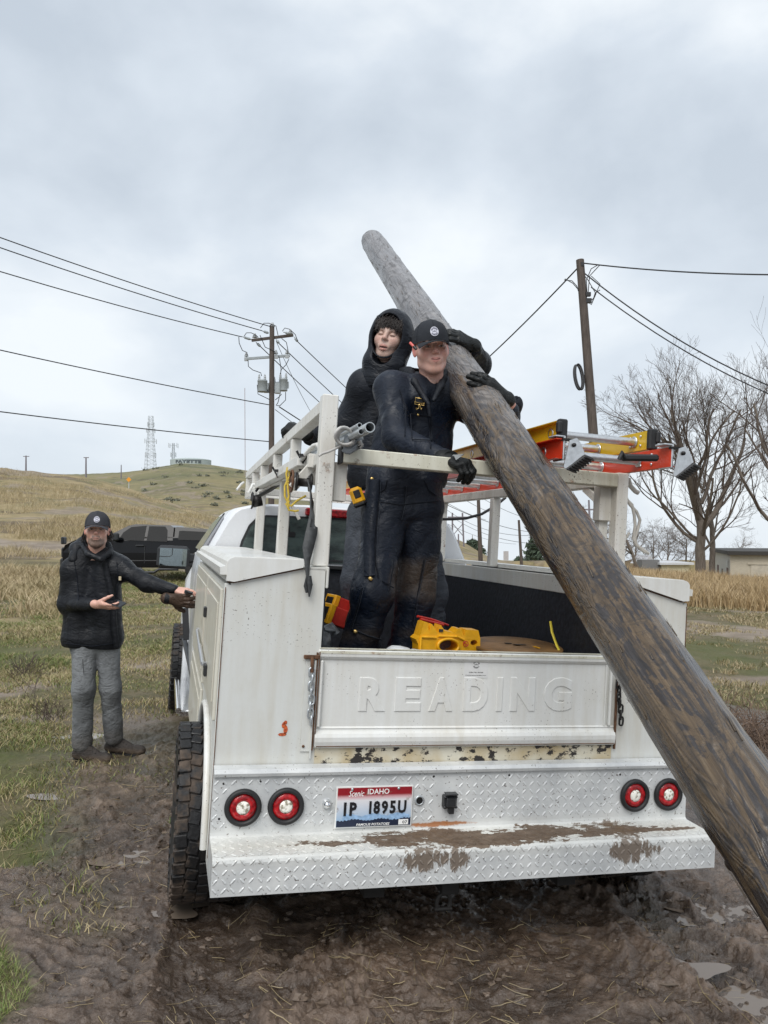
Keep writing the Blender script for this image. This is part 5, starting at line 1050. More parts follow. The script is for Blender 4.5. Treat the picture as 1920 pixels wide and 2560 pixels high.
def holed(outer,holes,thk,mb):
    loops=[[Vector((p[0],p[2],0)) for p in outer]]+[[Vector((p[0],p[2],0)) for p in h] for h in holes];tr=tessellate_polygon(loops);A=np.concatenate([outer]+list(holes));n=len(A);Bk=A+[.0,thk,.0]
    f=[tuple(t) for t in tr]+[tuple(i+n for i in t[::-1]) for t in tr];o0=0
    for h in [outer]+list(holes):
        k=len(h);f+=[(o0+i,o0+(i+1)%k,n+o0+(i+1)%k,n+o0+i) for i in range(k)];o0+=k
    mb.add(np.concatenate([A,Bk]),f)
m=MB();h2=np.array([Yq(1185+9*math.cos(t),1607+7*math.sin(t)) for t in np.linspace(0,2*math.pi,14,endpoint=False)]);holed(fc,[hc_,h2],.09,m)
m.tube([Yq(1120+26*math.cos(t),1615+18*math.sin(t))-V3(0,.004,0) for t in np.linspace(0,2*math.pi,24,endpoint=False)],.007,8,closed=True)
for a,b_,c_,d_ in((1052,1592,1090,1594),(1140,1590,1160,1600),(1095,1590,1146,1592),(1052,1592,1050,1630)): m.tube([Yq(a,b_)-V3(0,.003,0),Yq(c_,d_)-V3(0,.003,0)],.006,6)
cc_=obj('carrier_body',m,yelp,o,TM)
m=MB();dd=Yq(1163,1609);m.tube([dd+V3(.012*math.cos(t),-.008,.012*math.sin(t)) for t in np.linspace(0,6.28,16,endpoint=False)],.002,5,closed=True);m.box(dd+V3(0,-.008,0),(.02,.002,.004),np.array(Matrix.Rotation(.8,3,'Y')));obj('warning_mark',m,redp,o,TM)
m=MB();m.box(Yq(1102,1576)+V3(0,-.004,0),(.02,.003,.012));obj('dark_label',m,M['blackp'],o,TM)
m=MB();e0=Yq(1120,1615)+V3(0,.10,0);[m.tube([e0+V3(-.05,0,-.03+.007*k),e0+V3(.05,.0,-.034+.007*k)],.0032,6) for k in range(9)];wr=obj('wire_spool',m,plain('wire_maroon',(.22,.15,.16),.4,.3),o,TM)
m=MB();m.tube([Yq(1078,1552)+V3(0,.2,0),Yq(1120,1562)+V3(0,.22,0),Yq(1165,1578)+V3(0,.24,0)],.006,6);m.tube([Yq(1085,1560)+V3(0,.2,0),Yq(1150,1577)+V3(0,.23,0)],.008,6);obj('red_handle',m,redp,o,TM)
# wooden reel flange
rc=(on(1184,1617,2,.795)+on(1395,1627,2,.795))/2;rc=on(1290,1616,2,.80);rw_=abs(on(1395,1616,1,rc[1])[0]-on(1184,1616,1,rc[1])[0])/2
rc=V3((on(1184,1616,1,.62)[0]+on(1395,1616,1,.62)[0])/2,.62,.812);rr_=(on(1395,1616,1,.62)[0]-on(1184,1616,1,.62)[0])/2
o=thing('cable_reel','brown wooden cable reel lying flat behind the tailgate','cable reel',TL(rc[0],rc[1],.45))
rwm=plain('reel_wood',(.20,.105,.035),.55,var=.4,sc=12,bump=.3)
def disk(z,r,t): m=MB();m.lathe([(.02,t/2),(r*.985,t/2),(r,t/2-.003),(r,-t/2+.003),(r*.985,-t/2),(.02,-t/2)],(rc[0],rc[1],z),(-.02,-.07,1),48);return m
obj('upper_flange',disk(rc[2],rr_,.016),rwm,o,TM);obj('lower_flange',disk(.455,rr_,.016),rwm,o,TM);m=MB();m.lathe([(rr_*.5,-.33),(rr_*.5,-.01)],rc,(0,0,1),24);obj('drum',m,M['black'],o,TM)
m=MB();m.box(rc+V3(.02,.0,.0105),(.05,.015,.002));m.box(rc+V3(-.03,.03,.012),(.03,.02,.002));obj('hub_slot',m,M['dark'],o,TM);m=MB();m.box(rc+V3(.075,-.06,.008),(.012,.05,.003));obj('yellow_tape',m,yelp,o,TM)
m=ribbon([on(1376,1553,1,.60),on(1380,1580,1,.59),on(1387,1600,1,.57),(on(1394,1618,1,.53)),on(1406,1640,1,.48)],.015,(1,.3,0),.0015);tag(obj('yellow_strip',m,plain('yellow_ribbon',(.75,.60,.06),.5),None,TM),'yellow plastic strip sticking up behind the cable reel','strip')
m=MB();rb=on(1240,1600,1,.95);m.tube([rb+V3(.055*math.cos(t),.055*math.sin(t),.0+.012*math.cos(t+2)) for t in np.linspace(0,6.28,20,endpoint=False)],.007,6,closed=True);m.lathe([(.055,-.25),(.058,0)],rb,(0,0,1),20);tag(obj('red_bucket',m,redp,None,TM),'red bucket rim showing between the yellow carrier and the cable reel','bucket')
m=MB();wb=on(1000,1626,1,.45);m.lathe([(0,-.02),(.05,-.018),(.06,0),(.04,.015),(0,.02)],wb,(.1,0,1),16);m.lathe([(0,-.02),(.05,-.018),(.05,0),(.03,.01),(0,.012)],wb+V3(.085,.01,-.008),(.1,0,1),16)
tag(obj('white_bag',m,plain('white_plastic_bag',(.62,.64,.65),.4),None,TM),'crumpled white plastic bag just showing over the tailgate by the yellow carrier','bag')
m=MB();bb=on(806,1600,1,.62);m.lathe([(0,-.05),(.05,-.045),(.06,0),(.045,.03),(0,.04)],bb,(1,0,.1),16);m.tube([bb+V3(-.02,0,.03),bb+V3(.04,0,.06),bb+V3(.06,0,.03)],.02,8);m.tube([bb+V3(0,-.03,.05),bb+V3(.05,-.03,.045)],.01,6)
tag(obj('tangled_hose',m,plain('wet_grey_black',(.10,.105,.11),.3,var=.8,sc=30),None,TM),'wet grey and black bundle lying in the left corner of the bed','bundle')
# ================= THE LONG WOODEN POLE =================
pA=P(930,602,6.0);pB=P(1742,1836,2.04);dP=nrm(pB-pA);L0=np.linalg.norm(pB-pA)
g=pB.copy();Ltot=L0+ (pB[2]+.16)/-dP[2]
wm=NB('wet_pole_wood');v_=wm.tc.outputs['Object']
base=wm.noise(1.,5,.62,(10,10,2.6),1.6);grain=wm.noise(1.,6,.65,(46,46,2.2),1.4,w=3);low=wm.noise(1.,2,.5,(5.5,5.5,1.5),1.2,w=21);cont=wm.math('SINE',wm.math('MULTIPLY',low,110.));patch=wm.noise(1.,5,.66,(7.5,7.5,3.6),2.6,w=12)
wv=wm.N.new('ShaderNodeTexWave');wv.wave_type='BANDS';wv.bands_direction='X';wv.inputs['Scale'].default_value=9;wv.inputs['Distortion'].default_value=9;wv.inputs['Detail'].default_value=4;wv.inputs['Detail Scale'].default_value=1.6;wv.inputs['Detail Roughness'].default_value=.65
mpw=wm.N.new('ShaderNodeMapping');mpw.inputs['Scale'].default_value=(1.6,1.6,.20);wm.L.new(v_,mpw.inputs[0]);wm.L.new(mpw.outputs[0],wv.inputs['Vector'])
tan=wm.ramp(grain,(.3,(.036,.024,.014)),(.55,(.115,.079,.045)),(.8,(.22,.165,.105)));gry=wm.ramp(grain,(.3,(.012,.010,.010)),(.65,(.048,.041,.040)))
sxp=wm.N.new('ShaderNodeSeparateXYZ');wm.L.new(v_,sxp.inputs[0])
zn=wm.math('DIVIDE',sxp.outputs[2],7.)
tanb=wm.ramp(zn,(.05,.04),(.5,.10))
c=wm.mix(wm.ramp(wm.math('ADD',wm.math('ADD',wm.math('MULTIPLY',wv.outputs[1],.16),patch),wm.math('MULTIPLY',tanb,.7)),(.575,0.),(.64,1.)),gry,tan)
rim_=wm.ramp(wm.math('ABSOLUTE',wm.math('SUBTRACT',patch,.53)),(.0,1.),(.012,0.));c=wm.mix(wm.math('MULTIPLY',rim_,.6),c,(.02,.015,.012))
wea=wm.math('MULTIPLY',wm.ramp(wm.math('ADD',zn,wm.math('MULTIPLY',wm.math('SUBTRACT',base,.5),.5)),(.50,0.),(.74,1.)),.92);c=wm.mix(wea,c,wm.ramp(wm.math('ADD',wm.math('MULTIPLY',grain,.6),wm.math('MULTIPLY',patch,.4)),(.3,(.085,.08,.083)),(.5,(.20,.195,.20)),(.7,(.30,.295,.30))))
crack=wm.ramp(wm.noise(1.,4,.7,(60,60,3.0),.8,w=7),(.30,1.),(.36,0.));c=wm.mix(wm.math('MULTIPLY',crack,.8),c,(.018,.014,.012))
clin=wm.math('MULTIPLY',wm.ramp(cont,(.35,0.),(.95,1.)),wm.ramp(base,(.40,0.),(.55,1.)));c=wm.mix(wm.math('MULTIPLY',clin,.55),c,(.028,.021,.017))
lc=wm.ramp(wm.math('ABSOLUTE',wm.math('SUBTRACT',wm.noise(1.,3,.55,(15,15,.8),.5,w=31),.5)),(.0,1.),(.016,0.));lc=wm.math('MULTIPLY',lc,wm.ramp(base,(.47,0.),(.56,1.)));c=wm.mix(wm.math('MULTIPLY',lc,.85),c,(.012,.010,.009))
arcs=wm.ramp(wm.math('ABSOLUTE',wm.math('SUBTRACT',wm.noise(1.,3,.6,(3,3,7),2.,w=17),.5)),(.0,1.),(.010,0.));c=wm.mix(wm.math('MULTIPLY',arcs,.55),c,(.03,.025,.022))
wm.set(col=c,rough=wm.ramp(base,(.35,.18),(.65,.36)),coat=wm.ramp(wm.math('MULTIPLY',base,wm.ramp(zn,(.3,1.2),(.7,.4))),(.4,0.),(.6,.3)));wm.b.inputs['Coat Roughness'].default_value=.12;wm.bump(cont,.3,.0025);wm.bump(grain,.6,.004);wm.bump(crack,-.5,.004);wm.bump(lc,-.8,.008);wm.bump(patch,.5,.008)
# local frame: z runs from the butt up to the tip
zP=-dP;xP=nrm(np.cross((0,0,1.),zP));yP=np.cross(zP,xP);bt_=pA+dP*Ltot;PM=frame(bt_,xP,yP,zP)
o=thing('wooden_pole','long weathered wet wooden pole leaning across the truck held by two workers','pole',M=PM)
nz_=420;na_=72;zz_=np.linspace(0,Ltot,nz_);th=np.linspace(0,2*math.pi,na_,endpoint=False);ZZ,TH=np.meshgrid(zz_,th,indexing='ij')
rad=np.interp(Ltot-ZZ,[0,L0*.55,L0,Ltot],[.087,.104,.1065,.112]);nx,ny=np.cos(TH),np.sin(TH)
rad=rad+.008*fbm((nx*1.6,ny*1.6,ZZ*1.1),1.,4)+.004*np.maximum(fbm((nx*3,ny*3,ZZ*5),1.,3)-.1,0)*2+.002*fbm((nx*14,ny*14,ZZ*3.),1.,3)-.006*np.maximum(fbm((nx*9+5,ny*9,ZZ*1.1),1.,3)-.38,0)*3
rad=np.where(ZZ>Ltot-.02,rad-.006*(1-(Ltot-ZZ)/.02),rad)
V=np.stack([rad*nx,rad*ny,ZZ+0.012*(ZZ>Ltot-.01)*fbm((nx,ny),2.,2)],-1).reshape(-1,3);i_,j_=np.meshgrid(np.arange(nz_-1),np.arange(na_),indexing='ij');jj_=(j_+1)%na_
me=fastmesh('shaft',V,np.stack([i_*na_+j_,i_*na_+jj_,(i_+1)*na_+jj_,(i_+1)*na_+j_],-1).reshape(-1,4),True);obj('shaft',me,wm.m,o,PM)
m=MB();m.lathe([(.0001,Ltot+.004),(.05,Ltot+.003),(.081,Ltot+.0005)],(0,0,0),(0,0,1),40);m.lathe([(.11,.0),(.0001,-.01)],(0,0,0),(0,0,1),32);obj('cut_end',m,plain('end_grain',(.16,.14,.12),.8,var=.5,sc=50,bump=.6),o,PM)
knm=plain('knot_wood',(.035,.022,.015),.6,var=.6,sc=60,bump=.6)
for (z,a,r0) in((.95,4.3,.026),(1.55,3.4,.018),(2.35,4.9,.016),(3.1,4.0,.015),(.55,4.9,.02),(4.0,4.4,.014),(1.9,5.3,.013),(4.9,4.2,.013)):
    m=MB();r=float(np.interp(Ltot-z,[0,L0*.55,L0,Ltot],[.087,.104,.1065,.112]));n_=V3(math.cos(a),math.sin(a),0);m.lathe([(r0*1.5,-.004),(r0*1.1,.003),(r0*.75,.0055),(r0*.5,.002),(r0*.2,.004),(0,.0045)],n_*(r-.001),tuple(n_),16)
    m.v[-1]=m.v[-1]+V3(0,0,z);obj('knot',m,knm,o,PM)
# frayed splinters
m=MB()
for i in range(260):
    z=rs.uniform(.3,Ltot-.1);a=rs.uniform(0,6.28);r=float(np.interp(Ltot-z,[0,L0*.55,L0,Ltot],[.087,.104,.1065,.112]))+.0005;p=V3(r*math.cos(a),r*math.sin(a),z);l=rs.uniform(.02,.09);d=V3(-math.sin(a)*.1,math.cos(a)*.1,1);m.tube([p,p+d*l*.6+V3(math.cos(a),math.sin(a),0)*.0015,p+d*l+V3(math.cos(a),math.sin(a),0)*.005],[.002,.0015,.0004],4)
obj('splinters',m,plain('splinter',(.10,.08,.06),.8),o,PM)['kind']='stuff'
def rpole(px,py):
    r=ray(px,py);w0=C0-pA;a=r@r;b_=r@dP;dd=r@w0;e_=dP@w0;den=a-b_*b_;t=(b_*e_-dd)/den;s_=(a*e_-b_*dd)/den;q=np.linalg.norm(C0+r*t-(pA+dP*s_));rad=float(np.interp(s_,[0,L0*.55,L0],[.087,.104,.1065]))
    return t, q, rad, (t-math.sqrt(max(rad*rad-q*q,0)*a/den/a) if q<rad else None)
def onpole(px,py):  # depth of the pole axis near a photo point
    t=(py-602)/(1836-602);return 1/((1-t)/6.0+t/2.04)
# ================= PEOPLE =================
class SD:
    def __init__(s,pts,pad,res):
        p=np.array(pts,float);s.lo=p.min(0)-pad;s.res=res;n=np.ceil((p.max(0)+pad-s.lo)/res).astype(int)+1;s.n=n
        g=[(s.lo[i]+res*np.arange(n[i])).astype(np.float32) for i in range(3)];s.X,s.Y,s.Z=np.meshgrid(*g,indexing='ij');s.d=np.full(s.X.shape,1.,np.float32)
    def un(s,d,k):
        if k<=0: s.d=np.minimum(s.d,d)
        else: h=np.maximum(k-np.abs(s.d-d),0)/k;s.d=np.minimum(s.d,d)-h*h*k*.25
    def sub(s,d,k):
        h=np.maximum(k-np.abs(s.d+d),0)/k;s.d=np.maximum(s.d,-d)+h*h*k*.25
    def _cap(s,a,b,ra,rb):
        a=np.asarray(a,float);b=np.asarray(b,float);v=b-a;L2=v@v+1e-12;px,py,pz=s.X-a[0],s.Y-a[1],s.Z-a[2]
        t=np.clip((px*v[0]+py*v[1]+pz*v[2])/L2,0,1);return np.sqrt((px-t*v[0])**2+(py-t*v[1])**2+(pz-t*v[2])**2)-(ra+(rb-ra)*t),t
    def cap(s,a,b,ra,rb,k=.02,fold=0,fd=None,fs=22,ph=0):
        d,t=s._cap(a,b,ra,rb)
        if fold:
            a=np.asarray(a,float);v=np.asarray(b,float)-a;l=np.linalg.norm(v);u=np.cross(v,(0.3,1,.2));u/=np.linalg.norm(u);w=np.cross(v/l,u)
            q=(s.X-a[0])*u[0]+(s.Y-a[1])*u[1]+(s.Z-a[2])*u[2];q2=(s.X-a[0])*w[0]+(s.Y-a[1])*w[1]+(s.Z-a[2])*w[2]
            al=t*l*fs*.62;n1=vn(al+q*7+ph,q*8,q2*8+ph);wv_=vn(s.X*4+ph,s.Y*4,s.Z*4);n2=vn(al*1.9+q2*13+2*wv_,q*12+ph,q2*12);d=d+fold*(1.15*(.55-np.abs(n1+.25*wv_)**.6)*1.3+.55*(.5-np.abs(n2)**.7))
        s.un(d.astype(np.float32),k);return s
    def ell(s,c,r,M3=None,k=.02,sub=False):
        p=np.stack([s.X-c[0],s.Y-c[1],s.Z-c[2]],-1)
        if M3 is not None: p=p@np.asarray(M3,np.float32)
        q=np.sqrt(((p/np.array(r))**2).sum(-1));g=np.sqrt(((p/np.array(r)**2)**2).sum(-1))+1e-6;d=q*(q-1)/g
        (s.sub if sub else s.un)(d.astype(np.float32),k);return s
    def chain(s,pts,r,k=.02,**kw):
        for i in range(len(pts)-1): s.cap(pts[i],pts[i+1],r[i],r[i+1],k,**kw)
        return s
    def half(s,p,n): # cut away the side n points to
        n=nrm(n);s.d=np.maximum(s.d,((s.X-p[0])*n[0]+(s.Y-p[1])*n[1]+(s.Z-p[2])*n[2]).astype(np.float32));return s
    def wob(s,a,f,ph=0,sc=(1,1,1)): s.d=s.d+(a*fbm((s.X*sc[0]+ph,s.Y*sc[1],s.Z*sc[2]),f,3)).astype(np.float32);return s
    def net(s):
        d=s.d;I=d<0;nx,ny,nz=d.shape;cs=None;c=[I[i:nx-1+i,j:ny-1+j,k:nz-1+k] for i in(0,1) for j in(0,1) for k in(0,1)]
        a=np.logical_or.reduce(c)&~np.logical_and.reduce(c);idx=-np.ones(a.shape,np.int64);ci=np.argwhere(a);idx[tuple(ci.T)]=np.arange(len(ci))
        acc=np.zeros((len(ci),3));cnt=np.zeros(len(ci));off=[(i,j,k) for i in(0,1) for j in(0,1) for k in(0,1)]
        vals=np.stack([d[ci[:,0]+o[0],ci[:,1]+o[1],ci[:,2]+o[2]] for o in off],1)
        for x in range(8):
            for y in range(x+1,8):
                if sum(abs(off[x][i]-off[y][i]) for i in range(3))!=1: continue
                va,vb=vals[:,x],vals[:,y];m=(va<0)!=(vb<0);t=np.where(m,va/(va-vb+1e-12),0)[:,None];acc+=np.where(m[:,None],np.array(off[x])*(1-t)+np.array(off[y])*t,0);cnt+=m
        V=s.lo+(ci+acc/np.maximum(cnt,1)[:,None])*s.res;Fs=[]
        for ax in range(3):
            o=[0,0,0];o[ax]=1;A=I[:nx-o[0],:ny-o[1],:nz-o[2]];B=I[o[0]:,o[1]:,o[2]:];e=np.argwhere(A!=B);u,v=[i for i in range(3) if i!=ax]
            e=e[(e[:,u]>0)&(e[:,v]>0)&(e[:,u]<a.shape[u])&(e[:,v]<a.shape[v])&(e[:,ax]<a.shape[ax])]
            def sh(du,dv): q=e.copy();q[:,u]-=du;q[:,v]-=dv;return idx[q[:,0],q[:,1],q[:,2]]
            Q=np.stack([sh(0,0),sh(1,0),sh(1,1),sh(0,1)],1);fl=A[tuple(e.T)]
            if ax==1: fl=~fl
            Q[~fl]=Q[~fl][:,::-1];Fs.append(Q)
        Q=np.concatenate(Fs);return V,Q[(Q>=0).all(1)]
def join(*VF):
    V=[];Q=[];n=0
    for v,q in VF: V.append(v);Q.append(q+n);n+=len(v)
    return np.concatenate(V),np.concatenate(Q)
def cloth_obj(name,VF,m,parent,mudz=None,label=None):
    me=fastmesh(name,VF[0],VF[1],True)
    if mudz is not None: attr(me,'mudz',mudz(VF[0]))
    return obj(name,me,m,parent,None,label)
navyM=cloth('navy_work_cloth',(.0042,.0075,.0155),.6,rough=.48,fold=.3,spec=.34);blackM=cloth('black_rain_cloth',(.0045,.0055,.008),0,rough=.50,fold=.32);coatM=cloth('dark_coat_cloth',(.0048,.0065,.0105),0,rough=.54,fold=.32)
greyM2=cloth('grey_trouser_cloth',(.135,.142,.148),.35,rough=.75,fold=.5,wet=False);gloveM=cloth('black_glove',(.007,.008,.008),0,rough=.42,fold=.4);bootM=cloth('muddy_boot',(.030,.025,.022),.85,rough=.6,fold=.6,wet=False);brownG=cloth('brown_leather',(.050,.030,.020),0,rough=.55,fold=.5)
sk=NB('skin');ca=sk.at('Col');sk.set(col=sk.mix(.12,ca.outputs['Color'],sk.ramp(sk.noise(60,3),(.3,(.2,.09,.06)),(.7,(.7,.45,.35)))),rough=.45);sk.b.inputs['Subsurface Weight'].default_value=.08;sk.b.inputs['Subsurface Radius'].default_value=(.01,.004,.002);sk.bump(sk.noise(160,3),.12,.002);skinM=sk.m
hairM=plain('dark_hair',(.018,.012,.010),.5,var=.6,sc=80,bump=.5);beardM=plain('beard_hair',(.085,.06,.048),.8,var=.5,sc=160,bump=.8)
def head_frame(c,yaw,pitch_,roll):   # yaw 0 = faces the camera; +yaw turns to picture right; +pitch looks up; +roll tips to picture right
    M_=Matrix.Rotation(math.radians(180+yaw),4,'Z')@Matrix.Rotation(math.radians(pitch_),4,'X')@Matrix.Rotation(math.radians(roll),4,'Y');return Matrix.Translation(Vector([float(q) for q in c]))@M_
def toM(V,Mx): A=np.array(Mx);return V@A[:3,:3].T+A[:3,3]
def head(Mx,skin,lip=(.42,.16,.13),brow=(.05,.03,.02),eyes=True,red=.0,beard=None,jaw=1.,mouth=0.,hairb=None,smile=0,res=.0033):
    s=SD([(-.1,-.12,-.2),(.1,.13,.14)],.01,res)
    s.ell((0,-.018,.038),(.076,.094,.086),k=0).ell((0,.018,-.035),(.061*jaw,.070,.072),k=.04).ell((0,.058,-.088),(.026*jaw,.022,.022),k=.035)
    for q in(-1,1):
        s.ell((q*.040,.052,-.018),(.024,.026,.026),k=.03);s.cap((q*.048*jaw,.0,-.066),(q*.016,.062,-.096),.014,.013,.03)
    s.cap((-.03,.078,.030),(.03,.078,.030),.013,.013,.02)
    for q in(-1,1): s.ell((q*.031,.090,.010),(.017,.014,.011),k=.012,sub=True);s.ell((q*.031,.073,.009),(.0145,.0145,.0115),k=.004)
    s.cap((0,.083,.022),(0,.106,-.014),.0085,.0115,.012);s.ell((0,.104,-.018),(.0125,.011,.009),k=.006)
    for q in(-1,1): s.ell((q*.0115,.096,-.021),(.0075,.009,.0065),k=.005);s.ell((q*.006,.104,-.028),(.0035,.004,.003),k=.002,sub=True)
    s.ell((0,.085,-.052),(.030,.012,.020),k=.02)
    z0=-.050-mouth*.4;z1=-.060-mouth*1.1;lift=smile*.005
    s.cap((-.021,.085,z0-.003+lift),(0,.0955,z0),.0035,.0052,.004);s.cap((.021,.085,z0-.003+lift),(0,.0955,z0),.0035,.0052,.004);s.cap((-.017,.086,z1+lift),(0,.094,z1-.002),.004,.0062,.004);s.cap((.017,.086,z1+lift),(0,.094,z1-.002),.004,.0062,.004)
    d,_=s._cap((-.020,.094,(z0+z1)/2+lift),(.020,.094,(z0+z1)/2+lift),.0012+mouth*.25,.0012+mouth*.25);s.sub(d,.002)
    for q in(-1,1):
        Mr=np.array((Matrix.Rotation(q*.35,3,'Z')@Matrix.Rotation(.15,3,'X')));s.ell((q*.080,-.006,.0),(.0065,.019,.031),Mr,k=.006);s.ell((q*.086,-.001,.002),(.005,.010,.019),Mr,k=.003,sub=True)
    s.chain([(0,-.022,-.05),(0,-.03,-.12),(0,-.04,-.21)],[.053,.051,.058],.03)
    V,Q=s.net();x,y,z=V.T;ax=np.abs(x);C=np.tile(np.array(skin),(len(V),1))
    def bl(m,col): m=np.clip(m,0,1)[:,None];C[:]=C*(1-m)+np.array(col)*m
    bl((.25+red)*np.exp(-(((ax-.042)/.022)**2+((z+.02)/.022)**2))*(y>0),(.62,.24,.19));bl((.25+red)*np.exp(-((x/.014)**2+((z+.017)/.014)**2))*(y>.07),(.60,.24,.20));bl((.3+red*1.3)*sstep(.074,.082,ax)*(np.abs(z)<.04),(.62,.18,.15))
    lipm=sstep(1.25,.75,np.sqrt((x/.022)**2+((z-(z0+z1)/2-lift*(ax/.02))/(.0115+mouth*.7))**2))*(y>.078);bl(lipm*.75,lip);bl(sstep(.0025,.001,np.abs(z-(z0+z1)/2-lift*(ax/.02))-mouth*.25)*(ax<.022)*(y>.07)*.9,(.05,.015,.015))
    bz=.031+.004*np.cos((ax-.03)*60);bl(sstep(.0075,.0035,np.abs(z-bz))*sstep(.010,.016,ax)*sstep(.052,.044,ax)*(y>.05)*.8,brow)
    er=np.sqrt(((ax-.031)/.0135)**2+((z-.009)/(.0052 if eyes else .0012))**2)
    if eyes:
        bl(sstep(1.1,.8,er)*(y>.06),(.55,.50,.48));bl(sstep(.0068,.0045,np.hypot(ax-.031,z-.0095))*(er<1.05)*(y>.06),(.03,.022,.018));bl(sstep(.0022,.0008,np.abs(np.abs(z-.009)-.0053*np.sqrt(np.clip(1-((ax-.031)/.0145)**2,0,1))))*(np.abs(ax-.031)<.015)*(y>.06)*.75,(.10,.05,.04))
    else: bl(sstep(.0024,.0010,np.abs(z-.0045+.30*(ax-.031)**2*20))*(np.abs(ax-.031)<.014)*(y>.06)*.85,(.06,.03,.025))
    if beard is not None:
        n_=fbm((x,y,z),60.,2);m=sstep(.062,.050,ax)*sstep(-.052,-.068,z+.004*n_)*(y>.03)*(1-lipm);m=np.maximum(m,sstep(.030,.024,ax)*sstep(-.032,-.040,z)*(y>.06)*(1-lipm*.9));bl(m*.88,beard)
    if hairb is not None: bl(sstep(.0,.03,z-.02-.0*x+ (np.where(y<.02,.03,-.06)))*(y<.07)*.95,hairb)
    bl(sstep(-.115,-.15,z)*.15,(.35,.15,.12))
    return (toM(V,Mx),Q),C
def hand(w,fdir,dors,side,curl,spread=.0,g=.0,thumb=(.5,.4),sc=1.,res=.0028,tcurl=.4,palmlen=1.):
    """w wrist point, fdir finger direction, dors back-of-hand normal, side=+1 thumb on +x of (fdir x dors)"""
    f=nrm(fdir);n=nrm(np.asarray(dors)-f*(np.asarray(dors)@f));x=np.cross(f,n)*side;Mx=frame(w,x*sc,f*sc,n*sc)
    s=SD([(-.07,-.05,-.12),(.10,.20,.05)],.01,res)
    kn=[(.030,.082,.0),(.0105,.088,.004),(-.010,.084,.002),(-.029,.075,-.003)];Ls=[(.040,.025,.020),(.045,.028,.021),(.041,.026,.020),(.032,.020,.018)];R0=[.0088,.0090,.0086,.0076]
    s.cap((0,-.03,0),(0,.01,0),.026+g,.024+g,0);s.cap((.008,-.02,0),(-.008,-.02,0),.026+g,.026+g,.01)
    for k_ in kn: s.cap((k_[0]*.55,.012,-.002),k_,.015+g,.0125+g,.012)
    s.cap((.018,.02,-.012),(.028,.04,-.010),.016+g,.013+g,.015)
    for i,(k_,L_,r) in enumerate(zip(kn,Ls,R0)):
        cu_=curl[i] if hasattr(curl,'__len__') else (curl,)*3;cu_=cu_ if hasattr(cu_,'__len__') else (cu_*.9,cu_*1.1,cu_*.7)
        p=np.array(k_,float);a=0;sp=(1.5-i)*spread;pts=[p]
        for l,c_ in zip(L_,cu_): a+=c_;p=p+l*np.array([math.sin(sp)*math.cos(a),math.cos(a)*math.cos(sp),-math.sin(a)]);pts.append(p)
        t=SD.__new__(SD);t.__dict__.update(s.__dict__);t.d=np.full_like(s.X,1.)
        t.cap(pts[0],pts[1],r*1.12+g,r*1.0+g,0).cap(pts[1],pts[2],r*1.04+g,r*.92+g,.003).cap(pts[2],pts[3],r*.94+g,r*.78+g,.003);s.un(t.d,.0035)
    p=np.array([.026,.022,-.012]);a1=thumb[0];d=np.array([math.sin(a1),math.cos(a1),-thumb[1]]);d=nrm(d);pts=[p];
    for j,l in enumerate((.040,.030,.026)):
        pts.append(pts[-1]+d*l);d=nrm(d+np.array([-.35,.25,-.35])*tcurl)
    s.chain(pts,[.0145+g,.0112+g,.0100+g,.0080+g],.008);V,Q=s.net()
    if side<0: Q=Q[:,::-1]
    return toM(V,Mx),Q
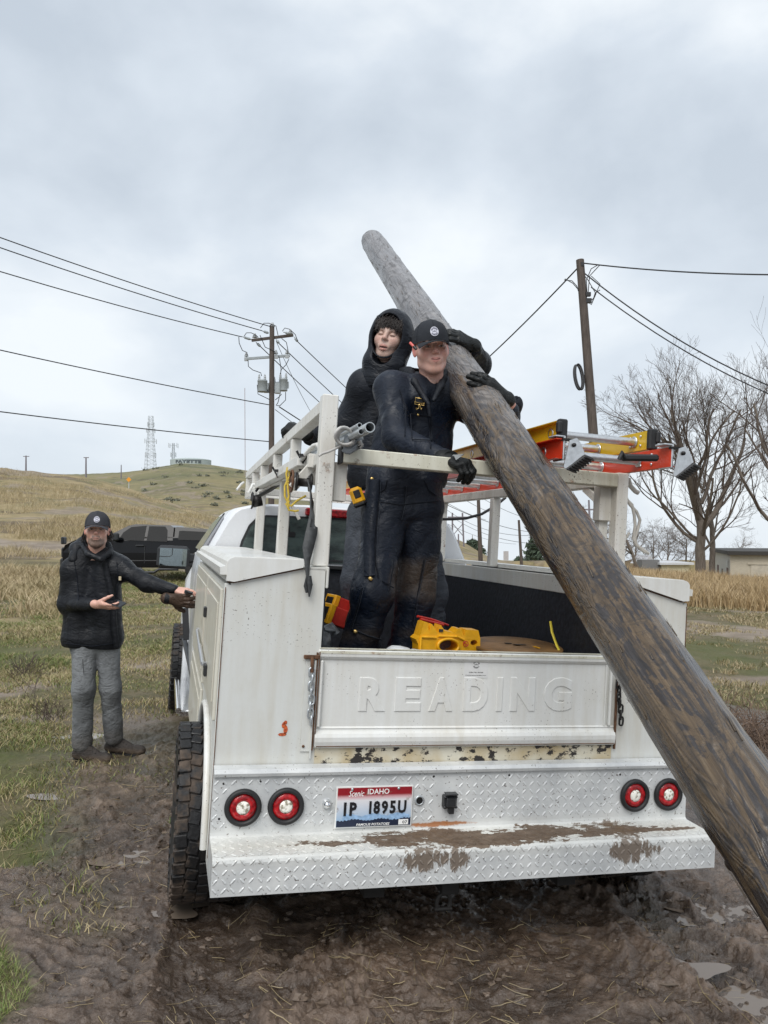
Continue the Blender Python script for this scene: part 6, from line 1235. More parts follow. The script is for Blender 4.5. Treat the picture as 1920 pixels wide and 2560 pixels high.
def cap_hat(Mx,parent,col,patch=True):
    m=MB();A=np.array(Mx);G=[];n=40
    for i in range(13):
        t=i/12*math.pi/2*.985;row=[]
        for j in range(n+1):
            a=2*math.pi*j/n;fr=max(math.sin(a),0);h=.030+(.098+.012*fr)*math.cos(t)**.9*1.0 if False else .026+(.102+.010*fr)*math.sin(math.pi/2-t)**.85
            r=math.sin(t)**.72;row.append((.0885*r*math.cos(a),-.012+(.108+.004*fr)*r*math.sin(a),h+.008-.012*(1-fr)*(i/12)**3))
        G.append(row)
    G=toM(np.array(G).reshape(-1,3),Mx).reshape(13,n+1,3);m.grid(G,True,True)
    for a in range(6): # seams
        an=math.pi/6+a*math.pi/3;pts=[]
        for i in range(1,13):
            t=i/12*math.pi/2*.985;fr=max(math.sin(an),0);h=.026+(.102+.010*fr)*math.sin(math.pi/2-t)**.85;r=math.sin(t)**.72
            pts.append((.089*r*math.cos(an),-.012+(.1085+.004*fr)*r*math.sin(an),h+.008-.012*(1-fr)*(i/12)**3+.0006))
        m.tube(toM(np.array(pts),Mx),.0012,4)
    m.lathe([(.006,0),(.005,.004),(0,.005)],toM(np.array([[0,-.012,.128]]),Mx)[0],A[:3,2],10)
    c=obj('cap',m,col,parent);b_=MB();B=[]
    for lay in(0,1):
        row=[]
        for i in range(9):
            v=i/8;q=[]
            for j in range(25):
                u=-1+2*j/24;a=math.pi/2-u*1.02;x0=.089*math.cos(a);y0=-.012+.112*math.sin(a);x1=.080*math.sin(u*1.15)*1.06;y1=.155+.020*math.cos(u*1.4)-.012
                x_=x0*(1-v)+x1*v;y_=y0*(1-v)+y1*v-(.050*abs(u)**3)*v;z_=.036-.003*v-.026*(x_/.08)**2*(.35+.65*v)-.006*v*v- lay*.004;q.append((x_,y_,z_))
            row.append(q)
        B.append(toM(np.array(row).reshape(-1,3),Mx).reshape(9,25,3))
    b_.grid(B[0],True,False);b_.grid(B[1],True,True)
    rim=np.concatenate([B[0][-1],B[1][-1][::-1]]);b_.add(rim,[(i,i+1,48-i,49-i) for i in range(24)])
    obj('cap_brim',b_,col,c)
    if patch:
        # round patch wrapped on the front of the crown
        pm=MB();R=.0225
        def wrap(V):
            out_=[]
            for x_,y_,z_ in V:
                an=math.pi/2-x_/.098;tz=(.078+y_-.034)/.112;t=math.pi/2-math.asin(min(max(tz,0.01),.99)**(1/.85));r=math.sin(t)**.72;fr=max(math.sin(an),0)
                out_.append((( .0885*r+ .0018+z_)*math.cos(an)*1.0,-.012+(.112*r+.0018+z_)*math.sin(an),.078+y_))
            return np.array(out_)
        th=np.linspace(0,2*math.pi,33)[:-1];V=[(0,0,0)]+[(R*.5*math.cos(t),R*.5*math.sin(t),0) for t in th]+[(R*math.cos(t),R*math.sin(t),0) for t in th]
        f=[(0,1+i,1+(i+1)%32) for i in range(32)]+[(1+i,33+i,33+(i+1)%32,1+(i+1)%32) for i in range(32)]
        pm.add(toM(wrap(V),Mx),f,True);obj('cap_patch',pm,plain('patch_white',(.62,.62,.70),.7,var=.03),c)
        bd=badge(R*.95);bm=MB();bm.n=bd.n;bm.f=bd.f;bm.sm=bd.sm;bm.v=[toM(wrap(v+[0,0,.0006]),Mx) for v in bd.v];obj('patch_lettering',bm,plain('patch_ink',(.03,.035,.07),.7),c)
    return c
capM=cloth('cap_cloth',(.014,.016,.020),0,rough=.75,fold=.1,wet=False);capM2=cloth('cap_cloth_grey',(.035,.036,.042),0,rough=.75,fold=.1,wet=False)
brass=plain('brass',(.62,.43,.16),.3,.9,.1)
def person(name,label,loc,VF,C,group=None):
    me=fastmesh(name,VF[0],VF[1],True);cattr(me,'Col',C);o=thing('person',label,'person',loc,group);obj('body',me,skinM,o);return o
def bodyparts(pts,rad,res=.014):
    s=SD([p for c in pts for p in c],.12,res)
    for c,r in zip(pts,rad): s.chain(c,r,.03)
    return s.net()
A3=lambda *a:np.array(a,float)
# ---------------------------------------------------------------- front worker (cap)
d=3.74;hF=P(1078,876,d);HM=head_frame(hF,8,-6,4)
neck=P(1073,955,d+.03);shL=P(980,972,d-.02);shR=P(1122,985,d+.10);chest=P(1035,1055,d+.05);waist=P(1020,1170,d+.08);hip=P(1010,1255,d+.08)
elL=P(990,1092,d-.17);wrL=P(1128,1158,3.36);elR=P(1268,1085,d+.12);wrR=P(1274,1008,d-.05)
hipL=P(965,1290,d+.08);hipR=P(1055,1290,d+.10);knL=P(938,1480,d-.09);knR=P(1040,1490,d+.10);anL=P(893,1640,d-.04);anR=P(1010,1640,d+.13);ftL=anL+A3(-.03,-.06,-.26);ftR=anR+A3(.0,-.06,-.26)
(HV,HC)=head(HM,(.72,.42,.34),(.58,.20,.18),(.10,.055,.035),True,.42,None,1.05,0.,None,.9)
bv=bodyparts([[neck,chest,waist,hip],[shL,elL,wrL],[shR,elR,wrR],[hipL,knL,anL,ftL],[hipR,knR,anR,ftR]],[[.052,.085,.09,.09],[.05,.04,.028],[.05,.04,.028],[.065,.05,.04,.035],[.065,.05,.04,.035]])
VF=join(HV,bv);o1=person('person','young man in a dark cap and navy overalls leaning on the pole above the tailgate',TL(toL(hip)[0],toL(hip)[1],.44),VF,np.concatenate([HC,np.tile((.5,.3,.24),(len(bv[0]),1))]))
cap_hat(HM@Matrix.Translation((0,0,-.002)),o1,capM)
# jacket
s=SD([shL,elL,wrL,shR,elR,wrR,neck,hip+A3(0,0,-.05),P(905,1200,d)],.14,.0070)
s.cap(P(1040,1010,d+.06),P(1020,1190,d+.10),.125,.140,0,.007,fs=14,ph=1).cap(P(1000,1000,d+.06),P(975,1210,d+.09),.095,.118,.05,.008,fs=14,ph=3).cap(P(1090,1020,d+.09),P(1060,1190,d+.10),.10,.118,.05,.006,fs=13)
s.cap(shL,P(1020,985,d+.04),.078,.09,.05);s.cap(P(1050,978,d+.06),shR,.085,.08,.05)
s.cap(shL+A3(0,0,-.0),elL,.076,.066,.06,.007,fs=16,ph=2).cap(elL,wrL+(elL-wrL)*.10,.067,.046,.02,.007,fs=24,ph=5)
s.cap(shR,elR,.082,.066,.04,.008).cap(elR,wrR+(elR-wrR)*.22,.060,.050,.03,.006)
s.cap(P(1040,962,d-.02),P(1050,990,d-.06),.045,.04,.03)
s.half(P(1010,1218,d),A3(0,0,-1));s.ell(hF+A3(.0,0,-.03),(.078,.085,.10),k=.012,sub=True);s.ell(P(1086,955,d-.14),(.022,.10,.085),np.array(Matrix.Rotation(-.15,3,'Y')),k=.01,sub=True)
jk=cloth_obj('jacket',s.net(),navyM,o1,lambda V:0*V[:,2]+.25)
# collar flaps
s=SD([P(1005,930,d-.1),P(1100,1030,d+.1)],.06,.006);s.chain([P(1027,935,d+.02),P(1036,955,d-.07),P(1066,1002,d-.13)],[.016,.016,.012],.015);s.chain([P(1107,950,d+.04),P(1102,965,d-.06),P(1084,1000,d-.12)],[.016,.016,.010],.015);s.chain([P(1027,935,d+.02),P(1015,925,d+.10),P(1060,915,d+.14),P(1110,940,d+.10),P(1107,950,d+.04)],[.022,.028,.03,.028,.022],.02);s.chain([P(1071,1010,d-.135),P(1076,1060,d-.125)],[.010,.009],.01);cloth_obj('collar',s.net(),coatM,jk)
# overalls (bib + legs)
s=SD([P(905,1200,d),P(1110,1220,d),ftL,ftR,P(860,1640,d)],.13,.0070)
s.cap(P(978,1205,d+.05),P(1045,1205,d+.07),.122,.122,0,.006,fs=16,ph=4).cap(P(968,1270,d+.06),P(1052,1270,d+.07),.118,.118,.05,.007,fs=16)
s.cap(P(965,1270,d+.05),knL+A3(-.01,0,0),.110,.094,.04,.007,fs=12,ph=1).cap(knL+A3(-.01,0,0),anL+A3(.0,0,0),.096,.086,.05,.009,fs=15,ph=3).cap(anL,ftL+A3(0,0,.05),.098,.09,.03,.01,fs=16)
s.cap(P(1055,1270,d+.07),knR,.108,.094,.006,.007,fs=11,ph=7).cap(knR,anR+A3(-.0,0,0),.094,.086,.03,.009,fs=15,ph=9).cap(anR,ftR+A3(0,0,.05),.092,.088,.03,.01,fs=16)
ov=cloth_obj('overalls',s.net(),navyM,o1,lambda V:np.maximum(np.exp(-((V[:,2]-float(knL[2])-.05)/.13)**2)*sstep(float(knL[0]),float(knL[0])+.14,V[:,0]),np.maximum(.55*np.exp(-((V[:,2]-float(anL[2])-.10)/.07)**2),.7*sstep(float(knR[0])+.03,float(knR[0])+.12,V[:,0])*sstep(.16,.02,np.abs(V[:,2]-knR[2]+.05)))))
# bib front panel and buckle
s=SD([P(1020,1000,d-.1),P(1085,1150,d-.05)],.06,.006)
def stud(px,py,dd,r=.0085,par=None):
    m=MB();c=P(px,py,dd);m.lathe([(r,0),(r*.95,.003),(r*.4,.005),(0,.005)],c,C0-c,14);obj('stud',m,brass,par)
def surf(V,px,py,r=.02,lift=.003):   # nearest surface depth under a photo point
    R=V-C0;z=R@cf;u=CX+F*(R@crr)/z;v=CY-F*(R@cu)/z;m=np.hypot(u-px,v-py)<r*F/z.mean();return (z[m].min() if m.any() else z.mean())-lift
OV=np.array([v.co[:] for v in ov.data.vertices])+np.array(o1.location);JV=np.array([v.co[:] for v in jk.data.vertices])+np.array(o1.location)
for (a,b_) in((930,1198),(929,1241),(924,1301),(926,1447),(888,1579)): stud(a,b_,surf(OV,a,b_),.0105,ov)
stud(1045,1037,surf(JV,1045,1037),.006,jk)
def seam(V,pts,r=.0022,n=7,lift=.0):
    q=[]
    for (a,b_),(c_,e_) in zip(pts[:-1],pts[1:]):
        for t in np.linspace(0,1,n,endpoint=False): q.append((a+(c_-a)*t,b_+(e_-b_)*t))
    q.append(pts[-1]);dz=np.array([surf(V,a,b_,.016,lift) for a,b_ in q]);dz=np.convolve(np.pad(dz,1,'edge'),[.25,.5,.25],'valid')
    m=MB();m.tube([P(a,b_,z) for (a,b_),z in zip(q,dz)],r,5);return m
seamM=cloth('seam_cloth',(.004,.006,.011),0,rough=.7,fold=.1,wet=False);seamL=cloth('seam_worn',(.028,.034,.046),0,rough=.6,fold=.1)
sm_=[[(948,1205),(946,1260),(940,1330),(938,1400),(946,1445)],[(1012,1215),(1010,1260),(1000,1300)],[(968,1200),(962,1222),(940,1238)],[(1060,1200),(1072,1225),(1092,1240)],[(905,1470),(893,1520),(876,1572),(915,1588),(955,1600)],[(1060,1400),(1030,1560),(1048,1590)],[(955,1452),(985,1470)],[(985,1400),(972,1480)],[(920,1250),(1000,1262),(1095,1252)]]
m=MB()
for q in sm_: m=merge(m,seam(OV,q,.0028))
obj('dark_seams',m,seamM,ov);m=MB()
for q in sm_[:2]+sm_[4:6]: m=merge(m,seam(OV,[(a+4,b_) for a,b_ in q],.0016))
obj('worn_seams',m,seamL,ov)
# storm flap along the outer leg
fl=[(936,1198),(933,1241),(927,1301),(922,1360),(924,1440)];m=MB();dz=[surf(OV,a,b_,.02,.004) for a,b_ in fl];m=ribbon([P(a,b_,z) for (a,b_),z in zip(fl,dz)],.052,nrm(A3(1,-.25,0)),.0035);obj('leg_flap',m,navyM,ov)
fp=[(1003,1095),(1003,1045),(1030,1030),(1080,1040),(1083,1110)];m=merge(seam(JV,[(1026,1035),(1078,1041),(1080,1100),(1030,1098),(1026,1035)],.0024),seam(JV,[(1068,1010),(1074,1060),(1076,1120)],.003),seam(JV,[(1000,975),(1015,1020),(1012,1090)],.0026));obj('jacket_seams',m,seamM,jk)
m=MB();dd=surf(JV,1048,1003,.03,.006);pp=lambda l:[P(a,b_,dd) for a,b_ in l]
m.tube(pp([(1039,994),(1061,998),(1060,1010),(1038,1005)]),.0022,6,closed=True);m.tube(pp([(1037,1003),(1037,1010),(1060,1014),(1061,1008)]),.002,6);m.tube(pp([(1049,1010),(1047,1020),(1041,1024),(1040,1019)]),.002,6);m.tube(pp([(1050,1010),(1051,1020),(1053,1024),(1055,1020)]),.002,6);m.lathe([(.006,0),(.004,.003),(0,.003)],P(1048,1013,dd),C0-P(1048,1013,dd),10);obj('buckle',m,brass,jk)
m=MB();dd=surf(JV,1048,1000,.03,.001);m.box(P(1049,1002,dd),(.038,.006,.020),bev=.002);obj('strap_webbing',m,blackM,jk)
# boots (inside the bed)
def boot(a,f_,mt,par,up=.10,name='boot',L=.27):
    s=SD([a+A3(0,0,up),a+f_*L*.7,a-f_*.1],.08,.007);h=a[2];g=lambda q,z:A3(q[0],q[1],z)
    b0=g(a,h);s.cap(b0+A3(0,0,up),b0+A3(0,0,.05),.058,.052,0,.003).cap(b0-f_*.035+A3(0,0,.015),b0+f_*.06+A3(0,0,.012),.042,.042,.02).cap(b0+f_*.05+A3(0,0,.012),b0+f_*(L-.11)+A3(0,0,-.004),.043,.034,.02).cap(b0+f_*(L-.13)+A3(0,0,.0),b0+f_*(L-.10)+A3(0,0,.0),.040,.037,.004);s.cap(b0+A3(0,0,.07),b0+f_*.11+A3(0,0,.025),.040,.030,.012);s.wob(.003,22,5);s.half(b0+A3(0,0,-.035),A3(0,0,-1))
    b1=cloth_obj(name,s.net(),mt,par,lambda V:sstep(h+.06,h-.03,V[:,2])*.9+.1);m=MB();side=nrm(np.cross(f_,(0,0,1.)))
    ring=[];R2=[]
    for t in np.linspace(0,2*math.pi,28,endpoint=False):
        q=math.cos(t);w=.050 if q>0 else .042;ring.append(b0+f_*(L*.5-.075+ (L*.5)*q)+side*w*math.sin(t)*(1.0)+A3(0,0,-.022));R2.append(ring[-1]+A3(0,0,-.022))
    m.loft([R2,ring],True);obj('sole',m,M['black'],b1);m=MB()
    for k in range(4): c_=b0+f_*(.055+.022*k)+A3(0,0,.072-.010*k);m.tube([c_-side*.028+A3(0,0,-.008),c_+A3(0,0,.004),c_+side*.028+f_*.01+A3(0,0,-.008)],.003,5)
    obj('laces',m,M['black'],b1);return b1
boot(ftL+A3(0,0,-.0),nrm(A3(-.25,-1,0)),bootM,o1);boot(ftR,nrm(A3(.2,-1,0)),bootM,o1)
# gloves: left on bar, right on the pole
g1=hand(P(1118,1148,3.33),P(1172,1165,3.26)-P(1118,1148,3.33),A3(-.05,-.35,1.),-1,[(.75,1.0,.35),(.8,1.0,.3),(.8,1.0,.35),(.75,1.0,.4)],.05,.003,(.3,.9),1.06)
g1o=cloth_obj('glove',g1,gloveM,o1,label='glove resting on the rear bar')
m=MB();m.tube([wrL+(elL-wrL)*.12,P(1128,1150,3.32)],[.047,.040],16);obj('cuff',m,gloveM,g1o)
m=MB();m.add([P(1133,1136,3.275),P(1156,1139,3.25),P(1140,1150,3.25)],[(0,1,2)]);m.tube([P(1132,1140,3.285),P(1158,1137,3.262)],.004,5);obj('grey_patch',m,plain('glove_grey',(.20,.21,.21),.6),g1o)
zp=rpole(1190,930)[3]+.0
hd2=lambda px,py,l:P(px,py,(rpole(px,py)[3] or rpole(px,py)[0])-l)
DH=rpole(1192,958)[3]-.03;wq=P(1258,992,DH+.07);fq=P(1180,928,DH)
g2=hand(wq,fq-wq,nrm(A3(.05,-.9,.4)),-1,[(.10,.25,.2),(.12,.30,.22),(.15,.32,.25),(.2,.35,.25)],.09,.0035,(.75,.35),1.10)
g2o=cloth_obj('glove',g2,gloveM,o1,label='glove gripping the top of the pole')
m=MB();m.tube([P(1276,1018,DH+.10),wq],[.030,.028],14);obj('bare_wrist',m,plain('wrist_skin',(.52,.27,.21),.5,var=.08),o1)
# sleeve cuff of far arm
s=SD([P(1272,995,zp+.02),P(1250,1110,zp+.2)],.10,.007);s.chain([P(1283,1012,zp+.09),P(1272,1050,zp+.16),P(1235,1095,zp+.22)],[.047,.052,.06],.02,fold=.004);s.ell(P(1280,985,zp+.07),(.036,.036,.045),k=.006,sub=True);cloth_obj('sleeve_cuff',s.net(),coatM,o1)
# marker behind the ear, tape measure
m=MB();m.tube([P(1025,857,d-.09),P(1034,866,d-.10)],.0065,10);mk=obj('marker_pen',m,plain('marker_pink',(.65,.12,.10),.35),None);tag(mk,'pink and black marker pen tucked behind the front worker\'s ear','pen')
m=MB();m.tube([P(1034,866,d-.10),P(1041,873,d-.105)],.007,10);obj('pen_cap',m,M['blackp'],mk)
tp_=thing('tape_measure','yellow and black tape measure clipped at the front worker\'s hip','tape measure',P(893,1262,d+.0));c=P(893,1240,d-.02)
Mt=np.array(Matrix.Rotation(-.35,3,'Y'));m=MB();m.box(c,(.062,.04,.085),Mt,.014);obj('case',m,yelp,tp_);m=MB();m.box(c+A3(0,-.019,.008),(.032,.008,.040),Mt,.004);m.box(c+A3(.012,0,-.040),(.06,.045,.022),Mt,.008);obj('grip',m,M['black'],tp_)
# ---------------------------------------------------------------- rear worker (hood)
d=4.08;D4_=rpole(1128,862)[3]+.06;hH=P(975,850,d);HM=head_frame(hH,-14,1,-12)
nk=P(985,925,d+.05);sL=P(915,968,d+.05);sR=P(1060,955,d+.12);eL=P(862,1062,d+.1);wL=P(775,1092,4.52);eR=P(1195,912,rpole(1150,850)[0]+.12);wR=P(1184,868,D4_);hp=P(975,1250,d+.12)
hl=P(925,1290,d+.15);hr=P(1040,1290,d+.15);kl=P(898,1455,d+.1);kr=P(1075,1480,d+.12);al=P(915,1660,d+.15);ar=P(1070,1640,d+.15);fl_=al+A3(0,-.03,-.28);fr_=ar+A3(0,-.03,-.28)
(HV,HC)=head(HM,(.50,.35,.29),(.45,.18,.15),(.03,.018,.014),False,.05,None,.93,.010,None,0)
bv=bodyparts([[nk,P(970,1080,d+.1),hp],[sL,eL,wL],[sR,eR,wR],[hl,kl,al,fl_],[hr,kr,ar,fr_]],[[.052,.08,.08],[.05,.04,.028],[.05,.04,.028],[.065,.05,.04,.035],[.065,.05,.04,.035]])
VF=join(HV,bv);o2=person('person','hooded young man with closed eyes standing behind the capped worker and reaching around the pole',TL(toL(hp)[0],toL(hp)[1],.44),VF,np.concatenate([HC,np.tile((.45,.33,.28),(len(bv[0]),1))]))
# hood (shell with a face opening)
A_=np.array(HM)[:3,:3];loc=lambda x,y,z:toM(np.array([[x,y,z]]),HM)[0]
s=SD([hH+A3(-.17,-.17,-.22),hH+A3(.17,.17,.19)],.03,.006);s.ell(loc(0,-.025,.018),(.118,.142,.150),A_,k=0).cap(loc(0,-.02,-.08),loc(0,-.03,-.20),.098,.125,.05).cap(loc(-.05,.03,-.13),loc(.05,.03,-.13),.06,.06,.04);s.wob(.005,14,3)
s.ell(loc(0,.10,.004),(.079,.125,.112),A_,k=.012,sub=True);s.ell(loc(0,.0,.0),(.088,.11,.115),A_,k=.01,sub=True);s.ell(loc(0,.075,-.10),(.05,.05,.05),A_,k=.012,sub=True)
hd=cloth_obj('hood',s.net(),coatM,o2)
m=MB();pts=[]
for t in np.linspace(0,2*math.pi,40,endpoint=False): pts.append(loc(.083*math.cos(t),.083+.018*math.cos(t)**2*-1+.0*math.sin(t),.004+.116*math.sin(t)))
m.tube(pts,.0050,8,closed=True);obj('hood_hem',m,coatM,hd)
m=MB()
for i in range(420):
    x=rs.uniform(-.066,.066);z0=.085+rs.normal()*.012;l=rs.uniform(.03,.055)*(1.1 if abs(x)>.03 else .75);y0=.052+.02*(1-(x/.07)**2);m.tube([loc(x,y0,z0),loc(x*1.05+rs.normal()*.005,y0+.022,z0-l*.45),loc(x*1.08+rs.normal()*.01,y0+.030-abs(x)*.25,z0-l)],[.0018,.0016,.0005],4)
s=SD([hH+A3(-.12,-.12,-.08),hH+A3(.12,.12,.13)],.02,.006);s.ell(loc(0,-.02,.046),(.082,.100,.088),A_,k=0);s.half(loc(0,0,.035),A_@A3(0,.55,-1));hv=obj('hair',m,hairM,o2);me=fastmesh('hair_mass',*s.net(),True);obj('hair_mass',me,hairM,hv)
m=MB();m.tube([loc(.004+.0035*math.cos(t),.106,-.031+.004*math.sin(t)) for t in np.linspace(0,6.28,12,endpoint=False)],.0005,5,closed=True);obj('nose_ring',m,M['chrome'],o2)
# coat
s=SD([sL,eL,wL,sR,hp,P(880,1215,d),P(1010,930,d-.1)],.15,.0078)
s.cap(P(950,990,d+.1),P(935,1190,d+.1),.120,.140,0,.009,fs=14,ph=2).cap(P(1020,990,d+.14),P(1010,1190,d+.14),.12,.13,.05,.006).cap(sL,P(985,955,d+.06),.095,.10,.05)
s.cap(sL,eL,.078,.069,.06,.008,fs=16,ph=3).cap(eL,wL,.069,.048,.02,.010,fs=22,ph=1);s.half(P(930,1222,d),A3(0,0,-1));s.ell(loc(0,0,-.03),(.085,.1,.12),A_,k=.012,sub=True)
cloth_obj('coat',s.net(),coatM,o2)
s=SD([sR,eR,wR],.12,.008);s.chain([sR+A3(.1,.05,0),P(1150,950,rpole(1150,850)[0]+.35),eR,wR+(eR-wR)*.12],[.07,.068,.072,.050],.03,fold=.008,fs=16);cloth_obj('coat_sleeve',s.net(),coatM,o2)
# trousers
s=SD([hp,fl_,fr_,kl,kr],.14,.009);s.cap(hl,hr,.12,.12,0).cap(hl,kl,.115,.098,.04,.010,fs=12).cap(kl,al,.095,.085,.03,.013,fs=16).cap(al,fl_+A3(0,0,.05),.085,.08,.03).cap(hr,kr,.105,.092,.012,.008).cap(kr,ar,.090,.080,.03,.012,fs=16).cap(ar,fr_+A3(0,0,.05),.08,.08,.03);cloth_obj('trousers',s.net(),cloth('wet_grey_blue_trousers',(.055,.062,.075),0,rough=.7),o2,lambda V:0*V[:,2])
boot(fl_,nrm(A3(-.3,-1,0)),bootM,o2);boot(fr_,nrm(A3(.3,-1,0)),bootM,o2)
# gloves
rl=on(722,1066,0,.37);rw=TL(*rl);zr=float((rw-C0)@cf)
g3=hand(P(757,1083,zr-.06),P(716,1064,zr-.02)-P(757,1083,zr-.06),nrm(A3(-.15,-.45,.9)),1,[(.9,1.1,.6),(.9,1.1,.6),(.85,1.1,.6),(.8,1.1,.6)],.03,.004,(.4,.9),1.08);cloth_obj('glove',g3,gloveM,o2,label='glove clutching the left top rail')
zp=onpole(1150,850)
D4=rpole(1128,862)[3]-.03;wq4=P(1178,860,D4+.08);fq4=P(1118,826,D4)
g4=hand(wq4,fq4-wq4,nrm(A3(.05,-.85,.5)),-1,[(.2,.35,.3),(.2,.35,.3),(.25,.4,.3),(.25,.4,.3)],.06,.004,(.6,.6),1.05);cloth_obj('glove',g4,gloveM,o2,label='glove reaching over the pole above the front worker')
m=MB();m.tube([P(1028,828,onpole(1040,830)-.13),P(1041,822,onpole(1040,830)-.12)],[.018,.014],8) if False else None
# ---------------------------------------------------------------- man on the grass
d=5.6;h3=P(243,1328,d);HM=head_frame(h3,16,3,-2);gz_=float(ground_h([P(215,1890,5.6)[0]],[5.6])[0])
nk=P(236,1380,d+.03);sL=P(182,1422,d+.02);sR=P(300,1418,d+.05);eL=P(167,1508,d+.02);wL=P(238,1512,d-.24);eR=P(368,1458,d-.02);wR=P(438,1475,d-.05);hp=P(228,1600,d+.03)
hl=P(212,1610,d+.03);hr=P(270,1610,d+.05);kl=P(209,1725,d-.03);kr=P(276,1718,d+.05);al=P(205,1858,d+.02);ar=P(285,1840,d+.17)
(HV,HC)=head(HM,(.60,.36,.28),(.42,.19,.15),(.045,.03,.022),True,.22,(.13,.10,.085),1.02,0,None,-.2)
bare=(.66,.38,.30)
hL=hand(P(246,1510,d-.245),nrm(A3(.93,-.25,-.22)),nrm(A3(-.1,-.25,-1.)),1,[(.15,.35,.3),(.15,.4,.3),(.2,.5,.35),(.3,.6,.4)],.03,0,(.5,-.35),1.0) if False else hand(P(244,1512,d-.26),nrm(A3(.96,-.22,-.12)),nrm(A3(.1,-.55,-.83)),-1,[(.05,.30,.35),(.08,.30,.35),(.10,.35,.4),(.15,.4,.4)],.05,0,(.35,.55),1.02)
hR=hand(P(437,1474,d-.05),nrm(A3(.95,-.12,-.16)),nrm(A3(.0,-.45,.9)),-1,[(.15,.5,.35),(.35,.7,.5),(.8,1.,.7),(.9,1.,.7)],.02,0,(.25,.7),1.0)
bv=bodyparts([[nk,P(232,1470,d+.03),hp],[sL,eL,wL],[sR,eR,wR],[hl,kl,al],[hr,kr,ar]],[[.05,.045,.045],[.045,.035,.027],[.045,.035,.027],[.06,.045,.035],[.06,.045,.035]])
VF=join(HV,bv,hL,hR);C=np.concatenate([HC,np.tile(bare,(len(bv[0])+len(hL[0])+len(hR[0]),1))])
o3=person('person','bearded man in black rain jacket and grey trousers standing on the grass at left',A3(P(240,1890,d)[0],d,gz_),VF,C)
cap_hat(HM@Matrix.Translation((0,0,0)),o3,capM2)
A_=np.array(HM)[:3,:3];loc=lambda x,y,z:toM(np.array([[x,y,z]]),HM)[0]
m=MB()
for i in range(150):
    q=rs.choice((-1,1),p=(.25,.75));a0_=rs.uniform(-.085,-.005);p=loc(q*rs.uniform(.062,.078),a0_,rs.uniform(-.02,.03));c_=rs.normal(size=3)*.006;m.tube([p,p+A3(q*-.006,0,-.02)+c_,p+A3(-q*.012,0,-.045)+c_*1.6,p+A3(-q*.004,0,-.06)+c_*2],[.004,.0038,.0034,.001],4)
obj('hair',m,hairM,o3)
m=MB()
for i in range(500):
    if i<360: x=rs.uniform(-.030,.030);z=rs.uniform(-.104,-.066);y=.083-.55*abs(x)-(.4*max(0,-.075-z))
    else: x=rs.uniform(-.028,.028);z=-.040-.25*abs(x)+rs.normal()*.002;y=.094-.30*abs(x)
    p=loc(x,y-.004,z);m.tube([p,p+A_@A3(x*.12,.006,-.006),p+A_@A3(x*.2,.008,-.013)],[.0016,.0014,.0004],3)
obj('beard',m,beardM,o3)
# rain jacket
s=SD([sL,eL,wL,sR,eR,wR,nk,P(155,1625,d),P(310,1630,d)],.14,.0075)
s.cap(P(205,1435,d+.04),P(202,1590,d+.04),.104,.126,0,.006,fs=11,ph=2).cap(P(266,1430,d+.04),P(264,1585,d+.04),.102,.120,.06,.006,fs=11,ph=5).cap(P(225,1385,d+.04),sL,.066,.070,.06).cap(P(248,1385,d+.04),sR,.066,.070,.06)
s.cap(P(200,1600,d+.04),P(268,1600,d+.04),.112,.108,.05,.006,fs=16);s.cap(sL+A3(0,0,-.01),eL,.073,.066,.07,.008,fs=14,ph=3).cap(eL,wL+(eL-wL)*.03,.065,.047,.03,.008,fs=18,ph=4)
s.cap(sR,eR,.073,.062,.07,.008,fs=14,ph=7).cap(eR,wR+(eR-wR)*.06,.062,.045,.03,.009,fs=18,ph=9)
s.half(P(230,1626,d-.1),A3(-.06,0,-1));s.cap(P(210,1390,d+.05),P(268,1392,d+.02),.055,.05,.04);s.ell(loc(0,.0,-.04),(.062,.075,.10),A_,k=.012,sub=True);s.ell(loc(0,.08,-.12),(.045,.05,.045),A_,k=.01,sub=True);s.ell(P(233,1640,d+.04),(.18,.095,.12),k=.01,sub=True)
jk=cloth_obj('rain_jacket',s.net(),blackM,o3,lambda V:0*V[:,2])
JV=np.array([v.co[:] for v in jk.data.vertices])+np.array(o3.location)
# hood down + collar
s=SD([P(180,1345,d-.1),P(290,1420,d+.2)],.08,.008);s.chain([P(184,1398,d-.02),P(192,1372,d+.08),P(215,1358,d+.14),P(262,1368,d+.12),P(284,1392,d+.02)],[.035,.05,.055,.045,.03],.03,fold=.006);s.chain([P(205,1360,d+.02),P(222,1386,d-.09),P(252,1398,d-.11),P(272,1384,d-.04),P(276,1372,d+.02)],[.024,.022,.020,.022,.02],.02);s.ell(loc(0,0,-.03),(.066,.080,.10),A_,k=.01,sub=True);cloth_obj('folded_hood',s.net(),blackM,jk)
obj('jacket_seams',merge(seam(JV,[(185,1400),(193,1450),(196,1500)],.003,5),seam(JV,[(292,1405),(296,1450),(292,1500)],.003,5),seam(JV,[(160,1608),(230,1616),(300,1606)],.0026,6),seam(JV,[(215,1420),(235,1450),(262,1462)],.0022,5)),seamM,jk)
m=MB();pl_=[P(a,b_,surf(JV,a,b_,.025,.006)) for a,b_ in((262,1405),(268,1440),(277,1480),(283,1530),(286,1580),(292,1618))];m=ribbon(pl_,.042,(1,0,.0),.004);obj('zip_placket',m,blackM,jk)
m=MB();c=P(300,1446,surf(JV,300,1446,.02,.004));m.box(c,(.018,.004,.028),bev=.001);obj('brand_tag',m,plain('tan_tag',(.50,.42,.28),.7),jk)
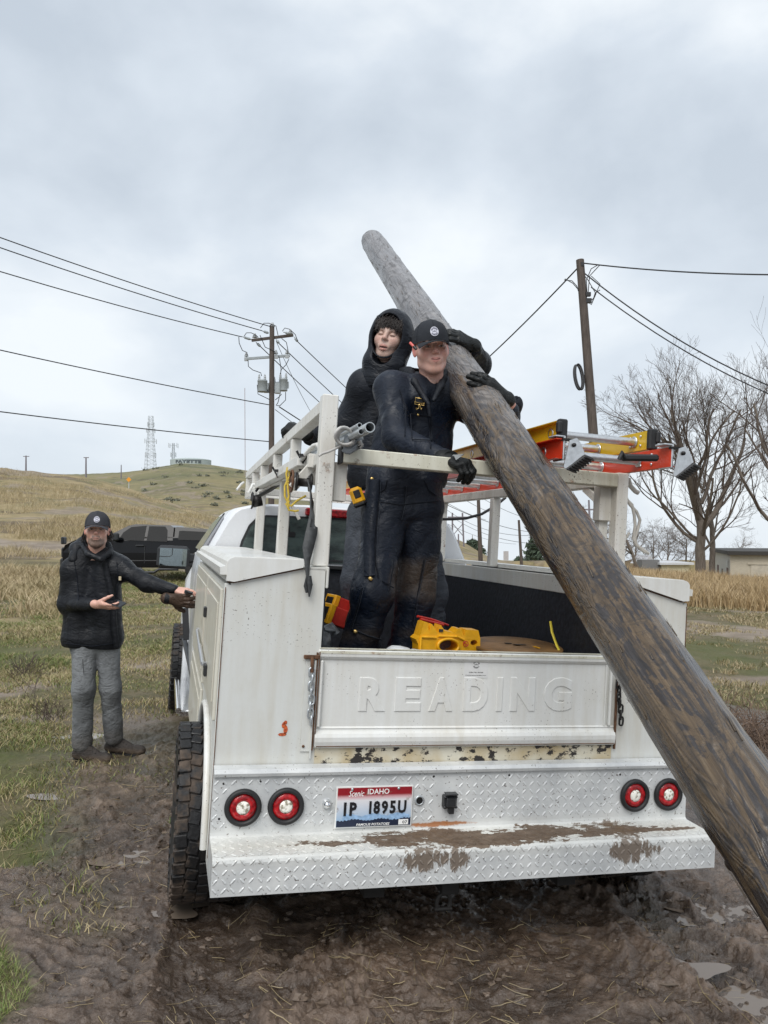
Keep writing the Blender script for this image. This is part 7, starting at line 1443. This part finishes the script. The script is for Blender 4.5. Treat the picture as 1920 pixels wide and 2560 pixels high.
# trousers
s=SD([hl,hr,kl,kr,al,ar],.13,.0070);s.cap(P(212,1600,d+.04),P(260,1600,d+.05),.105,.10,0).cap(hl,kl,.094,.074,.05,.005,fs=12,ph=2).cap(kl,al+A3(0,0,.0),.074,.073,.05,.006,fs=15,ph=3);s.cap(hr,kr,.088,.070,.02,.005,fs=12,ph=5).cap(kr,ar,.070,.069,.05,.006,fs=15,ph=8);s.half(P(208,1868,d-.03),A3(0,0,-1)) if False else None
cloth_obj('trousers',s.net(),greyM2,o3,lambda V:sstep(gz_+.35,gz_+.08,V[:,2])*.9)
m=MB();m.tube([P(207,1648,d-.095),P(208,1668,d-.098),P(210,1686,d-.095)],.0025,5);obj('pocket_slit',m,M['black'],o3)
def gpt(px,dd): 
    w=P(px,1880,dd);return A3(w[0],w[1],float(ground_h([w[0]],[w[1]])[0])+.035)
boot(gpt(205,5.62),nrm(A3(.96,-.28,0)),bootM,o3,.13,L=.31);boot(gpt(286,5.80),nrm(A3(.98,-.18,0)),bootM,o3,.13,L=.31)
# phone, glove
m=MB();cph=hL[0].mean(0)*0+P(291,1508,d-.30);ux=nrm(A3(.90,-.35,-.22));uz=nrm(A3(.25,-.5,.85));uz=nrm(uz-ux*(uz@ux));uy=np.cross(uz,ux);m.box(cph,(.125,.068,.010),np.stack([ux,uy,uz],1),.004);ph_=obj('mobile_phone',m,M['blackp'],None);tag(ph_,'dark mobile phone lying in the bearded man\'s bare hand','phone')
m=MB();m.box(cph+uz*.0056,(.117,.061,.0015),np.stack([ux,uy,uz],1));scr=NB('phone_screen');scr.set(col=(.01,.012,.015),rough=.06);obj('screen',m,scr.m,ph_)
g5=hand(P(424,1497,d-.09),nrm(A3(.95,-.1,-.12)),nrm(A3(-.1,-.9,-.3)),1,[(.1,.3,.2),(.2,.3,.3),(.25,.4,.3),(.3,.4,.4)],.10,.005,(1.0,.2),1.08);go=cloth_obj('work_glove',g5,brownG,None);tag(go,'limp brown leather glove held in the bearded man\'s outstretched hand','glove')
m=MB();m.tube([P(415,1495,d-.09),P(426,1497,d-.09)],[.040,.036],16);obj('glove_cuff',m,blackM,go)
m=MB();m.tube([P(462,1478,d-.12),P(482,1483,d-.12)],[.012,.009],8);m.tube([P(465,1484,d-.13),P(466,1477,d-.13)],.008,8);kf=obj('key_fob',m,M['blackp'],None);tag(kf,'small dark key fob held against the truck door by the bearded man','key fob')
